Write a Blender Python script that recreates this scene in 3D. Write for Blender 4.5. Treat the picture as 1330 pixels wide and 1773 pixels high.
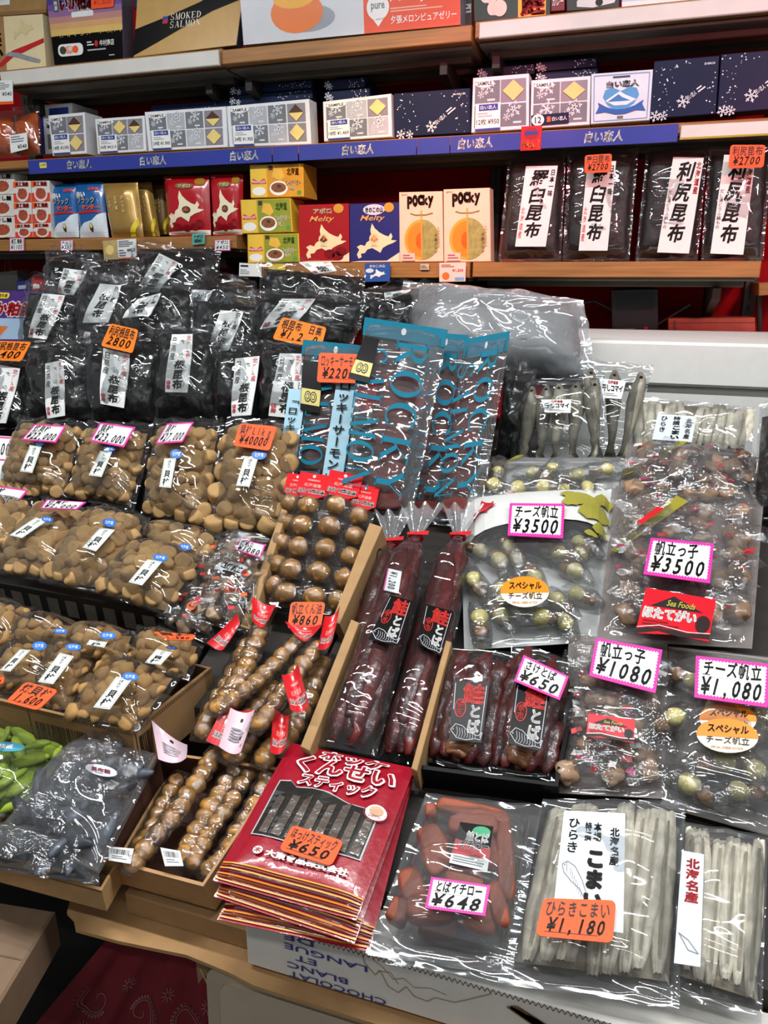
import bpy, bmesh, math, random
from mathutils import Vector, Matrix, noise
from mathutils.geometry import tessellate_polygon

for _o in list(bpy.data.objects): bpy.data.objects.remove(_o)
SC = bpy.context.scene; COL = SC.collection; R = random.Random(7)

# ---------------------------------------------------------------- camera, world, lamps, exposure
cam = bpy.data.cameras.new('camera'); camo = bpy.data.objects.new('camera', cam); COL.objects.link(camo)
cam.sensor_fit = 'VERTICAL'; cam.sensor_height = 36.0; cam.lens = 36.0*1300/1773; cam.clip_start = .02
camo.location = (0, 0, 1.5); camo.rotation_euler = (math.radians(90-17.5), 0, math.radians(18.3))
SC.camera = camo
SC.view_settings.view_transform = 'Standard'; SC.view_settings.look = 'None'
SC.view_settings.exposure = 0.24; SC.view_settings.gamma = 1.0; SC.view_settings.use_curve_mapping = False
SC.cycles.transparent_max_bounces = 20; SC.cycles.max_bounces = 5; SC.cycles.diffuse_bounces = 3; SC.cycles.glossy_bounces = 3
SC.cycles.caustics_reflective = False; SC.cycles.caustics_refractive = False; SC.cycles.sample_clamp_indirect = 6
W = bpy.data.worlds.new('hall'); SC.world = W; W.use_nodes = True
W.node_tree.nodes['Background'].inputs[0].default_value = (.95, .97, 1, 1); W.node_tree.nodes['Background'].inputs[1].default_value = .17
def area(name, loc, rot, sx, sy, power, col):
    l = bpy.data.lights.new(name, 'AREA'); l.shape = 'RECTANGLE'; l.size = sx; l.size_y = sy; l.energy = power; l.color = col
    o = bpy.data.objects.new(name, l); COL.objects.link(o); o.location = loc; o.rotation_euler = [math.radians(a) for a in rot]; return o
# fluorescent tubes under the hall ceiling, over the display and over the aisle
for x, y, p in ((-1.5, .62, 17), (-.15, .62, 24), (1.2, .62, 20), (-1.2, -.5, 6), (.3, -.5, 7), (-.6, -1.9, 6), (1.4, -1.9, 6)):
    area('ceiling_tube_light', (x, y, 2.72), (0, 0, 0), 1.15, .05, p, (.98, .985, 1))
# the warm and the reddish lamps of the shop, hung before the shelves
def spot(name, loc, to, power, col, deg, blend=.6):
    l = bpy.data.lights.new(name, 'SPOT'); l.energy = power; l.color = col; l.spot_size = math.radians(deg); l.spot_blend = blend; l.shadow_soft_size = .05
    o = bpy.data.objects.new(name, l); COL.objects.link(o); o.location = loc; o.rotation_euler = (Vector(to)-Vector(loc)).to_track_quat('-Z', 'Y').to_euler(); return o
spot('warm_shelf_lamp', (-.62, .95, 2.45), (-.66, 1.97, 1.66), 34, (1, .52, .20), 34)
spot('red_sign_lamp', (-.25, .90, 2.30), (-.42, 1.97, 1.80), 26, (1, .22, .26), 30)
spot('red_wall_lamp', (.55, .75, 2.02), (.05, 2.3, 1.90), 26, (1, .20, .24), 62)

# ---------------------------------------------------------------- materials
def lin(h):
    h = h.lstrip('#'); c = [int(h[i:i+2], 16)/255 for i in (0, 2, 4)]
    return tuple(x/12.92 if x <= .04045 else ((x+.055)/1.055)**2.4 for x in c) + (1,)
MC = {}
def K(hexc, r=.5, n=.10, s=40, b=0, bs=60, coat=0, met=0, rnd=0, spec=.38):
    """plain surface: colour with a little noise in it, optional bump, clear coat and per-piece variation"""
    key = (hexc, r, n, s, b, bs, coat, met, rnd, spec)
    if key in MC: return MC[key]
    m = bpy.data.materials.new('surface_'+hexc.strip('#')); m.use_nodes = True; nt = m.node_tree; bs_ = nt.nodes['Principled BSDF']
    tx = nt.nodes.new('ShaderNodeTexCoord'); no = nt.nodes.new('ShaderNodeTexNoise'); no.inputs['Scale'].default_value = s; no.inputs['Detail'].default_value = 3
    nt.links.new(tx.outputs['Object'], no.inputs['Vector'])
    mx = nt.nodes.new('ShaderNodeMixRGB'); mx.blend_type = 'MULTIPLY'; mx.inputs[0].default_value = 1; mx.inputs[1].default_value = lin(hexc)
    rp = nt.nodes.new('ShaderNodeMapRange'); rp.inputs[1].default_value = .3; rp.inputs[2].default_value = .7; rp.inputs[3].default_value = 1-n; rp.inputs[4].default_value = 1+n*.4
    nt.links.new(no.outputs[0], rp.inputs[0]); nt.links.new(rp.outputs[0], mx.inputs[2]); out = mx.outputs[0]
    if rnd:
        oi = nt.nodes.new('ShaderNodeObjectInfo'); hv = nt.nodes.new('ShaderNodeHueSaturation'); r2 = nt.nodes.new('ShaderNodeMapRange')
        r2.inputs[3].default_value = 1-rnd; r2.inputs[4].default_value = 1+rnd
        nt.links.new(oi.outputs['Random'], r2.inputs[0]); nt.links.new(r2.outputs[0], hv.inputs['Value']); nt.links.new(out, hv.inputs['Color']); out = hv.outputs[0]
    nt.links.new(out, bs_.inputs['Base Color'])
    bs_.inputs['Roughness'].default_value = r; bs_.inputs['Specular IOR Level'].default_value = spec; bs_.inputs['Metallic'].default_value = met
    if coat: bs_.inputs['Coat Weight'].default_value = coat; bs_.inputs['Coat Roughness'].default_value = .07
    if b:
        bu = nt.nodes.new('ShaderNodeBump'); bu.inputs['Strength'].default_value = b; bu.inputs['Distance'].default_value = .004
        n2 = nt.nodes.new('ShaderNodeTexNoise'); n2.inputs['Scale'].default_value = bs; n2.inputs['Detail'].default_value = 4
        nt.links.new(tx.outputs['Object'], n2.inputs['Vector']); nt.links.new(n2.outputs[0], bu.inputs['Height'])
        nt.links.new(bu.outputs[0], bs_.inputs['Normal'])
        if coat: nt.links.new(bu.outputs[0], bs_.inputs['Coat Normal'])
    MC[key] = m; return m
def film_mat(name, tint='#f4f6f7', refl=.07, haze=.012, rough=.045, bs=9, bstr=.62):
    """clear plastic sheet: see-through with a mirror-like skin, crinkled by two bump noises and slightly milky"""
    m = bpy.data.materials.new(name); m.use_nodes = True; nt = m.node_tree; nt.nodes.clear(); N = nt.nodes.new; L = nt.links.new
    o = N('ShaderNodeOutputMaterial'); tr = N('ShaderNodeBsdfTransparent'); tr.inputs[0].default_value = lin(tint)
    gl = N('ShaderNodeBsdfGlossy'); gl.inputs['Roughness'].default_value = rough; gl.inputs[0].default_value = (1, 1, 1, 1)
    df = N('ShaderNodeBsdfDiffuse'); df.inputs[0].default_value = (.85, .87, .88, 1)
    tx = N('ShaderNodeTexCoord')
    n1 = N('ShaderNodeTexNoise'); n1.inputs['Scale'].default_value = bs; n1.inputs['Detail'].default_value = 1.0; n1.inputs['Distortion'].default_value = .8
    ab = N('ShaderNodeMath'); ab.operation = 'SUBTRACT'; ab.inputs[1].default_value = .5
    a2 = N('ShaderNodeMath'); a2.operation = 'ABSOLUTE'
    mp = N('ShaderNodeMapping'); mp.inputs['Rotation'].default_value = (.3, .5, .7); mp.inputs['Scale'].default_value = (1, 3.4, 2.2)
    L(tx.outputs['Object'], mp.inputs[0]); L(mp.outputs[0], n1.inputs['Vector']); L(n1.outputs[0], ab.inputs[0]); L(ab.outputs[0], a2.inputs[0])
    bu = N('ShaderNodeBump'); bu.inputs['Strength'].default_value = bstr; bu.inputs['Distance'].default_value = .012; L(a2.outputs[0], bu.inputs['Height'])
    L(bu.outputs[0], gl.inputs['Normal'])
    fr = N('ShaderNodeLayerWeight'); fr.inputs[0].default_value = .35; L(bu.outputs[0], fr.inputs['Normal'])
    rg = N('ShaderNodeMapRange'); rg.inputs[3].default_value = refl; rg.inputs[4].default_value = .62; L(fr.outputs['Fresnel'], rg.inputs[0])
    m1 = N('ShaderNodeMixShader'); m1.inputs[0].default_value = haze; L(tr.outputs[0], m1.inputs[1]); L(df.outputs[0], m1.inputs[2])
    m2 = N('ShaderNodeMixShader'); L(rg.outputs[0], m2.inputs[0]); L(m1.outputs[0], m2.inputs[1]); L(gl.outputs[0], m2.inputs[2])
    L(m2.outputs[0], o.inputs[0]); return m
FILM = film_mat('clear_film'); FILMH = film_mat('milky_film', haze=.22, refl=.12, rough=.08); FILMS = film_mat('crisp_film', haze=.015, refl=.08, bs=40, bstr=.4)
FILMV = film_mat('painted_veil_film', haze=.05, refl=.085, rough=.06)  # diffuse haze stands in for grey surroundings mirrored in the film
FILMT = film_mat('tinted_film', haze=.06, refl=.10)
def wood_mat(hexc):
    m = bpy.data.materials.new('wood_grain'); m.use_nodes = True; nt = m.node_tree; bs_ = nt.nodes['Principled BSDF']; N = nt.nodes.new; L = nt.links.new
    tx = N('ShaderNodeTexCoord'); mp = N('ShaderNodeMapping'); mp.inputs['Scale'].default_value = (3, 40, 60); no = N('ShaderNodeTexNoise'); no.inputs['Scale'].default_value = 2; no.inputs['Detail'].default_value = 5
    L(tx.outputs['Object'], mp.inputs[0]); L(mp.outputs[0], no.inputs['Vector']); cr = N('ShaderNodeValToRGB'); c = lin(hexc)
    cr.color_ramp.elements[0].color = tuple(x*.62 for x in c[:3])+(1,); cr.color_ramp.elements[1].color = c; cr.color_ramp.elements[0].position = .3; cr.color_ramp.elements[1].position = .65
    L(no.outputs[0], cr.inputs[0]); L(cr.outputs[0], bs_.inputs['Base Color']); bs_.inputs['Roughness'].default_value = .45; return m
WOOD = wood_mat('#ab773f'); BOARD = K('#b08a5c', .8, .12, 30); BOARD2 = K('#9c7950', .8, .15, 25); WHITEB = K('#e6e3dc', .6, .05)
INK = K('#15130f', .5, 0); WHITE = K('#f2f2ee', .5, .03); PAPER = K('#eef1ee', .6, .03); RED = K('#c61a22', .4, .04); BLUE = K('#2b3f96', .4, .05)

# ---------------------------------------------------------------- surfaces of things: a four-cornered patch with its own u, v and height
class Q:
    def __init__(s, tl, tr, br, bl):
        s.a = [Vector(x) for x in (tl, tr, br, bl)]
        s.n = ((s.a[1]+s.a[2]-s.a[0]-s.a[3]).cross(s.a[0]+s.a[1]-s.a[2]-s.a[3])).normalized()
        s.w = ((s.a[1]-s.a[0]).length+(s.a[2]-s.a[3]).length)/2; s.l = ((s.a[0]-s.a[3]).length+(s.a[1]-s.a[2]).length)/2
        s.bend = lambda u, v: 0
    def S(s, u, v, h=0):
        a = s.a; return a[3]*((1-u)*(1-v))+a[2]*(u*(1-v))+a[0]*((1-u)*v)+a[1]*(u*v)+s.n*(h+s.bend(u, v))
    def sub(s, u0, v0, u1, v1, h=0): return Q(s.S(u0, v1, h), s.S(u1, v1, h), s.S(u1, v0, h), s.S(u0, v0, h))
    def frame(s):
        x = (s.a[1]+s.a[2]-s.a[0]-s.a[3]).normalized(); y = s.n.cross(x); return Matrix((x, y, s.n)).transposed()
    def lift(s, h): return Q(*[p+s.n*h for p in s.a])
def wl(o):
    """where a (never rotated) parent chain stands in the world"""
    v = Vector()
    while o: v = v+o.location; o = o.parent
    return v
class MB:
    def __init__(s): s.v = []; s.f = []; s.m = []; s.mats = []
    def add(s, vs, fs, mat):
        if mat not in s.mats: s.mats.append(mat)
        k = s.mats.index(mat); b = len(s.v); s.v += [Vector(p) for p in vs]
        for f in fs: s.f.append([i+b for i in f]); s.m.append(k)
    def obj(s, name, par=None, smooth=False, loc=None):
        o0 = Vector(loc) if loc is not None else wl(par)
        me = bpy.data.meshes.new(name); me.from_pydata([p-o0 for p in s.v], [], s.f)
        for m in s.mats: me.materials.append(m)
        me.polygons.foreach_set('material_index', s.m)
        if smooth: me.polygons.foreach_set('use_smooth', [True]*len(s.f))
        o = bpy.data.objects.new(name, me); COL.objects.link(o)
        if par: o.parent = par
        else: o.location = o0
        return o
    def grid(s, fn, nu, nv, mat):
        s.add([fn(i/nu, j/nv) for j in range(nv+1) for i in range(nu+1)],
              [(j*(nu+1)+i, j*(nu+1)+i+1, (j+1)*(nu+1)+i+1, (j+1)*(nu+1)+i) for j in range(nv) for i in range(nu)], mat)
    def poly(s, q, pts, mat, h=.0006): s.add([q.S(u, v, h) for u, v in pts], [list(range(len(pts)))], mat)
    def rect(s, q, u0, v0, u1, v1, mat, h=.0006): s.poly(q, [(u0, v0), (u1, v0), (u1, v1), (u0, v1)], mat, h)
    def ell(s, q, cu, cv, ru, rv, mat, h=.0006, a0=0, a1=360, n=22): s.poly(q, [(cu+ru*math.cos(math.radians(a0+(a1-a0)*i/n)), cv+rv*math.sin(math.radians(a0+(a1-a0)*i/n))) for i in range(n if a1-a0 >= 360 else n+1)], mat, h)
    def line(s, q, pts, w, mat, h=.0008):
        for (a, b), (c, d) in zip(pts, pts[1:]):
            dx, dy = (c-a)*q.w, (d-b)*q.l; L = math.hypot(dx, dy) or 1; nx, ny = -dy/L*w/2/q.w, dx/L*w/2/q.l
            s.poly(q, [(a-nx, b-ny), (c-nx, d-ny), (c+nx, d+ny), (a+nx, b+ny)], mat, h)
    def box(s, q, d, mat, bev=.0015, side=None):
        """carton whose front is the patch q, going back by d, with chamfered edges"""
        bu, bv = bev/q.w, bev/q.l
        ring = lambda u, v, h: [q.S(u, v, h), q.S(1-u, v, h), q.S(1-u, 1-v, h), q.S(u, 1-v, h)]
        vs = ring(bu, bv, 0)+ring(0, 0, -bev)+ring(0, 0, -d+bev)+ring(bu, bv, -d)
        s.add(vs[:8], [(0, 1, 2, 3)]+[(i+4, (i+1) % 4+4, (i+1) % 4, i) for i in range(4)], mat)
        s.add(vs[4:], [(i+4, (i+1) % 4+4, (i+1) % 4, i) for i in range(4)]+[(i+8, (i+1) % 4+8, (i+1) % 4+4, i+4) for i in range(4)]+[(11, 10, 9, 8)], side or mat)
    def plate(s, q, pts, t, mat):
        n = len(pts); vs = [q.S(u, v, t) for u, v in pts]+[q.S(u, v, 0) for u, v in pts]
        s.add(vs, [list(range(n)), list(range(2*n-1, n-1, -1))]+[(i+n, (i+1) % n+n, (i+1) % n, i) for i in range(n)], mat)
    def aabb(s, x0, y0, z0, x1, y1, z1, mat, bev=.002):
        s.box(Q((x0, y0, z1), (x1, y0, z1), (x1, y0, z0), (x0, y0, z0)), y1-y0, mat, bev)
    def tube(s, pts, rad, mat, n=10, cap=True):
        P = [Vector(p) for p in pts]; vs = []; m = len(P)
        for i, p in enumerate(P):
            t = (P[min(i+1, m-1)]-P[max(i-1, 0)]).normalized(); a = t.orthogonal().normalized(); a = (Vector((0, 0, 1))-t*t.z).normalized() if abs(t.z) < .95 else a; b = t.cross(a)
            r = rad[i] if isinstance(rad, (list, tuple)) else rad
            rx, ry = r if isinstance(r, tuple) else (r, r)
            vs += [p+a*(math.cos(6.2832*k/n)*ry)+b*(math.sin(6.2832*k/n)*rx) for k in range(n)]
        fs = [(i*n+k, i*n+(k+1) % n, (i+1)*n+(k+1) % n, (i+1)*n+k) for i in range(m-1) for k in range(n)]
        if cap: fs += [list(range(n))[::-1], [(m-1)*n+k for k in range(n)]]
        s.add(vs, fs, mat)
def rr(q, u0, v0, u1, v1, rad, k=4):
    ru, rv = rad/q.w, rad/q.l; out = []
    for cu, cv, a in ((u1-ru, v1-rv, 0), (u0+ru, v1-rv, 90), (u0+ru, v0+rv, 180), (u1-ru, v0+rv, 270)):
        out += [(cu+ru*math.cos(math.radians(a+90*i/k)), cv+rv*math.sin(math.radians(a+90*i/k))) for i in range(k+1)]
    return out

# ---------------------------------------------------------------- lettering
_tc = bpy.data.curves.new('letters', 'FONT'); _to = bpy.data.objects.new('letters', _tc); COL.objects.link(_to); _tc.resolution_u = 2; GL = {}
def glyph(st, bold=0):
    if (st, bold) not in GL:
        _tc.body = st; _tc.offset = bold; bpy.context.view_layer.update()
        dg = bpy.context.evaluated_depsgraph_get(); e = _to.evaluated_get(dg); me = e.to_mesh()
        GL[st, bold] = ([(v.co.x, v.co.y) for v in me.vertices], [tuple(p.vertices) for p in me.polygons]); e.to_mesh_clear()
    return GL[st, bold]
def rmap(rect, rot):
    u0, v0, u1, v1 = rect
    def f(a, b):
        if rot == 90: a, b = b, 1-a
        elif rot == 180: a, b = 1-a, 1-b
        elif rot == 270: a, b = 1-b, a
        return u0+(u1-u0)*a, v0+(v1-v0)*b
    return f
def glyphs(st, bold):
    """thin lettering swells by the curve offset, heavy lettering is laid over itself in a ring"""
    if bold <= .016: return [(0, 0, *glyph(st, bold))]
    n = 6 if bold < .05 else 10; vs, fs = glyph(st, .012); r = bold-.008
    return [(r*math.cos(6.2832*k/n+.4), r*math.sin(6.2832*k/n+.4), vs, fs) for k in range(n)]+([(0, 0, vs, fs)] if r > .03 else [])
def T(mb, q, st, rect, mat, rot=0, bold=.012, vert=False, sh=0, jit=0, h=.0012):
    f = rmap(rect, rot)
    if vert or jit:
        n = len(st); w = [.62 if c in '0123456789¥,.' and not vert else 1 for c in st]; W_ = sum(w); x = 0
        for i, c in enumerate(st):
            if c != ' ':
                a = R.uniform(-jit, jit); dy = R.uniform(-jit, jit)*.4; sc = 1+R.uniform(-jit, jit)*.6
                for ox, oy, vs, fs in glyphs(c, bold):
                    xs = [p[0] for p in vs] or [0]; cx = (min(xs)+max(xs))/2; out = []
                    for px, py in vs:
                        px += ox-cx; py += oy-.37; px += sh*py
                        px, py = px*sc*math.cos(a)-py*sc*math.sin(a), px*sc*math.sin(a)+py*sc*math.cos(a)
                        if vert and c in 'ー-[]「」()…': px, py = py, -px
                        if vert: out.append((.5+px*.92, 1-(i+.5)/n+(py+dy*.3)*.95/n))
                        else: out.append(((x+w[i]/2+px*.95)/W_, .5+dy*.3+py*1.15))
                    mb.add([q.S(*f(*p), h) for p in out], fs, mat)
            x += w[i]
        return
    G = glyphs(st, bold); vs = G[0][2]
    if not vs: return
    xs = [x+sh*y for x, y in vs]; ys = [y for x, y in vs]; x0, x1, y0, y1 = min(xs), max(xs), min(ys), max(ys)
    for ox, oy, vs, fs in G: mb.add([q.S(*f((x+sh*y+ox-x0)/(x1-x0+1e-9), (y+oy-y0)/(y1-y0+1e-9)), h) for x, y in vs], fs, mat)
def serif(mb, q, st, rect, mat, rot=0, h=.0012):
    """high-contrast roman capitals"""
    f = rmap(rect, rot); n = len(st)
    for i, c in enumerate(st):
        Lq = []
        def bar(x0, y0, x1, y1, w): Lq.append([(x0-w/2, y0), (x0+w/2, y0), (x1+w/2, y1), (x1-w/2, y1)])
        def hb(x0, x1, y, w=.05): Lq.append([(x0, y-w/2), (x1, y-w/2), (x1, y+w/2), (x0, y+w/2)])
        def arc(cx, cy, rx, ry, a0, a1, tk, tn=.03, m=16):
            for k in range(m):
                pq = []
                for a, inn in ((k, 0), (k+1, 0), (k+1, 1), (k, 1)):
                    t = math.radians(a0+(a1-a0)*a/m); pq.append((cx+(rx-inn*tk)*math.cos(t), cy+(ry-inn*tn)*math.sin(t)))
                Lq.append(pq)
        def st_(x): bar(x, 0, x, 1, .19); hb(x-.18, x+.18, .02); hb(x-.18, x+.18, .98)
        if c == 'E': st_(.25); hb(.25, .86, .98); hb(.25, .7, .5); hb(.25, .88, .02); bar(.86, .76, .86, 1, .05); bar(.88, 0, .88, .26, .05)
        elif c == 'D': st_(.22); arc(.30, .5, .64, .5, -90, 90, .18, .05); hb(.2, .36, .98); hb(.2, .36, .02)
        elif c == 'R': st_(.25); arc(.38, .74, .46, .26, -90, 90, .19, .045); hb(.25, .42, .5); hb(.25, .42, .98); bar(.45, .5, .86, 0, .20); hb(.76, 1, .02)
        elif c == 'O': arc(.5, .5, .49, .52, 0, 360, .20, .05, 28)
        elif c == 'C': arc(.52, .5, .49, .52, 50, 310, .20, .05, 22); bar(.85, .62, .85, .98, .04); bar(.85, .02, .85, .32, .04)
        elif c == 'K': st_(.22); bar(.30, .42, .82, .98, .05); bar(.42, .55, .86, 0, .20); hb(.68, .98, .98); hb(.72, 1.02, .02)
        elif c == 'Y': bar(.5, .46, .14, 1, .2); bar(.52, .46, .88, 1, .05); bar(.5, 0, .5, .47, .19); hb(0, .32, .98); hb(.74, 1, .98); hb(.34, .66, .02)
        elif c == 'S': arc(.5, .74, .36, .26, 20, 270, .12, .06); arc(.5, .25, .38, .27, -160, 90, .13, .06); bar(.82, .72, .84, .98, .03); bar(.14, .02, .12, .3, .03)
        elif c == 'A': bar(.16, 0, .5, 1, .04); bar(.86, 0, .52, 1, .2); hb(.24, .72, .34); hb(.02, .3, .02); hb(.7, 1, .02)
        elif c == 'L': st_(.25); hb(.2, .9, .02); bar(.88, 0, .88, .28, .04)
        elif c == 'M': bar(.12, 0, .12, 1, .04); bar(.5, 0, .16, 1, .17); bar(.5, 0, .86, 1, .04); bar(.88, 0, .88, 1, .18); hb(0, .24, .02); hb(.74, 1.02, .02); hb(0, .2, .98); hb(.82, 1.02, .98)
        elif c == 'N': bar(.15, 0, .15, 1, .04); bar(.85, 0, .18, 1, .19); bar(.87, 0, .87, 1, .04); hb(.02, .28, .02); hb(.74, 1, .98); hb(.02, .22, .98)
        for pq in Lq: mb.add([q.S(*f((i+.06+.86*x)/n, y), h) for x, y in pq], [(0, 1, 2, 3)], mat)
HOKK = [(.40, 1), (.47, .86), (.58, .74), (.70, .66), (.80, .62), (.86, .72), (.90, .62), (.86, .52), (1, .50), (.90, .43), (.78, .38), (.66, .30), (.60, .16), (.52, .22), (.40, .30), (.28, .26), (.22, .16), (.12, .14), (.14, .04), (.06, 0), (.02, .12), (.08, .26), (.02, .34), (.12, .40), (.22, .36), (.26, .46), (.34, .52), (.38, .66), (.36, .82)]
def hokk(mb, q, rect, mat, h=.0009): f = rmap(rect, 0); mb.poly(q, [f(a, b) for a, b in HOKK], mat, h)
def bars(mb, q, rect, n, mat, h=.0011, seed=1):
    rg = random.Random(seed); u0, v0, u1, v1 = rect; u = 0; tot = [rg.choice((1, 1, 2)) for _ in range(2*n)]; W_ = sum(tot)
    for i, t in enumerate(tot):
        if i % 2 == 0: mb.rect(q, u0+(u1-u0)*u/W_, v0, u0+(u1-u0)*(u+t)/W_, v1, mat, h)
        u += t
def lines(mb, q, rect, n, mat, h=.0011, seed=1, fill=.45):
    """rows of print too small to read"""
    rg = random.Random(seed); u0, v0, u1, v1 = rect
    for i in range(n):
        a = v1-(v1-v0)*(i+.2)/n; mb.rect(q, u0, a-(v1-v0)/n*fill, u0+(u1-u0)*rg.uniform(.6, 1), a, mat, h)

# ---------------------------------------------------------------- things and their parts
def thing(name, q, label, cat, group=None, loc=None):
    o = bpy.data.objects.new(name, None); COL.objects.link(o); o.empty_display_size = .02
    o.location = loc if loc is not None else (q.a[2]+q.a[3])/2
    o['label'] = label; o['category'] = cat
    if group: o['group'] = group
    return o
def tag(o, label, cat, group=None):
    o['label'] = label; o['category'] = cat
    if group: o['group'] = group
    return o
def struct(mb, name, loc=(0, 0, 0)): o = mb.obj(name, loc=loc); o['kind'] = 'structure'; return o
def solo(mb, name, q, label, cat, group=None, smooth=False): return tag(mb.obj(name, loc=(q.a[2]+q.a[3])/2, smooth=smooth), label, cat, group)
def dome(u, v, m=.05, p=2.4):
    def d(t):
        a = min(1, (min(t, 1-t)-m)/(.5-m))
        return 0 if a <= 0 else 1-(1-a)**p
    return (d(u)*d(v))**.6
def ridge(p): return 1-abs(noise.noise(p))*2.2
def film(par, q, H, seed, mat=None, wr=.0052, m=.04, nu=44, nv=50, name='clear_film', wob=.010, fr=22, p=2.4, back=True, top=None):
    """bag skin: puffed front sheet with creases, sealed rim, flat back sheet"""
    mat = mat or FILM; b = MB(); so = Vector((seed*7.3, seed*3.1, seed*1.7)); ang = seed*1.3; ca, sa = math.cos(ang), math.sin(ang)
    nu, nv = int(nu*1.3), int(nv*1.3)
    def fn(u, v):
        x, y = u*q.w, v*q.l; e = min(u, 1-u, v, 1-v)
        ou = wob*noise.noise(Vector((v*5, seed, 1))) if e < .3 else 0; ov = wob*noise.noise(Vector((u*5, seed, 9))) if e < .3 else 0
        a, c = (x*ca-y*sa)*fr, (x*sa+y*ca)*fr*.35
        w = ridge(Vector((a, c, 0))+so)*.6+ridge(Vector((a*.8+c, c*2.5-a*.3, 4))+so)*.35+noise.noise(Vector((x*70, y*70, 2))+so)*.05
        d = dome(u, v, m, p); hh = H*d
        if top and v > top: hh = hh*(1-(v-top)/(1-top))+.006*math.sin(u*17+seed)
        return q.S(u+ou, v+ov, hh+1.25*wr*w*(.45+.55*min(1, d*2))+.001)
    b.grid(fn, nu, nv, mat)
    if back: b.grid(lambda u, v: q.S(u, v, -.001), 3, 3, mat)
    return b.obj(name, par, True)
def heap(par, q, H, seed, mat, name, amp=.008, fr=30, u0=.06, v0=.04, u1=.94, v1=.85, nu=44, nv=44, p=2.2):
    """crumpled solid filling"""
    b = MB(); so = Vector((seed*5.1, seed*2.3, 3)); s = q.sub(u0, v0, u1, v1)
    def fn(u, v):
        x, y = u*s.w*fr, v*s.l*fr; d = dome(u, v, 0, p)
        return s.S(u+.03*noise.noise(Vector((y, 1, seed))), v+.03*noise.noise(Vector((x, 2, seed))), max(.001, H*d+amp*(ridge(Vector((x, y*.45, 0))+so)+.5*ridge(Vector((x*2.1, y*1.6, 5))+so)-1)*min(1, d*2)))
    b.grid(fn, nu, nv, mat); return b.obj(name, par, True)
def lump(seed, flat=.6, rough=.22, sub=3, fr=1.6):
    bm = bmesh.new(); bmesh.ops.create_icosphere(bm, subdivisions=sub, radius=.5)
    for v in bm.verts:
        p = v.co*2; v.co *= 1+rough*noise.noise(p*fr+Vector((seed*3, 0, 0)))+rough*.4*noise.noise(p*fr*2.7+Vector((seed, 7, 0))); v.co.z *= flat
    return bm
def proto(name, bm, mat, smooth=True):
    me = bpy.data.meshes.new(name); bm.to_mesh(me); bm.free(); me.materials.append(mat)
    if smooth: me.polygons.foreach_set('use_smooth', [True]*len(me.polygons))
    return me
def drum(seed, asp=.8):
    """dried adductor muscle: squat cylinder, rounded rims, fibrous lumpy side"""
    bm = bmesh.new(); n = 18; prof = [(.0, -.46), (.30, -.47), (.42, -.45), (.485, -.36), (.5, -.1), (.495, .15), (.48, .36), (.42, .45), (.30, .475), (.0, .45)]; rings = []
    for r, z in prof:
        if r == 0: rings.append([bm.verts.new((0, 0, z*asp))]); continue
        rings.append([bm.verts.new((r*math.cos(6.2832*k/n)*(1+.07*noise.noise(Vector((math.cos(6.2832*k/n)*1.3, math.sin(6.2832*k/n)*1.3, seed)))), r*math.sin(6.2832*k/n)*(1+.10*noise.noise(Vector((math.sin(6.2832*k/n), math.cos(6.2832*k/n), seed+5)))), z*asp+.03*noise.noise(Vector((k, z*3, seed))))) for k in range(n)])
    for a, b in zip(rings, rings[1:]):
        for k in range(n):
            if len(a) == 1: bm.faces.new((a[0], b[(k+1) % n], b[k]))
            elif len(b) == 1: bm.faces.new((a[k], a[(k+1) % n], b[0]))
            else: bm.faces.new((a[k], a[(k+1) % n], b[(k+1) % n], b[k]))
    return bm
SCALM = K('#c8a068', .42, .35, 70, .45, 140, 0, 0, .20); SCALM2 = K('#c4985c', .5, .35, 120, .4, 200, 0, 0, .2)
DRUM = [proto('dried_scallop', drum(i, a), SCALM) for i, a in enumerate((.75, .9, .6))]
CHIP = [proto('scallop_chip', lump(i, .62, .45, 2, 1.3), SCALM2) for i in range(4)]
def put(par, me, name, p, size, q, tilt=.6, flat=None):
    o = bpy.data.objects.new(name, me); COL.objects.link(o); o.parent = par; o.location = p-par.location
    E = Matrix.Rotation(R.uniform(0, 6.28), 3, 'Z'); X = Matrix.Rotation(R.uniform(-tilt, tilt), 3, 'X') @ Matrix.Rotation(R.uniform(-tilt, tilt), 3, 'Y')
    o.rotation_euler = (q.frame() @ X @ E).to_euler(); o.scale = (size,)*3 if flat is None else (size, size*flat[0], size*flat[1]); return o
def spots(q, sp, m=(.08, .05, .92, .86), jit=.25):
    nu = max(1, int((m[2]-m[0])*q.w/sp)); nv = max(1, int((m[3]-m[1])*q.l/(sp*.87))); out = []
    for j in range(nv):
        for i in range(nu):
            u = m[0]+(m[2]-m[0])*(i+.25+.5*(j % 2)+R.uniform(-jit, jit))/nu; v = m[1]+(m[3]-m[1])*(j+.5+R.uniform(-jit, jit))/nv
            out.append((min(m[2], max(m[0], u)), v))
    return out
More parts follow.
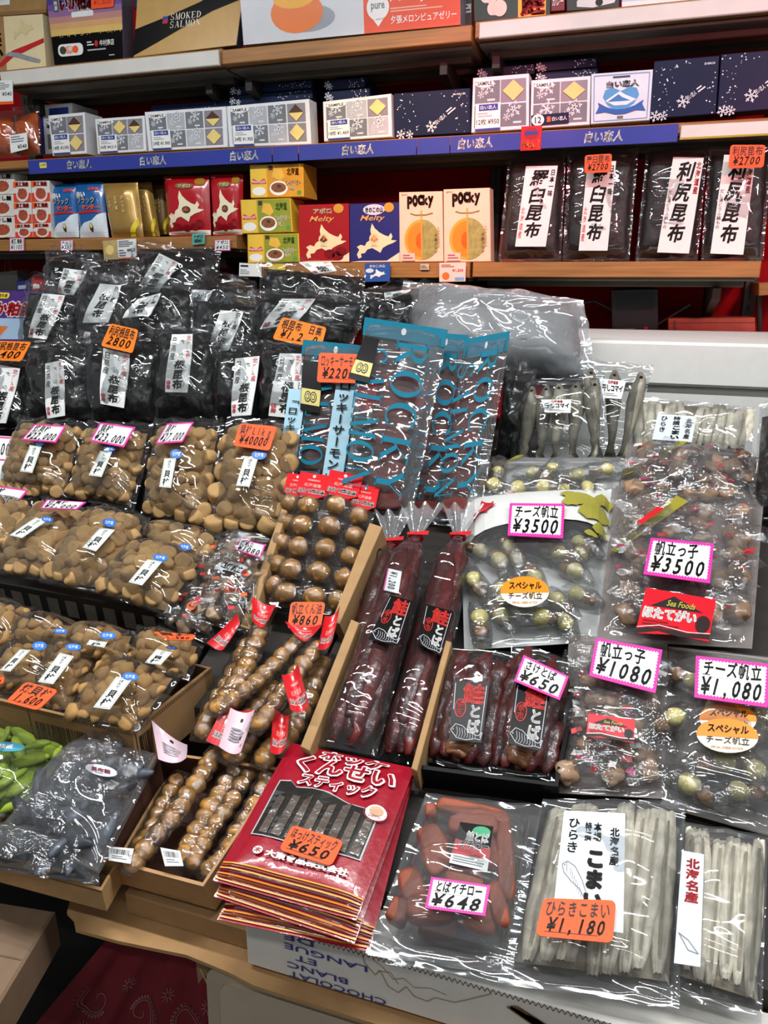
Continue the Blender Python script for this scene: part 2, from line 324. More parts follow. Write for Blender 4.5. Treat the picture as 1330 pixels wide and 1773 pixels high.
def inner_wrap(par, q, pts, size, h, seed, mat=None):
    """small crinkled see-through wrappers around the pieces"""
    b = MB(); rg = random.Random(seed); mat = mat or FILMS; x = (q.a[1]-q.a[0]).normalized(); y = q.n.cross(x)
    for k, (u, v) in enumerate(pts):
        c = q.S(u, v, h+rg.uniform(-.003, .004)); a = rg.uniform(0, 3.14); dx = x*math.cos(a)+y*math.sin(a)+q.n*rg.uniform(-.3, .3); dy = q.n.cross(dx)+q.n*rg.uniform(-.3, .3)
        b.grid(lambda s, t: c+dx*((s-.5)*size*1.5)+dy*((t-.5)*size*1.1)+q.n*(.006*ridge(Vector((s*2.2+k, t*1.4, seed)))+.008*dome(s, t, 0)), 7, 5, mat)
    return b.obj('inner_wrappers', par, True)
def fill(par, q, protos, name, size, H, sp=None, m=(.07, .05, .93, .86), tilt=.7, cap=100, jit=.25, floor=.25, top=0):
    pts = spots(q, sp or size*.9, m, jit); R.shuffle(pts)
    for u, v in pts[:cap]:
        k = size*R.uniform(.86, 1.12)
        put(par, R.choice(protos), name, q.S(u, v, max(size*floor, H*dome(u, v, .0, 2.2)-k*.42)), k, q, tilt)

# ================================================================ the setting
b = MB(); b.aabb(-3.2, 2.30, 0, 1.8, 2.36, 2.9, K('#a8000e', .95, .2, 6)); struct(b, 'wall_back')
b = MB(); b.aabb(-3.2, -2.6, -.05, 1.8, 2.36, 0, K('#3a3632', .6, .2, 8)); struct(b, 'floor')
b = MB(); b.aabb(-3.2, -2.6, 2.9, 1.8, 2.36, 2.95, K('#74726e', .8, .1, 5)); struct(b, 'ceiling')
DARKM = K('#26241f', .55, .15, 20); STEEL = K('#d9d7d0', .4, .06, 20); OLIVE = K('#4a4537', .55, .15, 15); GREYU = K('#6b675c', .5, .1)
def shelf(name, x0, x1, zt, zb, y0, label, kind):
    b = MB()
    b.aabb(x0, y0, zb, x1, 2.29, zt, WOOD if kind == 'wood' else WOOD, .002)
    o = tag(b.obj(name, loc=(x0, y0, zb)), label, 'shelf')
    if kind == 'steel':
        c = MB(); c.aabb(x0+.012, y0-.012, zb-.004, x1-.004, y0-.001, zt-.006, STEEL); c.obj('front_strip', o)
    c = MB()
    for yy in (y0+.09, y0+.2): c.aabb(x0+.02, yy, zb-.022, x1-.02, yy+.03, zb-.0005, OLIVE)
    c.aabb(x0+.005, y0+.03, zb-.008, x1-.005, y0+.30, zb-.0004, GREYU); c.obj('steel_underframe', o)
    for xx in (x0+.05, x1-.07):
        c = MB(); q = Q((xx, y0+.06, zb-.024), (xx, 2.28, zb-.024), (xx, 2.28, zb-.12), (xx, y0+.06, zb-.05)); c.box(q, .02, DARKM); c.obj('bracket', o)
    return o
shelf('wall_shelf', -1.80, -1.083, 2.055, 2.018, 1.95, 'top left wooden shelf with white steel front strip', 'steel')
shelf('wall_shelf', -1.078, -.43, 2.048, 2.015, 1.94, 'top middle shelf with bare wooden front edge', 'wood')
shelf('wall_shelf', -.424, .75, 2.056, 2.022, 1.95, 'top right wooden shelf with white steel front strip', 'steel')
shelf('wall_shelf', -2.4, .75, 1.822, 1.80, 1.955, 'long middle shelf carrying white and dark blue cookie boxes', 'wood')
shelf('wall_shelf', -2.4, -1.072, 1.604, 1.57, 1.95, 'lower left shelf with pouches and salmon flake boxes', 'wood')
shelf('wall_shelf', -1.068, -.418, 1.531, 1.493, 1.95, 'lower middle shelf carrying the orange melon boxes', 'wood')
shelf('wall_shelf', -.411, .247, 1.531, 1.495, 1.95, 'lower right shelf carrying four upright kelp packets', 'wood')
for k, x in enumerate((-2.0, -1.076, -.42, .27)):
    b = MB(); b.aabb(x-.015, 2.262, .9, x+.015, 2.299, 2.6, K('#3b3733', .5, .1))
    for z in range(30): b.aabb(x-.003, 2.2605, 1.2+z*.03, x+.003, 2.2625, 1.215+z*.03, INK, .0003)
    tag(b.obj('shelf_upright', loc=(x, 2.28, .9)), 'slotted dark steel shelf upright on the red wall, ' + ('at the far left', 'left of the crisp boxes', 'beside the melon boxes', 'right of the kelp packets')[k], 'upright', 'shelf uprights')

# blue shelf banner in pieces
BAN = K('#33409a', .35, .06, 8)
def banner(x0, x1, texts, label):
    q = Q((x0, 1.9515, 1.8195), (x1, 1.9515, 1.8195), (x1, 1.9515, 1.783), (x0, 1.9515, 1.783)); b = MB(); b.box(q, .002, BAN, .0004)
    for c in texts: hw = .042; T(b, q, '白い恋人', ((c-hw-x0)/(x1-x0), .20, (c+hw-x0)/(x1-x0), .84), WHITE, bold=.03, sh=.12)
    return solo(b, 'shelf_banner', q, label, 'banner', 'blue banner pieces on the middle shelf')
o = banner(-1.742, -.955, (-1.563, -1.317, -1.035), 'left long blue shelf banner with three white words')
c = MB(); q = Q((-1.700, 1.9505, 1.812), (-1.675, 1.9505, 1.812), (-1.675, 1.9505, 1.797), (-1.700, 1.9505, 1.797)); c.plate(q, rr(q, 0, 0, 1, 1, .003), .0008, K('#e6e07a')); T(c, q, '117円', (.1, .25, .9, .75), INK); c.obj('yellow_sticker', o)
banner(-.952, -.880, (), 'short plain blue banner piece between two banners')
banner(-.877, -.562, (-.715,), 'blue shelf banner piece with one word below the dark blue box')
banner(-.560, -.478, (), 'plain blue banner piece under the left edge of the ¥950 box')
banner(-.476, -.305, (-.415,), 'short blue banner with one word beside the red No.1 tag')
banner(-.262, .041, (-.118,), 'right end blue shelf banner with one white word')
b = MB(); b.aabb(.046, 1.947, 1.788, .74, 1.953, 1.815, STEEL); b.aabb(.046, 1.944, 1.786, .74, 1.9465, 1.79, K('#c9b24a', .3, .05)); tag(b.obj('steel_strip', loc=(.046, 1.947, 1.788)), 'bare white steel strip right of the blue banners', 'strip')
q = Q((-.306, 1.949, 1.832), (-.258, 1.949, 1.832), (-.258, 1.949, 1.780), (-.306, 1.949, 1.780)); b = MB(); b.box(q, .002, K('#d11522', .35, .04), .0004)
b.ell(q, .5, .70, .36, .24, K('#a30d1c', .4, 0), .0006); b.rect(q, .2, .64, .8, .78, BLUE, .001); T(b, q, 'No.1', (.08, .10, .92, .42), K('#ff8a3c', .4, 0), bold=.03)
solo(b, 'shelf_tag', q, 'red No.1 tag clipped over the blue banners', 'tag')

# ================================================================ printed cartons on the shelves
def carton(name, q, d, face, label, art, group=None, side=None, cat='box', parts=()):
    b = MB(); b.box(q, d, face, .0012, side)
    if art: art(b, q)
    o = solo(b, name, q, label, cat, group)
    return o
NAVY = K('#16223f', .4, .08, spec=.15); CREAM = K('#ecdcae', .5, .05); GOLDP = K('#c79a55', .38, .06, coat=.4); BLK = K('#0c0b0c', .3, .05, spec=.12); COOK = K('#efd583', .55, .08); CHOC = K('#4b3228', .5, .05); GREYC = K('#75797f', .4, .1); GREYL = K('#b6b9bf', .35, .1); FLAKE = K('#dfe3e8', .4, 0); YEL = K('#f0d83a', .4, .03); ORG = K('#f4611f', .45, .05); ORGF = K('#ff5a1e', .55, .04)
def flake(b, q, u, v, r, mat=None, h=.0012):
    for k in range(3):
        a = math.radians(60*k+15); du, dv = r*math.cos(a)/q.w, r*math.sin(a)/q.l
        b.line(q, [(u-du, v-dv), (u+du, v+dv)], r*.16, mat or FLAKE, h)
        for s in (-1, 1):
            for t in (-1, 1):
                a2 = a+t*.7; b.line(q, [(u+s*du*.5, v+s*dv*.5), (u+s*du*.5+s*r*.35*math.cos(a2)/q.w, v+s*dv*.5+s*r*.35*math.sin(a2)/q.l)], r*.12, mat or FLAKE, h)
def koibito(q, cols, rows, cells, price, label, bad=True, d=.05):
    """window carton of wrapped cookies; cells: g dark wrapper, l light wrapper, w whole cookie, h half chocolate cookie"""
    b = MB(); b.box(q, d, K('#e9ebee', .35, .04, coat=.3), .0015); i = 0; my = .06
    for r in range(rows):
        for c in range(cols):
            k = cells[i % len(cells)]; i += 1; u0, u1 = .04+.92*c/cols+.008, .04+.92*(c+1)/cols-.008; v1, v0 = 1-my-(1-2*my)*r/rows-.015, 1-my-(1-2*my)*(r+1)/rows+.015
            b.rect(q, u0, v0, u1, v1, {'g': GREYC, 'l': GREYL}.get(k, K('#8b8790', .4, .08)), .0008)
            cu, cv = (u0+u1)/2, (v0+v1)/2
            if k in 'gl':
                flake(b, q, cu+.01, v1-(v1-v0)*.24, (u1-u0)*q.w*.3); flake(b, q, u0+(u1-u0)*.25, v0+(v1-v0)*.42, (u1-u0)*q.w*.15); lines(b, q, (cu, v0+.02, u1-.01, v0+(v1-v0)*.24), 1, FLAKE)
            else:
                hu, hv = (u1-u0)*.42, (v1-v0)*.46; b.plate(q.lift(.001), [(cu-hu, cv), (cu, cv-hv), (cu+hu, cv), (cu, cv+hv)], .002, COOK)
                if k == 'h': b.poly(q, [(cu-hu, cv), (cu+hu, cv), (cu, cv+hv)], CHOC, .0034)
    o = solo(b, 'cookie_gift_box', q, label, 'box', 'white window boxes of cookies on the middle shelf')
    if bad:
        c = MB(); bw = min(.34, .055/q.w); c.plate(q.lift(.001), [(.05+bw/2+bw/2*math.cos(k*.3491), .88+.075*math.sin(k*.3491)) for k in range(18)], .001, WHITE); T(c, q, 'SAMPLE', (.05+bw*.12, .845, .05+bw*.88, .915), INK, h=.0025); c.obj('sample_sticker', o)
    if price:
        pu = min(.52, .06/q.w); pv = .52; c = MB(); c.plate(q.lift(.0025), [(.07, .02), (.07+pu, .02), (.07+pu, pv), (.07, pv)], .001, PAPER)
        c.rect(q, .07+pu*.14, pv*.74, .07+pu*.9, pv*.96, BLUE, .0042); T(c, q, '白い恋人', (.07+pu*.2, pv*.78, .07+pu*.84, pv*.92), WHITE, h=.0048); T(c, q, price, (.07+pu*.05, pv*.24, .07+pu*.95, pv*.46), INK, h=.0042, bold=.0); lines(c, q, (.07+pu*.1, pv*.5, .07+pu*.7, pv*.68), 2, GREYL, .0042)
        c.rect(q, .07, .02, .07+pu, .06, BLUE, .0042); c.obj('price_label', o)
    return o
koibito(Q((-1.6829,1.99,1.941),(-1.5558,1.99,1.9426),(-1.5633,1.99,1.8352),(-1.6839,1.99,1.8343)), 2, 2, 'ghlw', '18枚 ¥3,093', 'white cookie box with window priced ¥3,093, left end of the cookie row', d=.08)
koibito(Q((-1.5192,1.985,1.922),(-1.3546,1.985,1.9214),(-1.359,1.985,1.8314),(-1.5219,1.985,1.8312)), 3, 2, 'gwhggl', '36枚 ¥4,514', 'white window box of cookies priced ¥4,514 with a curled price label')
koibito(Q((-1.3502,1.98,1.9288),(-1.0972,1.98,1.9278),(-1.099,1.98,1.8289),(-1.3481,1.98,1.8302)), 4, 2, 'glghlglw', '24枚 ¥1,900', 'wide white cookie box priced ¥1,900, left one of the pair')
koibito(Q((-1.0955,1.98,1.9277),(-0.8571,1.98,1.9305),(-0.854,1.98,1.8244),(-1.0938,1.98,1.8287)), 4, 2, 'glghlglw', '24枚 ¥1,900', 'wide white cookie box priced ¥1,900, right one of the pair')
koibito(Q((-0.819,1.98,1.9215),(-0.6368,1.98,1.9281),(-0.6335,1.98,1.831),(-0.8182,1.98,1.8294)), 3, 2, 'glwggl', '18枚 ¥1,469', 'white six-window cookie box left of the dark blue box')
koibito(Q((-0.4318,1.98,1.948),(-0.2994,1.98,1.9483),(-0.2927,1.98,1.8313),(-0.4318,1.98,1.8298)), 2, 2, 'gwgg', '12枚 ¥950', 'white cookie box priced ¥950 above the No.1 tag')
o = koibito(Q((-0.2932,1.98,1.9335),(-0.1588,1.98,1.9336),(-0.1533,1.98,1.8324),(-0.2899,1.98,1.8312)), 2, 2, 'gwgg', None, 'white cookie box with round 12 badge beside the ¥950 box')
q = Q((-0.2884,1.977,1.8589),(-0.2022,1.977,1.8612),(-0.2005,1.977,1.8381),(-0.2871,1.977,1.8367)); c = MB(); c.rect(q, 0, 0, 1, 1, NAVY, .0005); c.ell(q, .18, .5, .17, .55, WHITE, .001); T(c, q, '12', (.1, .2, .27, .8), INK, h=.0016); c.rect(q, .42, .25, .52, .75, ORG, .001); T(c, q, '白い恋人', (.56, .3, .95, .7), WHITE, h=.0012); c.obj('count_label', o)
def tall_white(b, q): b.rect(q, 0, 0, .1, 1, BLUE); T(b, q, '¥2,257', (.18, .5, .9, .62), INK, rot=0); b.rect(q, .3, .78, .9, .92, BLUE, .0007); lines(b, q, (.2, .66, .9, .76), 2, GREYL); b.rect(q, .2, .1, .9, .4, GREYC)
carton('cookie_gift_box', Q((-1.7691,2.06,1.9861),(-1.6518,2.06,1.985),(-1.6672,2.06,1.8555),(-1.779,2.06,1.8509)), .12, K('#e4e6ea', .35, .05), 'tall silver white cookie box priced ¥2,257 behind the ¥3,093 box', tall_white)
def heart(b, q):
    BL2 = K('#5a9fd6', .4, .15, 12); b.line(q, [(.05, .05), (.95, .05), (.95, .95), (.05, .95), (.05, .05)], .002, K('#7fa2cf', .4, 0))
    b.poly(q, [(.5, .18), (.28, .36), (.20, .52), (.24, .66), (.36, .70), (.5, .62), (.64, .70), (.76, .66), (.80, .52), (.72, .36)], BL2, .0008); b.poly(q, [(.24, .44), (.40, .56), (.48, .62), (.58, .54), (.76, .44), (.6, .34), (.4, .34)], K('#e8f2f8', .4, .1), .0011); b.poly(q, [(.28, .42), (.46, .56), (.52, .50), (.66, .42)], K('#3f7fc0', .4, .1), .0014)
    b.poly(q, [(.08, .20), (.14, .34), (.12, .42), (.26, .32), (.42, .26), (.58, .26), (.74, .32), (.88, .42), (.86, .34), (.92, .20), (.76, .22), (.58, .16), (.42, .16), (.24, .22)], K('#2f5fb0', .4, 0), .0017)
    T(b, q, '白い恋人', (.26, .70, .78, .83), K('#f4f6f8', .3, 0), bold=.03, h=.0016); T(b, q, '白い恋人', (.27, .69, .79, .82), K('#8a93a5', .4, 0), bold=.02, h=.0011); b.rect(q, .36, .88, .64, .92, K('#39425a', .4, 0)); b.rect(q, .45, .07, .55, .13, K('#7d6a5a', .4, 0))
carton('cookie_gift_box', Q((-0.1578,1.98,1.937),(-0.0247,1.98,1.9366),(-0.0217,1.98,1.8347),(-0.1508,1.98,1.8335)), .06, K('#dfe6f0', .4, .04, coat=.3), 'pale blue cookie box with heart, snowy mountain and ribbon', heart)
def navy(b, q, seed=3, diag=True):
    rg = random.Random(seed)
    for _ in range(90):
        u, v = rg.random(), rg.random()
        if (u < .35 or u > .82 or v > .85) and rg.random() < .9: r = rg.choice((.0009, .0013, .0018)); b.ell(q, .02+.96*u, .02+.96*v, r/q.w, r/q.l, FLAKE, .0007, n=5)
    if diag:
        x = Vector(((q.a[1]-q.a[0]).normalized())); a = math.radians(35); s = .5*q.w; c = q.S(.62, .36, .0008); y = q.n.cross(x); dx = x*math.cos(a)+y*math.sin(a); dy = q.n.cross(dx)
        t = Q(c-dx*s*.35+dy*.011, c+dx*s*.45+dy*.011, c+dx*s*.45-dy*.011, c-dx*s*.35-dy*.011); flake(b, t, .06, .5, .014, FLAKE, .0005); T(b, t, '白い恋人', (.22, .25, .62, .75), FLAKE, h=.0005); lines(b, t, (.68, .2, 1, .8), 2, FLAKE, .0005)
    T(b, q, 'SHIROI', (.78, .86, .94, .9), FLAKE); flake(b, q, .08, .04, .012); flake(b, q, .2, .03, .01)
for k, (q, lb) in enumerate(((Q((-0.6325,1.99,1.9298),(-0.4403,1.99,1.9297),(-0.4354,1.99,1.8316),(-0.629,1.99,1.8323)), 'dark blue snow-dotted gift box between two white cookie boxes'), (Q((-0.0239,1.98,1.9524),(0.1095,1.98,1.9534),(0.1166,1.98,1.8397),(-0.022,1.98,1.8371)), 'dark blue gift box beside the pale heart box'), (Q((0.1127,1.98,1.9553),(0.243,1.98,1.956),(0.2539,1.98,1.8429),(0.1189,1.98,1.8395)), 'dark blue gift box at the right end of the middle shelf'))):
    carton('cookie_gift_box', q, .06, NAVY, lb, lambda b, q, k=k: navy(b, q, k), 'dark blue gift boxes facing forward')
def flatbox(b, q): flake(b, q, .05, .5, .01); flake(b, q, .12, .3, .008); [b.ell(q, R.uniform(.6, .98), R.uniform(.1, .9), .0012/q.w, .0012/q.l, FLAKE, .0007, n=5) for _ in range(18)]
for q, lb in ((Q((-1.3819,2.06,1.9611),(-1.1333,2.06,1.9602),(-1.1375,2.06,1.9003),(-1.3882,2.06,1.9034)), 'dark flat gift box lying behind the left ¥1,900 box'),
    (Q((-1.1276,2.06,1.991),(-0.8819,2.06,1.9922),(-0.8826,2.06,1.9719),(-1.129,2.06,1.9699)), 'dark flat gift box, upper of the stack behind the right ¥1,900 box'), (Q((-1.1254,2.05,1.9663),(-0.8767,2.05,1.9681),(-0.8774,2.05,1.9451),(-1.1271,2.05,1.9424)), 'dark flat gift box, lower of the stack behind the right ¥1,900 box'),
    (Q((-0.8426,2.06,1.9881),(-0.7331,2.06,1.9872),(-0.7333,2.06,1.9633),(-0.8432,2.06,1.9639)), 'dark flat gift box, upper one behind the six-window cookie box'), (Q((-0.8391,2.05,1.9603),(-0.7171,2.05,1.9602),(-0.7173,2.05,1.9363),(-0.8397,2.05,1.9359)), 'dark flat gift box, lower one behind the six-window cookie box'),
    (Q((-0.437,2.06,1.9867),(-0.2988,2.06,1.9864),(-0.2975,2.06,1.9641),(-0.4361,2.06,1.9639)), 'dark flat gift box behind the ¥950 cookie box'), (Q((-0.2948,2.06,1.9886),(-0.1551,2.06,1.9889),(-0.1534,2.06,1.9684),(-0.2936,2.06,1.9676)), 'dark flat gift box, upper one behind the round 12 badge box'), (Q((-0.2921,2.05,1.9641),(-0.1499,2.05,1.9647),(-0.1483,2.05,1.9454),(-0.2909,2.05,1.9443)), 'dark flat gift box, lower one behind the round 12 badge box')):
    carton('cookie_gift_box', q, .16, NAVY, lb, flatbox, 'dark flat gift boxes stacked at the back')

# top shelf
def komai(b, q):
    b.rect(q, 0, 0, .30, 1, K('#a98052', .6, .1)); T(b, q, 'こまい', (.02, .25, .28, .85), INK, vert=True, bold=.05); hokk(b, q, (.45, .58, .85, .95), K('#e0cf9c', .5, 0))
    b.poly(q, [(.0, .04), (.22, .10), (.45, .28), (.62, .34), (.8, .42), (1, .50), (1, .58), (.78, .50), (.6, .44), (.42, .38), (.2, .18), (0, .10)], K('#c8202a', .4, 0), .001); b.poly(q, [(.28, .30), (.5, .26), (.72, .18), (.9, .14), (.92, .20), (.74, .26), (.52, .34), (.36, .36)], K('#9aa3a8', .3, .2), .0014)
carton('komai_box', Q((-1.8475,1.985,2.2011),(-1.6567,1.985,2.1924),(-1.6659,1.985,2.054),(-1.8627,1.985,2.0623)), .05, CREAM, 'cream box with black brush word, red coast line and silver fish', komai)
def parcel(b, q): b.rect(q, 0, .3, .42, .9, PAPER); lines(b, q, (.03, .4, .38, .8), 3, INK); b.rect(q, .0, 0, 1, .1, K('#8f6d44', .6, .1))
carton('brown_parcel', Q((-1.8609,2,2.2917),(-1.6368,2,2.2856),(-1.655,2,2.1992),(-1.8694,2,2.2086)), .14, K('#a8844f', .6, .12), 'brown carton with white sticker lying on the cream fish box', parcel)
carton('thin_blue_box', Q((-1.6951,2.03,2.1911),(-1.6591,2.03,2.1893),(-1.6719,2.03,2.0731),(-1.7067,2.03,2.0727)), .05, K('#1f6c9e', .35, .1), 'narrow blue box squeezed beside the purple squid box', lambda b, q: (b.rect(q, .1, 0, .9, .08, K('#6fb4d6')), lines(b, q, (.2, .2, .8, .9), 6, K('#4a8fc0'))))
def squid(b, q):
    cs = ['#e9c46e', '#dfae76', '#c98f86', '#9c6f9e', '#6f53a0', '#4f3d92', '#443488', '#3d2f80']
    for i, c in enumerate(cs): b.rect(q, 0, .36+.08*i, 1, .36+.08*(i+1), K(c, .35, .15, 9, coat=.3), .0006)
    b.rect(q, 0, 0, 1, .36, BLK, .0006); [b.ell(q, R.random(), .36+R.uniform(-.02, .05), .006, .006, COOK, .001, n=5) for _ in range(60)]
    T(b, q, 'いか粕漬', (.17, .66, .66, .88), WHITE, bold=.09, h=.0012); T(b, q, 'いか粕漬', (.18, .67, .65, .87), K('#c81424', .4, 0), bold=.035, h=.0018)
    b.plate(q.lift(.001), rr(q, .32, .57, .62, .64, .004), .0006, PAPER); b.plate(q.lift(.001), rr(q, .2, .90, .36, .99, .005), .0008, YEL); T(b, q, '北海道名産', (.21, .92, .35, .97), INK, h=.0022); b.rect(q, .08, .66, .15, .82, K('#555a60'), .001); T(b, q, '特選', (.09, .68, .14, .8), WHITE, vert=True)
    t = q.sub(.08, .04, .44, .30, .001); b.plate(t, rr(t, 0, .2, 1, .8, .012), .0008, PAPER); b.ell(t, .45, .5, .2, .2, K('#e8a48a'), .0014); b.ell(t, .7, .5, .12, .18, ORG, .0016); b.ell(t, .2, .5, .13, .2, K('#39443a'), .0014); b.ell(t, .5, .55, .09, .12, K('#f0d2c4'), .002)
    T(b, q, '中村商店', (.68, .18, .88, .26), WHITE); b.ell(q, .63, .22, .025, .04, RED, .001); lines(b, q, (.5, .19, .6, .26), 2, WHITE); lines(b, q, (.5, .12, .9, .16), 1, GREYL); lines(b, q, (.8, .04, .92, .07), 1, GREYL)
o = carton('squid_gift_box', Q((-1.632,1.98,2.2546),(-1.3872,1.98,2.2513),(-1.4014,1.98,2.063),(-1.6298,1.98,2.0647)), .05, K('#3d2f80', .35, .1, coat=.3), 'purple sunset box of pickled squid with black foot and red writing', squid, side=K('#55515e', .4, .15))
q = Q((-1.4833,1.977,2.215),(-1.4099,1.977,2.2119),(-1.4153,1.977,2.1845),(-1.4874,1.977,2.1858)); c = MB(); c.plate(q, rr(q, 0, 0, 1, 1, .004), .0008, ORGF); T(c, q, '¥1,600', (.1, .2, .9, .75), K('#c8321e', .4, 0), sh=.2); c.obj('price_sticker', o)
carton('blue_gift_box', Q((-1.4008,2.06,2.2773),(-1.2915,2.06,2.2742),(-1.3023,2.06,2.2027),(-1.4094,2.06,2.2044)), .06, K('#2d76ae', .35, .1), 'blue box with pale print behind the smoked salmon box', lambda b, q: (b.rect(q, .3, .05, .9, .3, K('#d8d08a')), lines(b, q, (.1, .4, .9, .9), 4, WHITE)))
def smoked(b, q):
    b.poly(q, [(0, .42), (.30, .56), (.62, .74), (.86, 1), (1, 1), (1, .72), (.74, .58), (.46, .36), (.2, .16), (0, .02)], BLK, .0007)
    for i, w in enumerate(('SMOKED', 'SALMON')): serif(b, q, w, (.34, .50-.12*i, .64, .60-.12*i), K('#f6eedc', .35, 0), h=.0014)
    b.rect(q, .27, .46, .32, .57, BLUE, .001); b.poly(q, [(.27, .46), (.32, .46), (.32, .53), (.27, .49)], RED, .0014)
carton('salmon_gift_box', Q((-1.3481,1.9928,2.2198),(-1.0294,1.9919,2.211),(-1.0552,1.9767,2.066),(-1.3674,1.9763,2.0623)), .035, K('#c8a05c', .32, .06, coat=.6), 'tilted gold and black box reading smoked salmon', smoked, side=K('#2e4056', .4, .1))
def jelly(b, q):
    b.rect(q, 0, 0, .16, 1, K('#b9bec8', .25, .2, 6), .0005); b.rect(q, 0, 0, .58, 1, K('#d9dbe0', .22, .12, 5, coat=.5), .0006); b.ell(q, .32, .30, .13, .20, K('#9ea3ab', .3, .2, 8), .0009)
    b.ell(q, .27, .40, .125, .30, K('#ef7a2a', .3, .12, 8, coat=.4), .0012); b.ell(q, .26, .62, .10, .16, K('#f6b02c', .3, .1, 8, coat=.4), .0015); T(b, q, 'ゆうばりメロン', (.12, .82, .4, .88), K('#c86a78', .4, 0)); b.ell(q, .52, .78, .06, .10, K('#8f96a6', .3, .3, 20), .0009)
    b.rect(q, .58, 0, 1, 1, K('#e8502a', .32, .05, coat=.3), .0007); T(b, q, 'PURE JELLY', (.70, .38, .96, .56), WHITE, bold=.004); T(b, q, '夕張メロンピュアゼリー', (.70, .10, .985, .22), WHITE); lines(b, q, (.70, .26, .94, .34), 2, K('#f4b8a0', .4, 0)); T(b, q, 'ゆうばり', (.62, .72, .9, .9), WHITE, bold=.03)
    b.ell(q, .645, .36, .05, .19, WHITE, .0013); b.poly(q, [(.62, .2), (.67, .2), (.645, .08)], WHITE, .0013); T(b, q, 'pure', (.615, .30, .675, .42), GREYC, h=.0018)
carton('jelly_gift_box', Q((-1.0327,1.965,2.2106),(-0.4671,1.965,2.2002),(-0.4627,1.965,2.0568),(-1.0275,1.965,2.061)), .07, K('#d4d7dd', .3, .05, coat=.4), 'wide white and orange gift box of melon jelly', jelly, side=K('#7d8a98', .3, .1))
b = MB(); q = Q((-0.4779,2.03,2.1623),(-0.4514,2.03,2.162),(-0.4482,2.03,2.0714),(-0.475,2.03,2.0713)); b.box(q, .05, K('#4a3a30', .2, .3, 30, coat=.5)); b.rect(q, .1, .3, .9, .5, PAPER); lines(b, q, (.15, .32, .85, .48), 2, INK); solo(b, 'dark_jar_pack', q, 'narrow dark brown pack beside the jelly box', 'pack')
def trout(b, q):
    b.rect(q, 0, 0, .58, 1, K('#26352c', .35, .3, 20), .0006); [b.ell(q, R.uniform(.06, .5), R.uniform(.25, .9), R.uniform(.06, .10), R.uniform(.14, .22), K('#ecd9cc', .35, .12, 30), .0009+.0003*i) for i in range(7)]
    b.rect(q, .58, 0, .94, 1, K('#f2b52e', .4, .06), .0008); T(b, q, '鮭', (.62, .05, .92, .70), K('#d4281c', .4, 0), bold=.05, h=.0014)
carton('salmon_photo_box', Q((-0.4376,1.98,2.1454),(-0.2605,1.98,2.1409),(-0.2578,1.98,2.0612),(-0.4319,1.98,2.0651)), .05, K('#25302a', .4, .1), 'box with white fish cuts and yellow panel with red salmon sign', trout)
carton('red_candy_box', Q((-0.2615,1.98,2.1366),(-0.2298,1.98,2.1356),(-0.2263,1.98,2.0685),(-0.2571,1.98,2.069)), .05, K('#7c1620', .4, .1), 'narrow dark red box with small white print beside the salmon sign box', lambda b, q: (T(b, q, 'カイザー', (.1, .5, .9, .75), WHITE, h=.001), T(b, q, 'カレー', (.1, .15, .9, .4), WHITE)))
carton('curry_box', Q((-0.2289,1.98,2.1399),(-0.1127,1.98,2.1344),(-0.1075,1.98,2.0631),(-0.2223,1.98,2.0659)), .05, K('#2b2a2d', .4, .1), 'dark box with a white picture on the top right shelf', lambda b, q: (b.poly(q, [(.2, .1), (.5, .05), (.9, .14), (.95, .3), (.7, .34), (.55, .5), (.35, .42), (.2, .25)], K('#dcdcda', .3, .1), .0008), b.ell(q, .62, .18, .07, .1, INK, .0012), lines(b, q, (.05, .6, .9, .9), 3, GREYL)))
carton('pale_blue_box', Q((-0.1111,1.98,2.1428),(0.148,1.98,2.1257),(0.1572,1.98,2.0565),(-0.1027,1.98,2.0638)), .06, K('#b9d4ec', .4, .06), 'pale blue box at the right end of the top shelf', lambda b, q: (b.rect(q, 0, 0, 1, .12, WHITE), lines(b, q, (.1, .3, .9, .9), 3, BLUE)))
q = Q((-1.8156,1.935,2.0278),(-1.7424,1.935,2.0242),(-1.7514,1.935,1.965),(-1.8277,1.935,1.9667)); b = MB(); b.plate(q, [(0, 0), (1, 0), (1, 1), (0, 1)], .001, PAPER); b.rect(q, 0, 0, 1, .12, ORG, .0012); T(b, q, '¥540', (.5, .35, .95, .52), INK); lines(b, q, (.1, .6, .9, .92), 4, GREYC); solo(b, 'shelf_price_tag', q, 'white price tag with orange foot hanging from the top left shelf', 'price tag')

# salmon packets left on the middle shelf
def small_bag(name, q, H, seed, body, label, cat, art=None, mat=None, nm='filling'):
    t = thing(name, q, label, cat); heap(t, q, H*.8, seed, body, nm, .004, 40, .06, .04, .94, .84, 20, 20)
    film(t, q, H, seed, mat, nu=16, nv=18, wr=.003)
    if art: b = MB(); art(b, q.lift(H+.003)); b.obj('front_label', t)
    return t
SALM = K('#d9601f', .35, .25, 40, coat=.3)
small_bag('salmon_flake_bag', Q((-1.9331,2.0054,1.9643),(-1.8035,2.0057,1.966),(-1.7929,1.9826,1.835),(-1.932,1.9826,1.8345)), .03, 3, SALM, 'orange salmon bag at the left end of the middle shelf', 'bag')
small_bag('salmon_flake_bag', Q((-1.8298,2.0175,1.9758),(-1.7326,2.0175,1.976),(-1.7257,1.9935,1.8397),(-1.8151,1.9925,1.834)), .03, 5, SALM, 'orange salmon bag with a white ¥548 sticker', 'bag', lambda b, q: (b.plate(q, [(.1, .02), (.8, .06), (.8, .38), (.1, .36)], .001, PAPER), T(b, q, '¥548', (.4, .08, .76, .16), INK, h=.0016), lines(b, q, (.16, .2, .7, .34), 3, GREYC, .0014)))

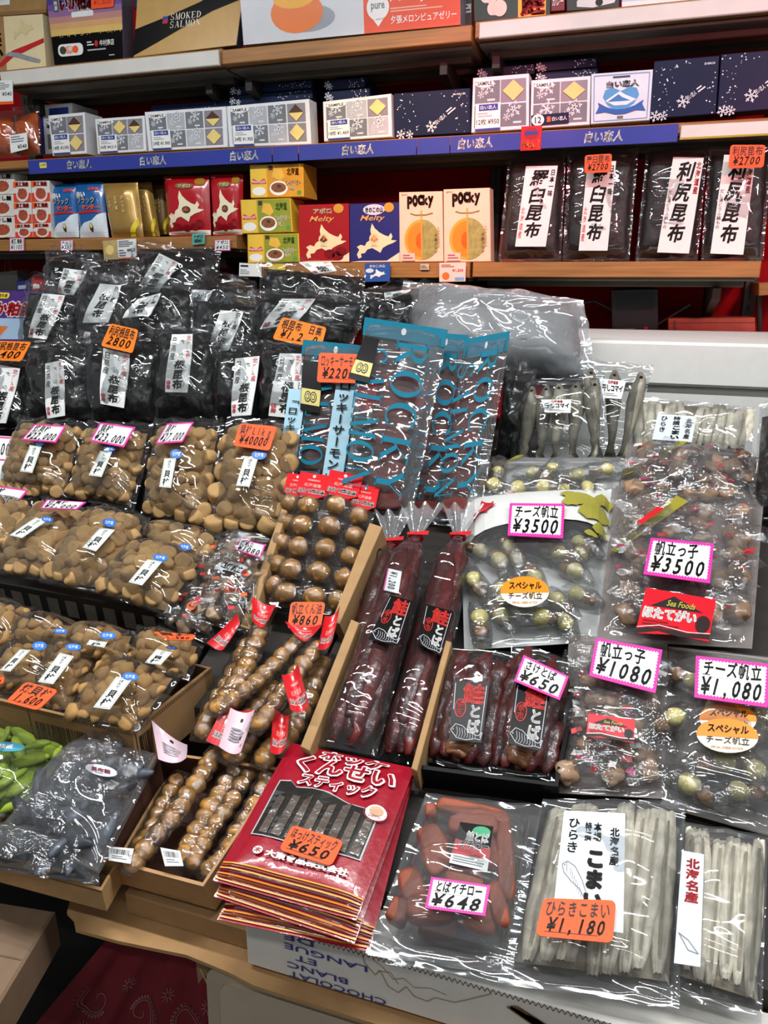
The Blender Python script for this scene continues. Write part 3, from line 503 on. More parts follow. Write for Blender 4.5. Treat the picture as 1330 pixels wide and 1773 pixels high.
# lower left shelf
BOWL = K('#b5543c', .45, .3, 60)
def flakebox(b, q, red):
    if red: b.rect(q, .0, 0, 1, .42, K('#e2482c', .4, .05), .0006)
    b.ell(q, .52, .36, .36, .36, K('#efe9df', .4, .05), .001); b.ell(q, .52, .38, .28, .26, BOWL, .0014); T(b, q, '紅鮭' if red else 'ほぐし鮭', (.14, .74, .88, .96), K('#c02a20', .4, 0) if red else INK, bold=.03, h=.0016)
    if red: b.rect(q, 0, .7, .2, .98, ORG, .001)
    T(b, q, 'ほぐし', (.3, .54, .8, .66), K('#7a2a1c', .4, 0), h=.002)
g = 'salmon flake cartons stacked on the lower left shelf'
for q, lb in ((Q((-1.9293,1.99,1.7968),(-1.833,1.99,1.7948),(-1.8396,1.99,1.7354),(-1.9413,1.99,1.7368)), 'top'), (Q((-1.9367,1.985,1.7346),(-1.8374,1.985,1.7333),(-1.8441,1.985,1.673),(-1.9489,1.985,1.6736)), 'middle'), (Q((-1.9444,1.98,1.6715),(-1.842,1.98,1.6709),(-1.8485,1.98,1.6113),(-1.9564,1.98,1.6112)), 'bottom')):
    carton('salmon_flake_box', q, .06, WHITEB, 'white salmon flake box with black writing, '+lb+' of the left stack', lambda b, q: flakebox(b, q, 0), g)
for j, (y0, y1, w) in enumerate(((314, 350, 'top'), (351, 387, 'middle'), (388, 411, 'bottom'))):
    for i, (x0, x1, s) in enumerate(((23, 53, 'left'), (54, 86, 'right'))):
        q = Q(*[tuple(p) for p in ((0, 0, 0),)*4]) if 0 else [[Q((-1.8257,1.975,1.7689),(-1.7615,1.975,1.7683),(-1.7693,1.975,1.7111),(-1.8342,1.975,1.7112)), Q((-1.7593,1.975,1.7682),(-1.6941,1.975,1.7675),(-1.6995,1.975,1.7092),(-1.7672,1.975,1.711))], [Q((-1.8317,1.972,1.7093),(-1.7669,1.972,1.7092),(-1.7749,1.972,1.651),(-1.8382,1.972,1.6506)), Q((-1.7648,1.972,1.7091),(-1.6969,1.972,1.7089),(-1.7045,1.972,1.6496),(-1.7706,1.972,1.6509))], [Q((-1.8357,1.969,1.6487),(-1.7704,1.969,1.6491),(-1.775,1.969,1.6098),(-1.8408,1.969,1.6091)), Q((-1.7682,1.969,1.6491),(-1.7019,1.969,1.6494),(-1.7064,1.969,1.6088),(-1.7729,1.969,1.6098))]][j][i]
        carton('red_salmon_box', q, .06, WHITEB, 'red and white salmon flake box, %s one of the %s column' % (w, s), lambda b, q: flakebox(b, q, 1), g)
def pouch(name, q, H, mat, label, art, seed, group=None, cat='pouch', parts=(), nu=24, nv=28, plateau=4, fr=14, wr=.0018, back=.012):
    """printed foil pouch: flat sealed rim, puffed middle; print follows the surface"""
    b = MB(); so = Vector((seed*3.3, seed, 2))
    def sh(u, v): return H*dome(u, v, .03, plateau)+wr*(ridge(Vector((u*q.w*fr, v*q.l*fr*.5, 0))+so)-.2)*min(1, min(u, 1-u, v, 1-v)*8)
    b.grid(lambda u, v: q.S(u, v, sh(u, v)), nu, nv, mat); b.grid(lambda u, v: q.S(1-u, v, -.001-back*dome(u, v, .03, 2.5)), 8, 8, mat)
    o = solo(b, name, q, label, cat, group, True)
    q2 = Q(*q.a); q2.bend = lambda u, v: sh(u, v)+.0012
    if art: c = MB(); art(c, q2); c.obj('print', o)
    return o
def dpoly(b, q, pts, mat, h=.0008, n=9):
    """print patch cut into small facets so that it follows a puffed pouch"""
    us = [p[0] for p in pts]; vs = [p[1] for p in pts]; u0, u1, v0, v1 = min(us), max(us), min(vs), max(vs)
    bm = bmesh.new(); bm.faces.new([bm.verts.new((u, v, 0)) for u, v in pts])
    for k in range(1, n):
        for co, no in (((u0+(u1-u0)*k/n, 0, 0), (1, 0, 0)), ((0, v0+(v1-v0)*k/n, 0), (0, 1, 0))):
            bmesh.ops.bisect_plane(bm, geom=bm.verts[:]+bm.edges[:]+bm.faces[:], plane_co=co, plane_no=no)
    bm.verts.index_update(); b.add([q.S(v.co.x, v.co.y, h) for v in bm.verts], [[v.index for v in f.verts] for f in bm.faces], mat); bm.free()
BLUF = K('#1c62a6', .25, .15, 20, coat=.5)
def ramen(b, q):
    dpoly(b, q, [(0, 0), (1, 0), (1, .45), (.8, .40), (.6, .30), (.3, .26), (0, .12)], K('#dfe8ef', .3, .08, coat=.4)); T(b, q, '白い', (.12, .72, .45, .82), WHITE, bold=.06); T(b, q, 'ブラック', (.14, .60, .78, .73), INK, bold=.06, h=.0016); T(b, q, 'ブラック', (.15, .605, .77, .725), GREYL, bold=.02, h=.002); T(b, q, 'サンダー', (.3, .49, .88, .58), K('#e8582a', .3, 0), bold=.06, h=.0016); dpoly(b, q, [(.1, .42), (.9, .44), (.9, .48), (.1, .46)], RED); T(b, q, '北海道', (.55, .84, .9, .9), K('#e84a3c', .4, 0), bold=.04)
    b.ell(q, .55, .17, .07, .08, K('#4a3a22', .4, .2), .0014); b.ell(q, .55, .2, .05, .04, COOK, .0018)
pouch('chocolate_pouch', Q((-1.7085,2.0016,1.7581),(-1.6166,2.0016,1.7582),(-1.6175,1.9859,1.6083),(-1.7063,1.9858,1.6079)), .014, BLUF, 'blue pouch with white cow print, left one of two', ramen, 3, 'blue pouches on the lower left shelf')
pouch('chocolate_pouch', Q((-1.6206,1.9968,1.7594),(-1.5229,1.9967,1.7592),(-1.5086,1.9807,1.6065),(-1.6093,1.9807,1.6063)), .016, BLUF, 'blue pouch with white cow print beside the gold pouches', ramen, 4, 'blue pouches on the lower left shelf')
GOLDF = K('#b8924e', .28, .12, 18, coat=.5, met=.35)
def gold(b, q): [T(b, q, w, (.2+.2*i, .42+.05*(2-i), .3+.2*i, .74), K('#d8bd86', .3, 0), vert=True, bold=.03) for i, w in enumerate(('じゃが', '北海道', 'ポックル'))]; dpoly(b, q, [(.62, 0), (.78, 0), (.96, .22), (.96, .34)], YEL)
pouch('potato_snack_pouch', Q((-1.5193,1.9912,1.7539),(-1.401,1.9911,1.7529),(-1.3854,1.9756,1.6061),(-1.4947,1.9756,1.6061)), .024, GOLDF, 'gold snack pouch with yellow corner stripe, foremost of the gold ones', gold, 6, 'gold pouches on the lower left shelf')
pouch('potato_snack_pouch', Q((-1.4451,2.0366,1.7575),(-1.3858,2.0367,1.7586),(-1.3615,2.021,1.6094),(-1.4211,2.0209,1.6086)), .02, GOLDF, 'gold snack pouch behind the foremost gold one', gold, 7, 'gold pouches on the lower left shelf')
pouch('potato_snack_pouch', Q((-1.4138,2.076,1.7526),(-1.3582,2.0762,1.754),(-1.3504,2.0618,1.6175),(-1.4066,2.0616,1.6151)), .02, K('#7d6238', .3, .12, 18, coat=.4), 'bronze pouch behind the gold ones beside the red pouch', gold, 8)
REDF = K('#b3141f', .25, .12, 18, coat=.5)
def redp(b, q):
    pts = [(.08+.84*a, .12+.62*v) for a, v in HOKK]; dpoly(b, q, pts, K('#efe2c0', .35, .05), .001); dpoly(b, q, [(.0, .02), (1, .02), (1, .10), (0, .06)], K('#ece6da', .35, .05))
    b.ell(q, .55, .42, .10, .06, CHOC, .0016); b.poly(q, [(.45, .40), (.55, .47), (.6, .40)], K('#b8502c'), .002); b.ell(q, .52, .82, .2, .05, K('#7a5a34', .4, .1), .0014); T(b, q, 'アポロ', (.38, .79, .66, .85), COOK, h=.0018); b.ell(q, .84, .9, .1, .07, K('#a5761f', .3, .1), .0014); [b.ell(q, u, v, .09, .06, K('#8e0f1c', .35, .3, 60), .0014) for u, v in ((.3, .14), (.5, .12), (.82, .2), (.7, .14))]; T(b, q, 'meiji', (.06, .93, .2, .96), WHITE)
pouch('chocolate_pouch', Q((-1.3159,1.9974,1.7657),(-1.1711,1.997,1.7619),(-1.1664,1.9805,1.6047),(-1.3017,1.9807,1.6067)), .02, REDF, 'red pouch with cream island map, left one of two', redp, 9, 'red pouches on the lower left shelf')
pouch('chocolate_pouch', Q((-1.1704,2.0024,1.7654),(-1.0681,2.0021,1.7631),(-1.0691,1.9855,1.605),(-1.162,1.9857,1.6064)), .02, REDF, 'red pouch with cream island map beside the yellow crisp boxes', redp, 10, 'red pouches on the lower left shelf')

def ptag(q, label, art, col=None, name='shelf_price_tag'):
    b = MB(); b.plate(q, [(0, 0), (1, 0), (1, 1), (0, 1)], .001, col or PAPER); art(b, q.lift(.001)); return solo(b, name, q, label, 'price tag', 'small price tags along the shelf edges')
PINKB = K('#e23c96', .5, .04)
def hand(w1, w2): return lambda b, q: (b.line(q, [(.02, .02), (.98, .02), (.98, .98), (.02, .98), (.02, .02)], .0022, PINKB, .0004), T(b, q, w1, (.1, .55, .9, .9), INK, jit=.06, h=.0005), T(b, q, w2, (.1, .1, .9, .52), INK, jit=.05, sh=.2, h=.0005))
ptag(Q((-1.8392,1.944,1.608),(-1.7847,1.944,1.6089),(-1.7914,1.944,1.5711),(-1.8463,1.944,1.57)), 'small pink edged ¥1100 tag below the salmon flake boxes', hand('紅鮭', '¥1100'))
ptag(Q((-1.6526,1.944,1.599),(-1.6068,1.944,1.6),(-1.6112,1.944,1.5711),(-1.6572,1.944,1.5699)), 'small pink edged ¥237 tag below the blue pouches', hand('チョコ', '¥237'))
ptag(Q((-1.1348,1.944,1.5937),(-1.0863,1.944,1.5945),(-1.0883,1.944,1.5646),(-1.137,1.944,1.5651)), 'small pink edged ¥450 tag below the right red pouch', hand('アポロ', '¥450'))
ptag(Q((-1.5007,1.94,1.5952),(-1.386,1.94,1.5999),(-1.3902,1.94,1.5469),(-1.5017,1.94,1.5428)), 'printed potato snack tag with photo below the gold pouches', lambda b, q: (b.rect(q, 0, 0, .44, 1, K('#c6ad72', .4, .2)), b.ell(q, .2, .5, .12, .25, COOK, .0008), T(b, q, '¥853', (.72, .36, .96, .52), INK), lines(b, q, (.48, .6, .94, .95), 4, GREYC), lines(b, q, (.48, .1, .7, .5), 3, GREYC), b.rect(q, .44, 0, 1, .07, ORG)))
ptag(Q((-1.2046,1.944,1.6097),(-1.1641,1.944,1.6121),(-1.1665,1.944,1.5835),(-1.2071,1.944,1.581)), 'small teal ¥840 tag below the left red pouch', lambda b, q: (T(b, q, 'アポロ', (.15, .55, .85, .85), INK), T(b, q, '¥840', (.2, .15, .8, .5), INK)), K('#5fae9e', .5, .05))
ptag(Q((-1.0619,1.944,1.5328),(-0.9949,1.944,1.5295),(-0.9967,1.944,1.4964),(-1.0659,1.944,1.4979)), 'plain white tag below the lowest yellow crisp box', lambda b, q: (lines(b, q, (.06, .65, .6, .9), 1, INK), lines(b, q, (.06, .15, .5, .55), 3, GREYL)))
ptag(Q((-0.974,1.944,1.5294),(-0.9239,1.944,1.5292),(-0.9253,1.944,1.4964),(-0.9757,1.944,1.4949)), 'yellow crisp tag at the left of the lower middle shelf', lambda b, q: (b.ell(q, .3, .6, .2, .25, COOK), T(b, q, '¥570', (.5, .2, .95, .5), INK)), YEL)
ptag(Q((-0.6939,1.94,1.5296),(-0.6244,1.94,1.5307),(-0.6258,1.94,1.4851),(-0.6943,1.94,1.4835)), 'blue map tag under the dark blue island box', lambda b, q: (hokk(b, q, (.2, .15, .85, .7), WHITE), T(b, q, 'きのこの山', (.2, .76, .8, .92), WHITE), b.ell(q, .2, .6, .16, .12, K('#dfe4f4'), .001)), K('#2f57a8', .4, .08))
ptag(Q((-0.4942,1.94,1.5301),(-0.4259,1.94,1.5311),(-0.4259,1.94,1.4856),(-0.4931,1.94,1.484)), 'pink melon tag under the right melon box', lambda b, q: (b.ell(q, .25, .3, .14, .2, K('#e8722e')), b.rect(q, .6, .05, .95, .22, K('#7aa8d8')), T(b, q, '¥1,200', (.5, .5, .92, .66), K('#c83a2a', .4, 0)), lines(b, q, (.08, .75, .6, .92), 2, K('#c86a5a'))), K('#f6cfc4', .5, .05))
ptag(Q((-0.5454,1.945,1.5276),(-0.5226,1.945,1.5275),(-0.5223,1.945,1.5135),(-0.5452,1.945,1.5135)), 'tiny grey tag on the shelf edge below the left melon box', lambda b, q: lines(b, q, (.1, .2, .9, .8), 2, GREYC), K('#c9b8a4'))

def crisps(green):
    def f(b, q):
        b.rect(q, .02, .02, .32, .98, K('#f0c84a', .35, .05, coat=.3), .0006); b.ell(q, .17, .2, .13, .13, WHITE, .001); b.poly(q, [(.03, .42), (.31, .42), (.28, .58), (.17, .50), (.06, .58)], K('#d8322a', .4, 0), .0012); T(b, q, 'PRINGLES', (.05, .44, .29, .52), WHITE, h=.0018)
        c = K('#8d9a34', .35, .1, coat=.3) if green else K('#d99a2c', .35, .1, coat=.3); b.rect(q, .34, .02, .98, .98, c, .0006)
        b.ell(q, .54, .28, .17, .22, WHITE, .001); b.ell(q, .54, .30, .14, .15, K('#8a5a3a', .4, .3, 80), .0014); b.ell(q, .55, .34, .04, .05, CHOC, .0018); b.poly(q, [(.42, .62), (.58, .50), (.66, .62), (.60, .86), (.46, .88)], K('#e4b84a', .4, .1), .0012); b.rect(q, .36, .82, .44, .95, CHOC, .001)
        T(b, q, '北海道', (.70, .66, .92, .88), K('#4d7a2c' if green else '#a5641c', .4, 0), bold=.04, h=.0012); T(b, q, 'じゃがバター', (.68, .34, .96, .52), WHITE, bold=.03, h=.0012); T(b, q, '味', (.74, .2, .84, .32), WHITE, bold=.03); b.ell(q, .92, .14, .04, .07, K('#4f9a4a'), .001)
    return f
g = 'yellow crisp boxes stacked left of the lower middle shelf'
carton('crisp_box', Q((-1.0305,1.97,1.7822),(-0.874,1.97,1.7786),(-0.8752,1.97,1.6976),(-1.032,1.97,1.6993)), .09, K('#e0a93a', .35, .05, coat=.3), 'orange yellow crisp box, topmost of its stack', crisps(0), g)
carton('crisp_box', Q((-1.0611,1.965,1.6953),(-0.9115,1.965,1.6954),(-0.9082,1.965,1.6105),(-1.0613,1.965,1.6085)), .09, K('#d8b23c', .35, .05, coat=.3), 'yellow and green crisp box, middle of its stack', crisps(1), g)
carton('crisp_box', Q((-1.0439,1.962,1.6066),(-0.89,1.962,1.6071),(-0.8893,1.962,1.5337),(-1.0467,1.962,1.5315)), .09, K('#d8b23c', .35, .05, coat=.3), 'yellow and green crisp box, lowest of its stack', crisps(1), g)
def island(red):
    def f(b, q):
        hokk(b, q, (.13, .06, .95, .66), K('#f1ddb4', .4, .04), .0008); b.poly(q, [(0, 0), (1, 0), (1, .16), (.75, .02), (.2, .02)], K('#f0dcc0', .4, .04)); b.ell(q, .50, .40, .10, .09, K('#e4cfa0'), .0012); b.poly(q, [(.42, .38), (.50, .47), (.58, .38), (.5, .34)], CHOC if red else K('#d08a4e'), .0016); b.poly(q, [(.5, .47), (.54, .40), (.47, .36)], K('#d8603a') if red else K('#e8b078'), .002)
        b.ell(q, .80, .92, .10, .08, K('#d09a3a', .3, .1, coat=.5), .001); lines(b, q, (.44, .26, .58, .30), 2, K('#b89a6a'))
        if red: T(b, q, 'アポロ', (.3, .84, .66, .93), K('#f0e2c0', .4, 0), bold=.04); [b.ell(q, u, v, .11, .08, K('#7d0c18', .4, .3, 60), .0011) for u, v in ((.62, .14), (.84, .18), (.78, .1))]
        else: b.ell(q, .5, .89, .22, .09, K('#d9d3e6'), .0008); T(b, q, 'きのこの山', (.33, .84, .68, .93), INK, bold=.04)
        T(b, q, 'Melty', (.22, .68, .72, .80), K('#e0a060', .4, 0), sh=.3, bold=.01)
    return f
carton('island_chocolate_box', Q((-0.8887,1.965,1.6777),(-0.7462,1.965,1.6782),(-0.7467,1.965,1.5345),(-0.8924,1.965,1.5338)), .06, K('#a3171f', .35, .06, coat=.3), 'red box with cream island map beside the crisp boxes', island(1))
carton('island_chocolate_box', Q((-0.7446,1.965,1.6768),(-0.6097,1.965,1.6773),(-0.6072,1.965,1.5338),(-0.7451,1.965,1.5331)), .06, K('#2a2a72', .35, .06, coat=.3), 'dark blue box with cream island map left of the melon boxes', island(0))
MEL = K('#f08a2a', .4, .12, 20); RIND = K('#a39a58', .5, .3, 90); POCK = K('#f4cbb0', .38, .04, coat=.3)
def pocky(b, q):
    for i, ch in enumerate('Pocky'): t = q.sub(.20+.12*i, .80+(.02 if i in (2, 3) else 0)-.02*(i == 4)-.03*(i == 0), .31+.12*i, .93+.02*(i in (1, 2, 3))); T(b, t, ch, (0, 0, 1, 1), K('#3d2416', .4, 0), bold=.05, h=.0012)
    b.ell(q, .52, .32, .40, .29, K('#f4a43c', .4, .05), .0007, 90, 270); b.ell(q, .52, .32, .34, .25, MEL, .001, 90, 270); b.ell(q, .50, .30, .12, .12, K('#e0641c', .4, .3, 60), .0013, 90, 270); b.ell(q, .52, .32, .40, .29, RIND, .0008, -90, 90)
    b.rect(q, .50, .04, .53, .74, K('#d99a4a', .4, 0), .0012); b.line(q, [(.26, .70), (.38, .675), (.62, .675), (.78, .70)], .0025, K('#8c7a3c', .4, 0), .0014)
    T(b, q, '夕張メロン', (.80, .12, .88, .40), K('#5a3a24', .4, 0), vert=True); lines(b, q, (.88, .2, .93, .5), 8, K('#c89a7a')); T(b, q, 'glico', (.06, .95, .2, .975), RED)
for q, lb in ((Q((-0.6098,1.965,1.7004),(-0.497,1.965,1.6996),(-0.49,1.965,1.5332),(-0.6072,1.965,1.5324)), 'peach box with half an orange melon, left one of two'), (Q((-0.4934,1.962,1.7031),(-0.3778,1.962,1.7034),(-0.3676,1.962,1.5325),(-0.4877,1.962,1.5317)), 'peach box with half an orange melon beside the kelp packets')):
    o = carton('melon_stick_box', q, .05, POCK, lb, pocky, 'melon biscuit stick boxes on the lower middle shelf')
    c = MB(); t = q.sub(.06, .02, .36, .13, .002); c.plate(t, [(0, 0), (1, 0), (1, 1), (0, 1)], .0008, K('#f3c3b4', .5, 0)); lines(c, t, (.1, .15, .9, .85), 2, K('#b04a6a'), .0012); c.obj('price_sticker', o)

# ================================================================ upright kelp packets
KELPF = K('#2a1a16', .5, .35, 50, .6, 60); LABP = K('#f3e6df', .55, .03)
def packet(q, lq, big, small, red, label, seed):
    t = thing('kelp_packet', q, label, 'packet', 'upright kelp packets on the lower right shelf')
    heap(t, q, .022, seed, KELPF, 'dried_kelp', .006, 18, .05, .02, .95, .93, 26, 36, 5); film(t, q, .030, seed, FILM, .004, nu=22, nv=30, fr=14, p=4)
    b = MB(); b.plate(lq, [(0, 0), (1, 0), (1, 1), (0, 1)], .0008, LABP); T(b, lq, big, (.2, .1, .78, .96), INK, vert=True, bold=.03, jit=.05, sh=.15); T(b, lq, small, (.80, .62, .97, .96), INK if not red else RED, vert=True, bold=.03); T(b, lq, '北海道産' if not red else 'だし湯どうふ鍋もの', (.03, .1 if not red else .25, .17, .5 if not red else .66), RED if not red else INK, vert=True)
    b.obj('paper_label', t)
packet(Q((-0.346,2.0358,1.7849),(-0.2089,2.0361,1.7865),(-0.1988,2.0005,1.5336),(-0.357,2.0004,1.5331)), Q((-0.2975,1.9979,1.7522),(-0.2217,1.9976,1.7504),(-0.2356,1.9719,1.5668),(-0.3104,1.972,1.5676)), '羅臼昆布', '日本一味', 0, 'dark kelp packet with white label beside the melon box', 2)
packet(Q((-0.2021,2.0255,1.7823),(-0.0408,2.0258,1.785),(-0.0373,1.9905,1.5339),(-0.195,1.9905,1.5334)), Q((-0.1516,1.9883,1.7552),(-0.0875,1.9881,1.7537),(-0.0887,1.9603,1.5558),(-0.1556,1.9604,1.5564)), '羅臼昆布', '日本一味', 0, 'dark kelp packet with white label half covered by an orange card', 4)
packet(Q((-0.0228,2.0308,1.7849),(0.1101,2.031,1.786),(0.1154,1.9954,1.5331),(-0.024,1.9954,1.5326)), Q((0.0374,1.9937,1.7577),(0.1028,1.9931,1.7536),(0.0932,1.9642,1.5479),(0.0234,1.9646,1.551)), '利尻昆布', '北海道産', 1, 'dark kelp packet with white label, third from the left', 6)
packet(Q((0.1126,2.0201,1.7795),(0.2415,2.0199,1.7781),(0.2544,1.9855,1.5334),(0.1223,1.9854,1.5329)), Q((0.1438,1.9835,1.7565),(0.209,1.9828,1.7512),(0.2074,1.9537,1.5442),(0.1383,1.9541,1.5473)), '利尻昆布', '北海道産', 1, 'dark kelp packet at the right with orange ¥2700 card at its top', 8)

# ---------------------------------------------------------------- price cards
PINK = K('#e0309c', .5, .04); CARD = K('#e9ece8', .55, .03)
def pink_card(q, w1, w2, label, bend=0):
    b = MB(); b.plate(q, [(0, 0), (1, 0), (1, 1), (0, 1)], .0012, PINK)
    nu, nv = 20, 11; mu, mv = .0055/q.w*q.w/.09*.9, .06; mu, mv = .05, .085; zz = []
    for i in range(nu): zz += [(mu+(1-2*mu)*i/nu, mv+(.018 if i % 1 == 0 else 0)), (mu+(1-2*mu)*(i+.5)/nu, mv-.018)]
    for i in range(nv): zz += [(1-mu-.010, mv+(1-2*mv)*i/nv), (1-mu+.010, mv+(1-2*mv)*(i+.5)/nv)]
    for i in range(nu): zz += [(1-mu-(1-2*mu)*i/nu, 1-mv-.018), (1-mu-(1-2*mu)*(i+.5)/nu, 1-mv+.018)]
    for i in range(nv): zz += [(mu+.010, 1-mv-(1-2*mv)*i/nv), (mu-.010, 1-mv-(1-2*mv)*(i+.5)/nv)]
    b.poly(q, zz, CARD, .0015); b.line(q, [(.12, .52), (.88, .52)], .0004, GREYC, .0017); lines(b, q, (.10, .53, .26, .60), 1, GREYC, .0018)
    n1 = min(.80, .17*len(w1)); T(b, q, w1, (.10, .56, .10+n1, .90), INK, jit=.10, bold=.018, h=.002); T(b, q, w2, (.08, .08, .92, .55), INK, jit=.07, sh=.22, bold=.02, h=.002); b.line(q, [(.1, .13), (.9, .13)], .0004, GREYC, .0017)
    return solo(b, 'price_card', q, label, 'price card')
def orange_card(q, w1, w2, label, col=None):
    b = MB(); b.plate(q, rr(q, 0, 0, 1, 1, .006), .0012, col or ORGF); T(b, q, w1, (.06, .54, .94, .92), INK, jit=.10, bold=.016, h=.0017); T(b, q, w2, (.12, .12, .90, .54), INK, jit=.07, sh=.2, bold=.018, h=.0017); b.line(q, [(.1, .13), (.8, .13)], .0005, INK, .0016)
    return solo(b, 'price_card', q, label, 'price card')
ORG2 = K('#ff8420', .55, .05)
orange_card(Q((-0.156,1.9464,1.7635),(-0.0959,1.9465,1.7645),(-0.095,1.9438,1.7255),(-0.1541,1.9438,1.7252)), '羅臼昆布', '¥2700', 'orange ¥2700 card over the second upright kelp packet')
orange_card(Q((0.1511,1.9419,1.7701),(0.221,1.9417,1.7668),(0.2223,1.9385,1.7221),(0.1522,1.9386,1.7225)), '利尻昆布', '¥2700', 'orange ¥2700 card over the rightmost kelp packet')

# ================================================================ behind the display
b = MB(); b.aabb(-.19, 1.74, 1.0, .75, 2.10, 1.272, K('#dcdcd6', .55, .04)); o = tag(b.obj('foam_box', loc=(.2, 1.8, 1.0)), 'long white foam box behind the dried fish bags', 'box')
c = MB(); c.aabb(-.20, 1.722, 1.274, .76, 2.12, 1.366, K('#e4e4de', .55, .04), .006); c.obj('lid', o)
b = MB(); q = Q((-0.0789,2.12,1.4636),(0.0372,2.12,1.4671),(0.0488,2.12,1.3551),(-0.066,2.12,1.3495)); b.box(q, .12, K('#1b1c1e', .5, .1)); b.rect(q, .1, .55, .9, .92, K('#101112', .3, 0)); b.rect(q, .1, .1, .5, .14, GREYC); b.rect(q, .7, .1, .78, .16, RED); solo(b, 'black_printer', q, 'black boxy printer standing under the kelp packet shelf', 'printer')
b = MB(); q = Q((0.0689,2.13,1.3941),(0.2735,2.13,1.3989),(0.2815,2.13,1.3398),(0.0752,2.13,1.3344)); b.box(q, .1, K('#b3503e', .6, .15)); b.line(q, [(.0, .8), (1, .8)], .002, K('#7d3428')); b.rect(q, .06, .2, .09, .9, K('#7d3428')); solo(b, 'reddish_carton', q, 'low reddish carton on the white foam box', 'carton')
b = MB()
b.tube([(-.20+.04*i, 2.16, 1.40+.035*math.sin(i*.9)) for i in range(9)], .004, K('#2c2523', .5), 6); tag(b.obj('power_cord', loc=(-.1, 2.1, 1.37)), 'dark looping cord beside the black printer', 'cord')
b = MB(); q = Q((0.2663,2.1,1.4821),(0.3391,2.1,1.4849),(0.343,2.1,1.4583),(0.2703,2.1,1.4524)); b.box(q, .18, WOOD); b.tube([q.S(.1, 0, -.05), q.S(.12, -3, -.05)], .006, DARKM, 8); solo(b, 'side_ledge', q, 'short wooden ledge at the right edge below the shelf', 'ledge')
b = MB(); b.aabb(-2.6, 1.98, 0, -1.46, 2.28, 1.436, K('#1c1917', .7, .2, 8)); b.rect(Q((-2.6, 1.98, 1.4), (-1.46, 1.98, 1.4), (-1.46, 1.98, .1), (-2.6, 1.98, .1)), .3, .0, .305, 1, INK, .001); tag(b.obj('back_counter', loc=(-2.0, 1.98, 0)), 'dark counter against the red wall behind the kelp bags at left', 'counter')
b = MB(); q = Q((-2.0676,2.1,1.5085),(-1.977,2.1,1.5157),(-1.9798,2.1,1.4477),(-2.0807,2.1,1.4415)); b.box(q, .05, K('#8e8f86', .6, .1)); b.tube([q.S(.45, 1, 0), q.S(.5, 1.6, 0), q.S(.62, 1.6, 0), q.S(.75, 1, 0)], .0015, K('#77786f'), 6); solo(b, 'paper_bag', q, 'grey green paper bag with thin handle at the far left', 'bag')
b = MB(); q = Q((-1.9405,2.05,1.4832),(-1.8863,2.05,1.4869),(-1.8933,2.05,1.4474),(-1.9478,2.05,1.4434)); b.box(q, .04, K('#2a3276', .4, .1), .004); b.rect(q, .2, .3, .8, .6, GREYL); solo(b, 'blue_tub', q, 'small dark blue tub beside the paper bag', 'tub')
b = MB(); q = Q((-1.869,2.04,1.494),(-1.8254,2.04,1.4958),(-1.8329,2.04,1.4516),(-1.8745,2.04,1.4495)); b.box(q, .03, K('#c01c26', .4, .1), .004); b.rect(q, .3, .8, .7, 1.15, K('#d2303a'), -.01); b.rect(q, .2, .2, .8, .5, WHITE); solo(b, 'red_bottle', q, 'small red container between blue tub and kelp bags', 'bottle')
b = MB(); q = Q((-1.8305,1.7413,1.4634),(-1.5588,1.739,1.4572),(-1.5928,1.6911,1.3256),(-1.8484,1.6888,1.3191)); b.box(q, .04, K('#4a2a78', .35, .1, coat=.3)); T(b, q, 'いか粕漬', (.28, .50, .98, .78), WHITE, bold=.09, h=.001); T(b, q, 'いか粕漬', (.285, .51, .975, .77), K('#d0182a', .4, 0), bold=.04, h=.0016); b.plate(q.lift(.0008), rr(q, .35, .84, .60, .95, .006), .0006, YEL); T(b, q, '産名道海北'[::-1], (.38, .86, .58, .93), INK, h=.002); b.rect(q, .2, .05, .95, .46, K('#a9c4de', .35, .15, 8), .001); b.poly(q, [(.4, .1), (.62, .1), (.7, .3), (.5, .32)], K('#e07a3a', .4, .2), .0014)
solo(b, 'squid_gift_box', q, 'purple squid box with red writing behind the kelp bags at left', 'box')

# ================================================================ what carries the display
def slope_z(y): return .811+(y-.597)*math.tan(math.radians(21))
for x0, y0, x1, y1, lb in ((-.405, .655, .8, 1.49, 'dark sloping board under the bags on the right of the stall'), (-.60, .83, -.41, 1.48, 'narrow dark sloping board under the scallop strips')):
    b = MB(); C8 = [(x0, y0), (x1, y0), (x1, y1), (x0, y1)]; b.add([(x, y, slope_z(y)-.006) for x, y in C8]+[(x, y, slope_z(y)-.03) for x, y in C8], [(0, 1, 2, 3), (4, 7, 6, 5), (0, 4, 5, 1), (1, 5, 6, 2), (2, 6, 7, 3), (3, 7, 4, 0)], K('#2b2723', .7, .2, 15))
    tag(b.obj('display_board', loc=(x0, y0, slope_z(y0)-.03)), lb, 'board')
for (x0, y0, x1, y1, z), lb in (((-1.9, .66, -.62, .98, .80), 'dark step under the open carton of scallop chips'), ((-1.9, .98, -.62, 1.30, .93), 'dark step under the black basket'), ((-2.2, 1.30, -.60, 1.50, 1.09), 'dark step behind the standing scallop bags'), ((-2.4, 1.50, -.20, 1.86, 1.16), 'dark step under the heap of kelp bags')):
    b = MB(); b.aabb(x0, y0, .2, x1, y1, z, K('#1d1a18', .75, .2, 10)); tag(b.obj('display_step', loc=(x0, y0, .2)), lb, 'step')
b = MB(); b.aabb(-1.9, .74, .05, .8, 1.7, .199, K('#191716', .8, .2)); b.aabb(-1.85, .80, .0, -1.8, .85, .05, DARKM); tag(b.obj('stall_base', loc=(-.5, .8, 0)), 'dark low base in the shade under the stall', 'base')
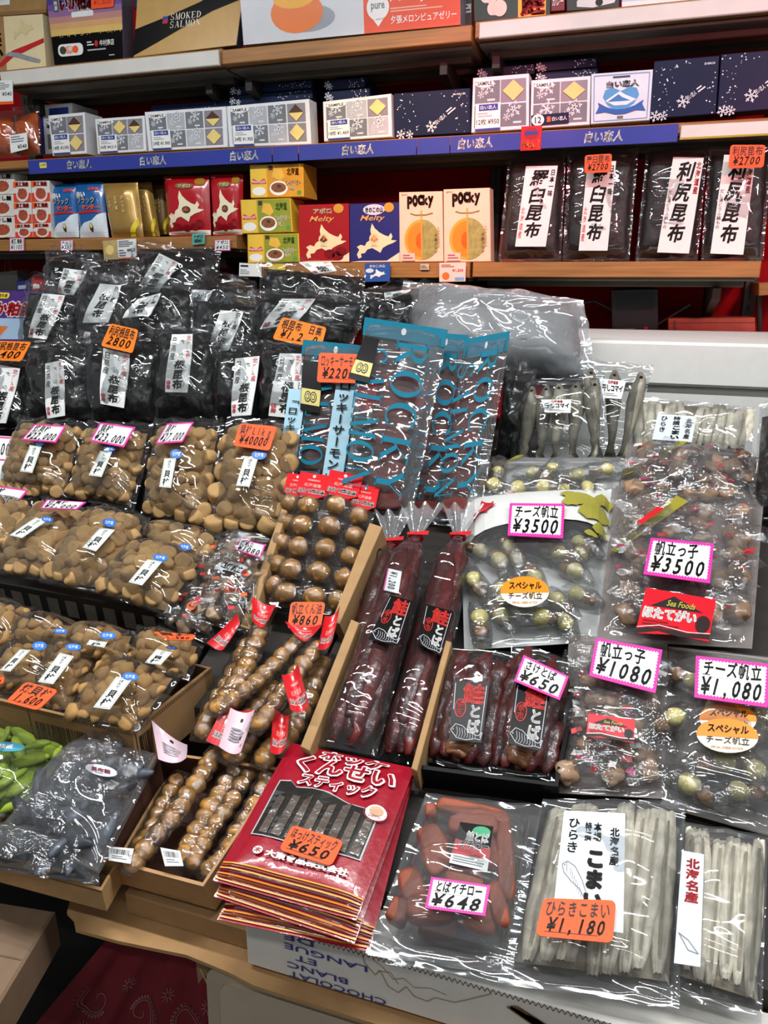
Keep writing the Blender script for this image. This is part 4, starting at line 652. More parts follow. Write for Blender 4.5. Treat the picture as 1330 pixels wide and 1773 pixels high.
def openbox(name, q, d, t, mo, mi, label, art=None, cat='box', hole=None):
    """carton or tray seen from above: q is its rim, d its depth"""
    b = MB(); tu, tv = t/q.w, t/q.l; o = [(0, 0), (1, 0), (1, 1), (0, 1)]; n = [(tu, tv), (1-tu, tv), (1-tu, 1-tv), (tu, 1-tv)]
    O = [q.S(*p) for p in o]; I = [q.S(*p) for p in n]; O2 = [q.S(*p, -d) for p in o]; I2 = [q.S(*p, -d+t) for p in n]; f4 = [(i, (i+1) % 4, (i+1) % 4+4, i+4) for i in range(4)]
    b.add(O+I, f4, mo); b.add(O2+O, f4, mo); b.add(I+I2, f4, mi); b.add(I2, [(0, 1, 2, 3)], mi); b.add(O2, [(3, 2, 1, 0)], mo)
    front = Q(q.S(0, 0), q.S(1, 0), q.S(1, 0, -d), q.S(0, 0, -d)); right = Q(q.S(1, 0), q.S(1, 1), q.S(1, 1, -d), q.S(1, 0, -d)); left = Q(I[3], I[0], I2[0], I2[3])
    if art: art(b, front, right, q, left)
    return solo(b, name, q, label, cat)
def flute(b, q, n=60):
    """open corrugated edge along the top of a carton side"""
    for i in range(n): b.line(q, [(i/n, .90), ((i+.5)/n, .985), ((i+1)/n, .90)], .0008, K('#5b4128', .8, 0), .0004)

# white carton at the front, brown sheet below it, cloth, boxes underneath
q = Q((-.362, .59, .806), (.5, .59, .806), (.5, .59, .737), (-.362, .59, .737)); b = MB(); b.box(q, .06, K('#dcd9d0', .6, .05), .002)
INKB = K('#3a3f86', .5, 0)
for i, (w, u0, wd) in enumerate((('DE', .045, .042), ('LANGUE', .045, .115), ('ET', .060, .030), ('BLANC', .048, .085), ('CHOCOLAT', .05, .135))): T(b, q, w, (u0+.012, .80-.19*i, u0+.012+wd, .92-.19*i), INKB, rot=180, bold=.012)
TAN = K('#a58e6c', .6, .05); mt = lambda P: [(.165+(u-.2)*.68, v) for u, v in P]
pts = [(.20, .95), (.205, .78), (.225, .60), (.235, .72), (.25, .45), (.27, .38), (.285, .55), (.30, .40), (.325, .38), (.34, .50), (.375, .52), (.40, .66), (.44, .90)]
b.line(q, mt(pts), .0012, TAN); b.line(q, mt([(.22, .9), (.24, .8), (.26, .62), (.28, .7), (.30, .58), (.33, .66), (.36, .62)]), .0009, TAN); b.line(q, mt([(.23, .7), (.255, .74), (.27, .55)]), .0009, TAN)
T(b, q, '白い恋人', (.35, .12, .80, .80), K('#8a6a40', .6, .05), rot=180, bold=.04)
flute(b, q, 150); solo(b, 'white_carton', q, 'long white carton at the stall front with upside down blue lettering', 'box')
b = MB(); edge = [(-.635, .62), (-.618, .590), (-.603, .584), (-.590, .572), (-.53, .574), (-.44, .583), (-.38, .578), (-.345, .572), (.55, .572), (.55, .9), (-.635, .9)]
n = len(edge); b.add([(x, y, .731) for x, y in edge]+[(x, y, .726) for x, y in edge], [list(range(n)), list(range(2*n-1, n-1, -1))]+[(i, i+n, (i+1) % n+n, (i+1) % n) for i in range(n)], BOARD)
tag(b.obj('cardboard_sheet', loc=(-.5, .56, .726)), 'torn brown cardboard sheet under the white carton', 'cardboard')
b = MB(); b.aabb(-.545, .612, .731, -.372, .80, .762, BOARD2); tag(b.obj('flat_carton', loc=(-.45, .60, .731)), 'low brown carton under the scallop string box', 'box')

# cloth
b = MB(); CLO = K('#6b1620', .75, .12, 30)
clo = Q((-.548, .602, .724), (-.40, .602, .724), (-.43, .58, .02), (-1.06, .54, .02)); clo.bend = lambda u, v: .012*math.sin(u*24)*max(0, 1-v)**.5+.006*math.sin(u*57+1)*(1-v)
b.grid(lambda u, v: clo.S(u, v, 0), 90, 24, CLO); b.grid(lambda u, v: clo.S(1-u, v, -.003), 60, 4, CLO)
PAT = K('#8a5a5a', .75, .1, 30)
def curl(cx, cy, r, a0, sg):
    pts = []
    for i in range(34):
        t = i/33; rad = r*(1-t*.88); a = a0+sg*t*7.2; pts.append((cx+rad*math.cos(a)/clo.w, cy+rad*math.sin(a)/clo.l))
    if max(p[1] for p in pts) > .93: return
    b.line(clo, pts, .0022, PAT, .0012); b.line(clo, [(cx+(x-cx)*1.18, cy+(y-cy)*1.18) for x, y in pts[:16]], .0016, PAT, .0012)
    for i in range(0, 24, 1): x, y = pts[i % 16]; b.ell(clo, cx+(x-cx)*1.34, cy+(y-cy)*1.34, .003/clo.w, .003/clo.l, PAT, .0012, n=6)
rg = random.Random(5)
for i in range(4):
    for j in range(7):
        cx, cy = .10+.27*i+.12*(j % 2), .06+.15*j
        if cx < .97 and cy < .98: curl(cx, cy, rg.uniform(.030, .040), rg.uniform(0, 6.28), rg.choice((1, -1)))
        fx, fy = cx+.13, cy+.07
        for k in range(9 if fy < .93 else 0): a = .698*k; b.line(clo, [(fx+.004*math.cos(a)/clo.w, fy+.004*math.sin(a)/clo.l), (fx+.015*math.cos(a)/clo.w, fy+.015*math.sin(a)/clo.l)], .0022, PAT, .0012)
tag(b.obj('paisley_cloth', loc=(-.7, .6, .02), smooth=True), 'dark red cloth with pale paisley print hanging under the stall', 'cloth')
# beige carton at lower left
b = MB(); q = Q((-0.8556,0.5642,0.7229),(-0.6413,0.5939,0.7229),(-0.6028,0.4435,0.7229),(-0.7993,0.4338,0.7229)); b.box(q, .06, K('#7d6650', .65, .1), .003); b.line(q, [(.02, .5), (.98, .52)], .002, K('#6a5540', .7)); solo(b, 'beige_carton', q, 'dull beige carton at the lower left corner below the stall', 'box')
# carton and beige lid under the sheet
q = Q((-.440, .598, .724), (.3, .598, .724), (.3, .598, .45), (-.440, .598, .45)); b = MB(); b.box(q, .24, K('#8d7052', .7, .1), .002); b.line(q, [(.01, .9), (.06, .55)], .003, K('#b89468', .7)); solo(b, 'brown_carton', q, 'brown carton under the torn cardboard sheet', 'box')
b = MB(); q = Q((-.415, .596, .722), (.25, .596, .722), (.25, .580, .45), (-.415, .580, .45)); LID = K('#a89a84', .5, .06); b.plate(q, rr(q, 0, 0, 1, 1, .02, 8), .012, LID); q2 = q.lift(.012); b.plate(q2, rr(q2, .03, .0, .97, .95, .018, 8), .004, K('#b0a28c', .5, .05)); b.rect(q2, .33, .75, .6, .88, K('#9d8f7a', .5, .05), .0048); bars(b, q2, (.63, .62, .78, .84), 14, INK, .0048); lines(b, q2, (.63, .55, .78, .6), 1, INK, .0048)
solo(b, 'plastic_case', q, 'beige rounded plastic case in front of the brown carton', 'case')

# ================================================================ kelp bags
KELP = K('#0e100e', .42, .5, 30, .7, 45, coat=.25); STAMP = K('#c9545a', .5, 0)
def kelp_label(t, lq, kind):
    b = MB(); lq.bend = lambda u, v: .004*math.sin(v*5+u)
    b.grid(lambda u, v: lq.S(u, v, 0), 3, 10, PAPER); b.grid(lambda u, v: lq.S(1-u, v, -.0008), 2, 2, PAPER)
    if kind == 'root': T(b, lq, '根昆布', (.25, .12, .72, .80), INK, vert=True, jit=.08, bold=.02, sh=.15); T(b, lq, '日高産', (.72, .55, .95, .97), INK, vert=True, jit=.05)
    else:
        b.line(lq, [(.55, .62), (.72, .55), (.66, .44), (.80, .36), (.72, .26), (.86, .14), (.70, .06)], .0012, GREYL, .0012); b.line(lq, [(.6, .5), (.8, .46), (.7, .3), (.9, .25)], .0009, GREYL, .0012)
        T(b, lq, '根昆布', (.30, .05, .78, .56), INK, vert=True, jit=.06, bold=.03, sh=.15); T(b, lq, '本仕込', (.42, .60, .66, .92), INK, vert=True, jit=.05, bold=.0); T(b, lq, '北海道産', (.72, .58, .96, .98), STAMP, vert=True, jit=.05); T(b, lq, '日高産', (.04, .55, .30, .96), INK, vert=True, jit=.05, bold=0)
        T(b, lq, '健康', (.04, .05, .24, .20), STAMP, vert=True, bold=.04)
    b.obj('paper_label', t)
def kelp(q, lq, label, seed, kind='full', H=.05, grp='clear bags of black kelp heaped below the shelves'):
    t = thing('kelp_bag', q, label, 'bag', grp)
    heap(t, q, H*.75, seed, KELP, 'dried_kelp', .012, 26, .05, .01, .95, .88, 40, 40, 3); film(t, q, H+.004, seed, FILM, .012, nu=36, nv=40, fr=15, top=.86, wob=.035)
    b = MB(); b.grid(lambda u, v: q.S(.5+(u-.5)*(1-.3*v+.15*math.sin(seed)*v)+.05*math.sin(seed*2)*v, .95+v*(.10+.16*abs(noise.noise(Vector((u*2.6, seed*1.7, 0))))), .010+.022*math.sin(u*8+seed)*v+.006*ridge(Vector((u*6, v*2, seed)))), 22, 10, FILM); b.obj('loose_bag_mouth', t, True)
    if lq: kelp_label(t, lq, kind)
    return t
kelp(Q((-1.6303,1.5185,1.3092),(-1.4145,1.517,1.3048),(-1.4013,1.4632,1.1392),(-1.5976,1.4582,1.1235)), Q((-1.48,1.4611,1.2943),(-1.4055,1.4584,1.2862),(-1.428,1.4171,1.1589),(-1.4946,1.4159,1.1552)), 'kelp bag at the left edge under an orange ¥1400 card', 1)
kelp(Q((-1.4322,1.5266,1.3343),(-1.2321,1.5327,1.3528),(-1.2124,1.4698,1.1595),(-1.4059,1.4663,1.1485)), Q((-1.3356,1.4631,1.3005),(-1.2832,1.4662,1.31),(-1.2582,1.4257,1.1853),(-1.3103,1.4226,1.176)), 'front row kelp bag between the orange ¥1400 and ¥2800 cards', 2)
kelp(Q((-1.2674,1.538,1.3692),(-1.0399,1.5342,1.3575),(-1.0398,1.473,1.1693),(-1.2288,1.4695,1.1585)), Q((-1.173,1.474,1.3405),(-1.0977,1.4702,1.3288),(-1.0962,1.4318,1.2107),(-1.1632,1.434,1.2175)), 'front row kelp bag with orange ¥2800 card', 3)
kelp(Q((-1.0721,1.5456,1.3928),(-0.8907,1.5406,1.3774),(-0.8799,1.476,1.1784),(-1.0526,1.4736,1.1711)), Q((-0.9948,1.4872,1.3749),(-0.9401,1.4876,1.3761),(-0.936,1.4472,1.2515),(-0.9953,1.4467,1.2501)), 'front row kelp bag right of the orange ¥2800 card', 4)
kelp(Q((-0.9114,1.532,1.3507),(-0.7818,1.5354,1.3614),(-0.7706,1.478,1.1846),(-0.8887,1.4758,1.1779)), Q((-0.8295,1.4721,1.3282),(-0.7702,1.4742,1.3348),(-0.7745,1.4345,1.2124),(-0.8229,1.4328,1.2074)), 'front row kelp bag above the orange ¥40000 card', 5)
kelp(Q((-0.792,1.5362,1.3636),(-0.6616,1.5333,1.3548),(-0.6622,1.4788,1.1872),(-0.7816,1.477,1.1815)), Q((-0.7245,1.4766,1.3421),(-0.6721,1.4767,1.3425),(-0.6602,1.4338,1.2104),(-0.7346,1.4348,1.2134)), 'front row kelp bag beside the teal salmon bag', 6)
kelp(Q((-1.5159,1.6418,1.4809),(-1.327,1.6374,1.4676),(-1.3273,1.5811,1.2941),(-1.5145,1.5791,1.288)), Q((-1.4237,1.5819,1.4583),(-1.3513,1.5802,1.4533),(-1.3908,1.546,1.3478),(-1.4499,1.5473,1.3519)), 'second row kelp bag beside the purple squid box', 7)
kelp(Q((-1.3531,1.651,1.5092),(-1.1551,1.6465,1.4954),(-1.1505,1.583,1.2999),(-1.3518,1.5808,1.2933)), Q((-1.2543,1.5896,1.4821),(-1.1907,1.5879,1.477),(-1.2134,1.5599,1.3907),(-1.2904,1.5594,1.3893)), 'second row kelp bag above the orange ¥2800 card', 8, 'root')
kelp(Q((-1.2365,1.6398,1.4749),(-1.0244,1.6431,1.485),(-0.9981,1.591,1.3246),(-1.2083,1.5855,1.3076)), Q((-1.1394,1.573,1.4472),(-1.0741,1.5774,1.4607),(-1.0935,1.5609,1.41),(-1.173,1.5584,1.4022)), 'second row kelp bag with crooked label in the middle', 9, 'root')
kelp(Q((-1.0218,1.6358,1.4625),(-0.8255,1.6308,1.4472),(-0.8229,1.5802,1.2914),(-0.9967,1.5782,1.2852)), Q((-0.9167,1.5711,1.4251),(-0.8555,1.5697,1.4209),(-0.8813,1.5423,1.3365),(-0.9346,1.541,1.3324)), 'second row kelp bag with plain 根昆布 label above the front row', 10, 'root')
kelp(Q((-0.8608,1.6382,1.47),(-0.5673,1.634,1.4568),(-0.6137,1.5887,1.3174),(-0.851,1.5924,1.3289)), Q((-0.7638,1.5797,1.4516),(-0.6814,1.5795,1.4511),(-0.721,1.5616,1.3959),(-0.8092,1.5578,1.3844)), 'wide kelp bag behind the orange 日高 root kelp card', 11, H=.06)
kelp(Q((-1.5397,1.7456,1.5603),(-1.3581,1.7429,1.5529),(-1.3449,1.68,1.3801),(-1.4997,1.679,1.3773)), Q((-1.431,1.6775,1.5194),(-1.3542,1.6744,1.5107),(-1.3825,1.6523,1.45),(-1.4339,1.6542,1.4553)), 'rear kelp bag with loose open top at the left', 12, H=.045)
kelp(Q((-1.2624,1.7489,1.5692),(-1.0046,1.7459,1.561),(-0.9905,1.6824,1.3866),(-1.2525,1.6806,1.3818)), Q((-1.1365,1.674,1.5535),(-1.0777,1.6655,1.5302),(-1.1197,1.6396,1.4592),(-1.183,1.6405,1.4614)), 'topmost kelp bag under the red pouches with slanting label', 13, H=.065)
kelp(Q((-1.4204,1.7389,1.5417),(-1.2224,1.7363,1.5348),(-1.2177,1.6809,1.3824),(-1.3957,1.6797,1.3792)), None, 'unlabelled kelp bag behind the second row', 14)
kelp(Q((-1.132,1.724,1.5009),(-0.8941,1.7181,1.4847),(-0.8745,1.6686,1.3487),(-1.1096,1.6665,1.3429)), Q((-1.0409,1.657,1.4687),(-0.9831,1.6556,1.4651),(-0.9985,1.6421,1.4279),(-1.0435,1.6429,1.43)), 'rear kelp bag right of the topmost one with half hidden label', 15, 'root')
kelp(Q((-0.8958,1.7357,1.533),(-0.6149,1.7268,1.5085),(-0.6179,1.6849,1.3934),(-0.8713,1.6856,1.3954)), Q((-0.7616,1.6707,1.53),(-0.6812,1.6706,1.5296),(-0.6616,1.6628,1.5083),(-0.7162,1.6606,1.502)), 'rounded kelp bag under the dark blue island box', 16, H=.06)
kelp(Q((-0.6188,1.7128,1.4701),(-0.4349,1.7167,1.4809),(-0.4063,1.6684,1.3481),(-0.6117,1.6664,1.3425)), Q((-0.546,1.6468,1.4641),(-0.4828,1.6495,1.4717),(-0.4896,1.646,1.462),(-0.5385,1.6406,1.4471)), 'kelp bag behind the teal salmon bags beside the big clear bundle', 17, H=.06)
kelp(Q((-0.2535,1.5376,1.3267),(-0.1858,1.5362,1.3201),(-0.1977,1.4975,1.1385),(-0.2563,1.4966,1.1342)), None, 'dark kelp bag between teal salmon bags and dried fish', 18, H=.04)
orange_card(Q((-1.4813,1.4662,1.3489),(-1.3656,1.4663,1.3492),(-1.3907,1.4515,1.3038),(-1.4899,1.4518,1.3046)), '利尻根昆布', '1400', 'orange ¥1400 card at the left edge', ORG2)
orange_card(Q((-1.1476,1.4812,1.395),(-1.0718,1.4772,1.3827),(-1.0811,1.4605,1.3315),(-1.1685,1.465,1.3453)), '利尻根昆布', '2800', 'orange ¥2800 card on the kelp bags', ORG2)
orange_card(Q((-0.7165,1.4838,1.4159),(-0.6132,1.4776,1.397),(-0.6215,1.4638,1.3546),(-0.7344,1.4693,1.3713)), '根昆布 日高', '¥1,2 0', 'orange 日高 root kelp card beside the teal salmon bags', ORG2)
# big clear bundle
q = Q((-0.522,1.726,1.4881),(-0.1184,1.7087,1.4491),(-0.0707,1.6334,1.2801),(-0.5046,1.6298,1.2719)); t = thing('film_bundle', q, 'big milky clear plastic bundle in front of the kelp packet shelf', 'bag')
film(t, q, .11, 31, FILMH, .010, nu=60, nv=50, fr=14, wob=.035, p=3); b = heap(t, q, .07, 8, K('#8e9294', .5, .3, 12, .5, 40), 'grey_contents', .010, 16, .05, .04, .95, .80)

# ================================================================ standing scallop bags
def blue_oval(t, q):
    b = MB(); b.plate(q, [(.5+.5*math.cos(k*.314), .5+.5*math.sin(k*.314)) for k in range(20)], .0008, K('#2f74c8', .4, .05)); T(b, q, '北海道', (.2, .28, .8, .72), K('#dce8f4', .4, 0), h=.0013); b.obj('blue_oval_sticker', t)
def scal_label(t, q):
    b = MB(); b.plate(q, [(0, 0), (1, 0), (1, 1), (0, 1)], .0008, K('#e6efe6', .55, .03)); b.line(q, [(.06, .03), (.94, .03), (.94, .97), (.06, .97), (.06, .03)], .0006, GREYC, .0011)
    T(b, q, '貝柱', (.18, .05, .80, .60), INK, vert=True, bold=.02, jit=.04); T(b, q, 'ほたて', (.35, .64, .68, .94), INK, vert=True); b.obj('paper_label', t)
def scallops(q, lq, label, seed, size, cap=90, H=.04, oval=None, protos=None, grp='clear bags of dried scallops', m=(.07, .04, .93, .86), pname='dried_scallop', fm=None):
    t = thing('scallop_bag', q, label, 'bag', grp)
    fill(t, q, protos or DRUM, pname, size, H*.92, size*.82, m, .8, cap)
    film(t, q, H+.006, seed, fm or FILM, .0065, nu=28, nv=32, top=.9)
    b = MB(); qs = q.sub(.07, .05, .93, .86); b.grid(lambda u, v: qs.S(u, v, .003+.4*H*dome(u, v, 0)), 10, 10, K('#9a7442', .6, .3, 60)); b.obj('packed_scallops', t)
    if lq: scal_label(t, lq)
    if oval: blue_oval(t, oval)
    return t
scallops(Q((-1.3239,1.3583,1.1918),(-1.1388,1.3574,1.1908),(-1.1026,1.2241,1.0479),(-1.2935,1.2224,1.0461)), Q((-1.2109,1.2545,1.1539),(-1.1797,1.2533,1.1525),(-1.1729,1.2106,1.1067),(-1.205,1.2115,1.1077)), 'standing scallop bag with small pieces, leftmost of the upright four', 1, .026, 100, oval=Q((-1.2046,1.2627,1.1627),(-1.1783,1.2641,1.1642),(-1.1723,1.2557,1.1551),(-1.1985,1.2542,1.1535)))
scallops(Q((-1.1324,1.3553,1.1916),(-0.9662,1.3611,1.1979),(-0.9357,1.2172,1.0436),(-1.1072,1.2271,1.0542)), Q((-1.0293,1.2525,1.1547),(-1.0008,1.2522,1.1544),(-1.001,1.2125,1.1118),(-1.0323,1.2133,1.1127)), 'standing scallop bag with pink ¥23,000 card', 2, .029, 95, oval=Q((-1.0263,1.2612,1.164),(-0.9989,1.2627,1.1656),(-0.9933,1.2536,1.1559),(-1.0205,1.252,1.1542)))
scallops(Q((-0.9553,1.3512,1.2102),(-0.7962,1.3576,1.217),(-0.7428,1.1815,1.0282),(-0.9034,1.1993,1.0473)), Q((-0.8624,1.2323,1.156),(-0.837,1.2338,1.1575),(-0.8244,1.1898,1.1104),(-0.8502,1.1899,1.1105)), 'standing scallop bag third from left with rounder pieces', 3, .032, 95, oval=Q((-0.8575,1.247,1.1717),(-0.8307,1.2485,1.1733),(-0.8231,1.2346,1.1584),(-0.8497,1.233,1.1568)))
scallops(Q((-0.7903,1.3575,1.2234),(-0.6068,1.3556,1.2214),(-0.5857,1.1835,1.0369),(-0.7412,1.1745,1.0272)), Q((-0.6877,1.2377,1.1712),(-0.6596,1.2376,1.1711),(-0.6581,1.1954,1.1258),(-0.6857,1.1952,1.1257)), 'standing scallop bag with orange ¥40000 card', 4, .036, 90, oval=Q((-0.6777,1.2478,1.1821),(-0.6468,1.2495,1.1839),(-0.6408,1.2361,1.1695),(-0.6714,1.2343,1.1676)))
pink_card(Q((-1.2141,1.2808,1.1938),(-1.1332,1.2817,1.1948),(-1.1402,1.2531,1.164),(-1.2307,1.2532,1.1641)), '焼貝柱', '¥22,000', 'pink edged ¥22,000 card on the leftmost standing scallop bag')
pink_card(Q((-1.0511,1.2891,1.2057),(-0.9624,1.2857,1.202),(-0.9701,1.2523,1.1662),(-1.057,1.258,1.1723)), '貝柱', '¥23,000', 'pink edged ¥23,000 card on a standing scallop bag')
pink_card(Q((-0.8797,1.2771,1.2158),(-0.8217,1.2827,1.2217),(-0.8305,1.2502,1.1869),(-0.888,1.2444,1.1807)), '貝柱', '¥27,000', 'pink edged ¥27,000 card on the third standing scallop bag')
orange_card(Q((-0.7174,1.2806,1.226),(-0.6376,1.279,1.2244),(-0.6371,1.2424,1.185),(-0.7157,1.2459,1.1888)), '貝柱L1kg', '¥40000', 'orange ¥40000 card on the rightmost standing scallop bag')
q = Q((-1.4111,1.3094,1.1541),(-1.2968,1.3101,1.1548),(-1.2602,1.2196,1.0577),(-1.3694,1.2172,1.0552)); b = MB(); b.plate(q, [(0, 0), (1, 0), (1, 1), (0, 1)], .001, PAPER); b.line(q, [(.03, .55), (.97, .55), (.97, .97), (.03, .97)], .004, PINKB, .0014); T(b, q, '¥2,200', (.2, .62, .9, .9), INK, jit=.05, h=.0016); solo(b, 'price_sheet', q, 'white and pink price sheet at the left edge beside the scallops', 'price card')
pink_card(Q((-1.2322,1.1596,1.0887),(-1.1368,1.1577,1.0867),(-1.1528,1.1307,1.0577),(-1.226,1.1327,1.0599)), '貝柱', '¥2,000', 'pink edged card at the left edge below the price sheet')

# black basket with lying scallop bags
def slots(b, f, r, q, l):
    for k in range(15): b.rect(f, .02+k*.065, .15, .06+k*.065, .80, K('#5b554c', .6, .2), .0006)
    for k in range(6): b.rect(r, .04+k*.16, .15, .14+k*.16, .80, K('#5b554c', .6, .2), .0006)
BASK = K('#171615', .45, .1)
openbox('black_basket', Q((-1.3458,1.1874,1.0198),(-0.7307,1.1388,1.013),(-0.6809,0.9309,0.9838),(-1.2873,0.9535,0.987)), .05, .006, BASK, BASK, 'black slotted plastic basket holding lying scallop bags', slots, 'basket')
scallops(Q((-1.2942,1.1325,1.0634),(-1.1015,1.1472,1.0699),(-1.0535,1.0278,1.0168),(-1.1883,0.9866,0.9984)), None, 'lying scallop bag at the left edge in the basket', 11, .03, 60)
scallops(Q((-1.0883,1.1467,1.0784),(-0.9461,1.1284,1.0703),(-0.8845,0.9557,0.9934),(-1.0632,0.9603,0.9954)), Q((-1.0091,1.0345,1.0799),(-0.9808,1.0282,1.0771),(-0.9981,0.9848,1.0578),(-1.0272,0.9876,1.0591)), 'lying scallop bag second from left in the basket', 12, .03, 70, oval=Q((-0.9997,1.0387,1.0818),(-0.9743,1.0392,1.082),(-0.9639,1.0262,1.0762),(-0.9889,1.0256,1.076)))
scallops(Q((-0.8418,1.1298,1.054),(-0.6656,1.1201,1.0493),(-0.6737,1.0447,1.0125),(-0.8119,1.063,1.0214)), None, 'lying scallop bag behind the foremost one in the basket', 13, .03, 40, oval=Q((-0.7116,1.0362,1.064),(-0.6865,1.0359,1.0639),(-0.6805,1.0218,1.057),(-0.7053,1.0221,1.0571)))
scallops(Q((-0.948,1.1197,1.083),(-0.8155,1.1085,1.078),(-0.7627,0.9315,0.9992),(-0.9301,0.9378,1.002)), Q((-0.8468,1.0079,1.0858),(-0.8165,1.0067,1.0853),(-0.8196,0.9577,1.0634),(-0.8496,0.9623,1.0655)), 'lying scallop bag in the middle of the basket', 14, .03, 70, oval=Q((-0.858,1.03,1.0956),(-0.828,1.0298,1.0956),(-0.8189,1.0118,1.0875),(-0.8474,1.012,1.0876)))
scallops(Q((-0.801,1.0468,1.0578),(-0.6467,1.023,1.0472),(-0.6513,0.904,0.9942),(-0.8077,0.9266,1.0043)), Q((-0.7096,0.9449,1.0672),(-0.6823,0.9441,1.0668),(-0.6878,0.8955,1.0452),(-0.7137,0.8983,1.0464)), 'foremost lying scallop bag at the right end of the basket', 15, .028, 80, oval=Q((-0.7076,0.9586,1.0733),(-0.6792,0.9579,1.073),(-0.6729,0.9444,1.0669),(-0.701,0.945,1.0672)))
pink_card(Q((-1.0011,1.0581,1.1069),(-0.9168,1.063,1.1091),(-0.923,1.0431,1.1002),(-0.9974,1.0362,1.0971)), '焼貝柱', '¥2,000', 'pink edged card lying flat behind the second basket bag')
# wrapped grilled scallops
SHR = K('#c4a688', .4, .3, 60, rnd=.25, coat=.3)
WRAP = [proto('wrapped_scallop', lump(20+i, .6, .4, 3, 1.4), SHR) for i in range(3)]
PINKW = K('#c8475a', .4, .2)
for i, (q, lb) in enumerate(((Q((-0.6552,1.1095,1.0616),(-0.5684,1.0796,1.0444),(-0.5833,0.9139,0.9487),(-0.6936,0.9298,0.9579)), 'bag of small wrapped grilled scallops, left one under the ¥1080 card'), (Q((-0.6378,1.0928,1.0797),(-0.5519,1.08,1.0723),(-0.5113,0.9173,0.9784),(-0.6273,0.9265,0.9837)), 'bag of small wrapped grilled scallops with arched white label'))):
    t = thing('grilled_scallop_bag', q, lb, 'bag', 'bags of wrapped grilled scallops'); fill(t, q, WRAP, 'wrapped_scallop', .030, .025, .028, cap=60); film(t, q, .038, 40+i, FILM, .008, nu=30, nv=36, fr=22); inner_wrap(t, q, spots(q, .03), .028, .026, i+3)
    b = MB(); [b.poly(q, [(u, v), (u+.1, v+.02), (u+.08, v+.05), (u-.02, v+.03)], RED if k % 3 else ORG, .034) for k, (u, v) in enumerate([(R.uniform(.1, .8), R.uniform(.05, .8)) for _ in range(16)])]; b.obj('red_wrapper_print', t)['kind'] = 'stuff'
    if i:
        lq = Q((-0.6096,1.0039,1.0607),(-0.5399,0.9961,1.0562),(-0.5529,0.9729,1.0428),(-0.6129,0.9844,1.0494)); b = MB(); arcp = [(u, .15+.8*(1-(2*u-1)**2)*.5+.35) for u in [k/8 for k in range(9)]]+[(u, -.1+.8*(1-(2*u-1)**2)*.35) for u in [1-k/8 for k in range(9)]]; b.plate(lq, arcp, .0008, PAPER); T(b, lq, '磯焼帆立貝', (.12, .2, .88, .72), INK, bold=.03, h=.0014); b.obj('arched_label', t)
        for px in (Q((-0.5861,0.9645,1.0299),(-0.5669,0.9652,1.0302),(-0.5649,0.9555,1.0246),(-0.5831,0.9549,1.0243)), Q((-0.632,0.9313,1.0107),(-0.6177,0.9353,1.013),(-0.6123,0.9186,1.0033),(-0.6285,0.9182,1.0031))): b = MB(); b.plate(px, [(.5+.5*math.cos(k*.449), .5+.5*math.sin(k*.449)) for k in range(14)], .0008, ORG); T(b, px, '帆立', (.2, .3, .8, .7), INK, h=.0013); b.obj('orange_oval_sticker', t)
pink_card(Q((-0.5901,1.0311,1.0856),(-0.5415,1.0262,1.0828),(-0.5382,1.0022,1.0689),(-0.5901,1.0104,1.0737)), '焼帆立', '¥1080', 'small pink edged ¥1080 card on the grilled scallop bags')

# open carton of scallop chips
def cbox(b, f, r, q, l): flute(b, f, 90); flute(b, r, 40); bars(b, f, (.62, .06, .83, .72), 26, INK, .0006, 4); bars(b, r, (.06, .1, .2, .8), 12, INK, .0006, 5); b.line(f, [(.6, .02), (.6, .95)], .001, INK); b.line(r, [(.03, 0), (.03, .9)], .001, INK)
openbox('brown_carton', Q((-0.9271,0.9148,0.9406),(-0.5621,0.8733,0.9377),(-0.5848,0.7089,0.9262),(-1.0206,0.7198,0.927)), .075, .005, BOARD2, K('#6e5436', .8, .1), 'open brown carton holding bags of scallop chips', cbox)
g = 'clear bags of scallop chips'
CH = dict(protos=CHIP, pname='scallop_chip', grp=g, H=.03)
scallops(Q((-1.0268,0.8747,0.981),(-0.891,0.886,0.9851),(-0.8608,0.8012,0.9542),(-0.9696,0.7919,0.9509)), None, 'chip bag at the left edge above the open carton', 21, .024, 50, **CH)
scallops(Q((-0.9021,0.8559,0.9745),(-0.7767,0.8668,0.9785),(-0.7597,0.8168,0.9603),(-0.8798,0.8052,0.956)), None, 'chip bag lying at the back left in the open carton', 22, .022, 60, oval=Q((-0.7834,0.8073,0.9994),(-0.7608,0.8104,1.0005),(-0.7556,0.8013,0.9972),(-0.778,0.7982,0.996)), **CH)
scallops(Q((-0.7907,0.8519,0.9773),(-0.6771,0.8615,0.9808),(-0.6621,0.8071,0.961),(-0.7683,0.7993,0.9581)), Q((-0.7079,0.793,0.9995),(-0.679,0.7942,0.9999),(-0.6774,0.7839,0.9961),(-0.7067,0.7836,0.996)), 'chip bag lying at the back middle in the open carton', 23, .022, 60, oval=Q((-0.701,0.8058,1.0073),(-0.674,0.8098,1.0088),(-0.6669,0.797,1.0041),(-0.6918,0.7934,1.0028)), **CH)
scallops(Q((-0.8938,0.831,0.953),(-0.7755,0.8487,0.9595),(-0.7275,0.7448,0.9217),(-0.8786,0.7302,0.9164)), Q((-0.8141,0.7688,0.9783),(-0.7971,0.7709,0.9791),(-0.7991,0.7317,0.9648),(-0.8164,0.7304,0.9643)), 'chip bag at the front left in the open carton', 24, .024, 80, oval=Q((-0.8064,0.7856,0.9844),(-0.7829,0.79,0.986),(-0.7723,0.7746,0.9804),(-0.7953,0.7713,0.9792)), **CH)
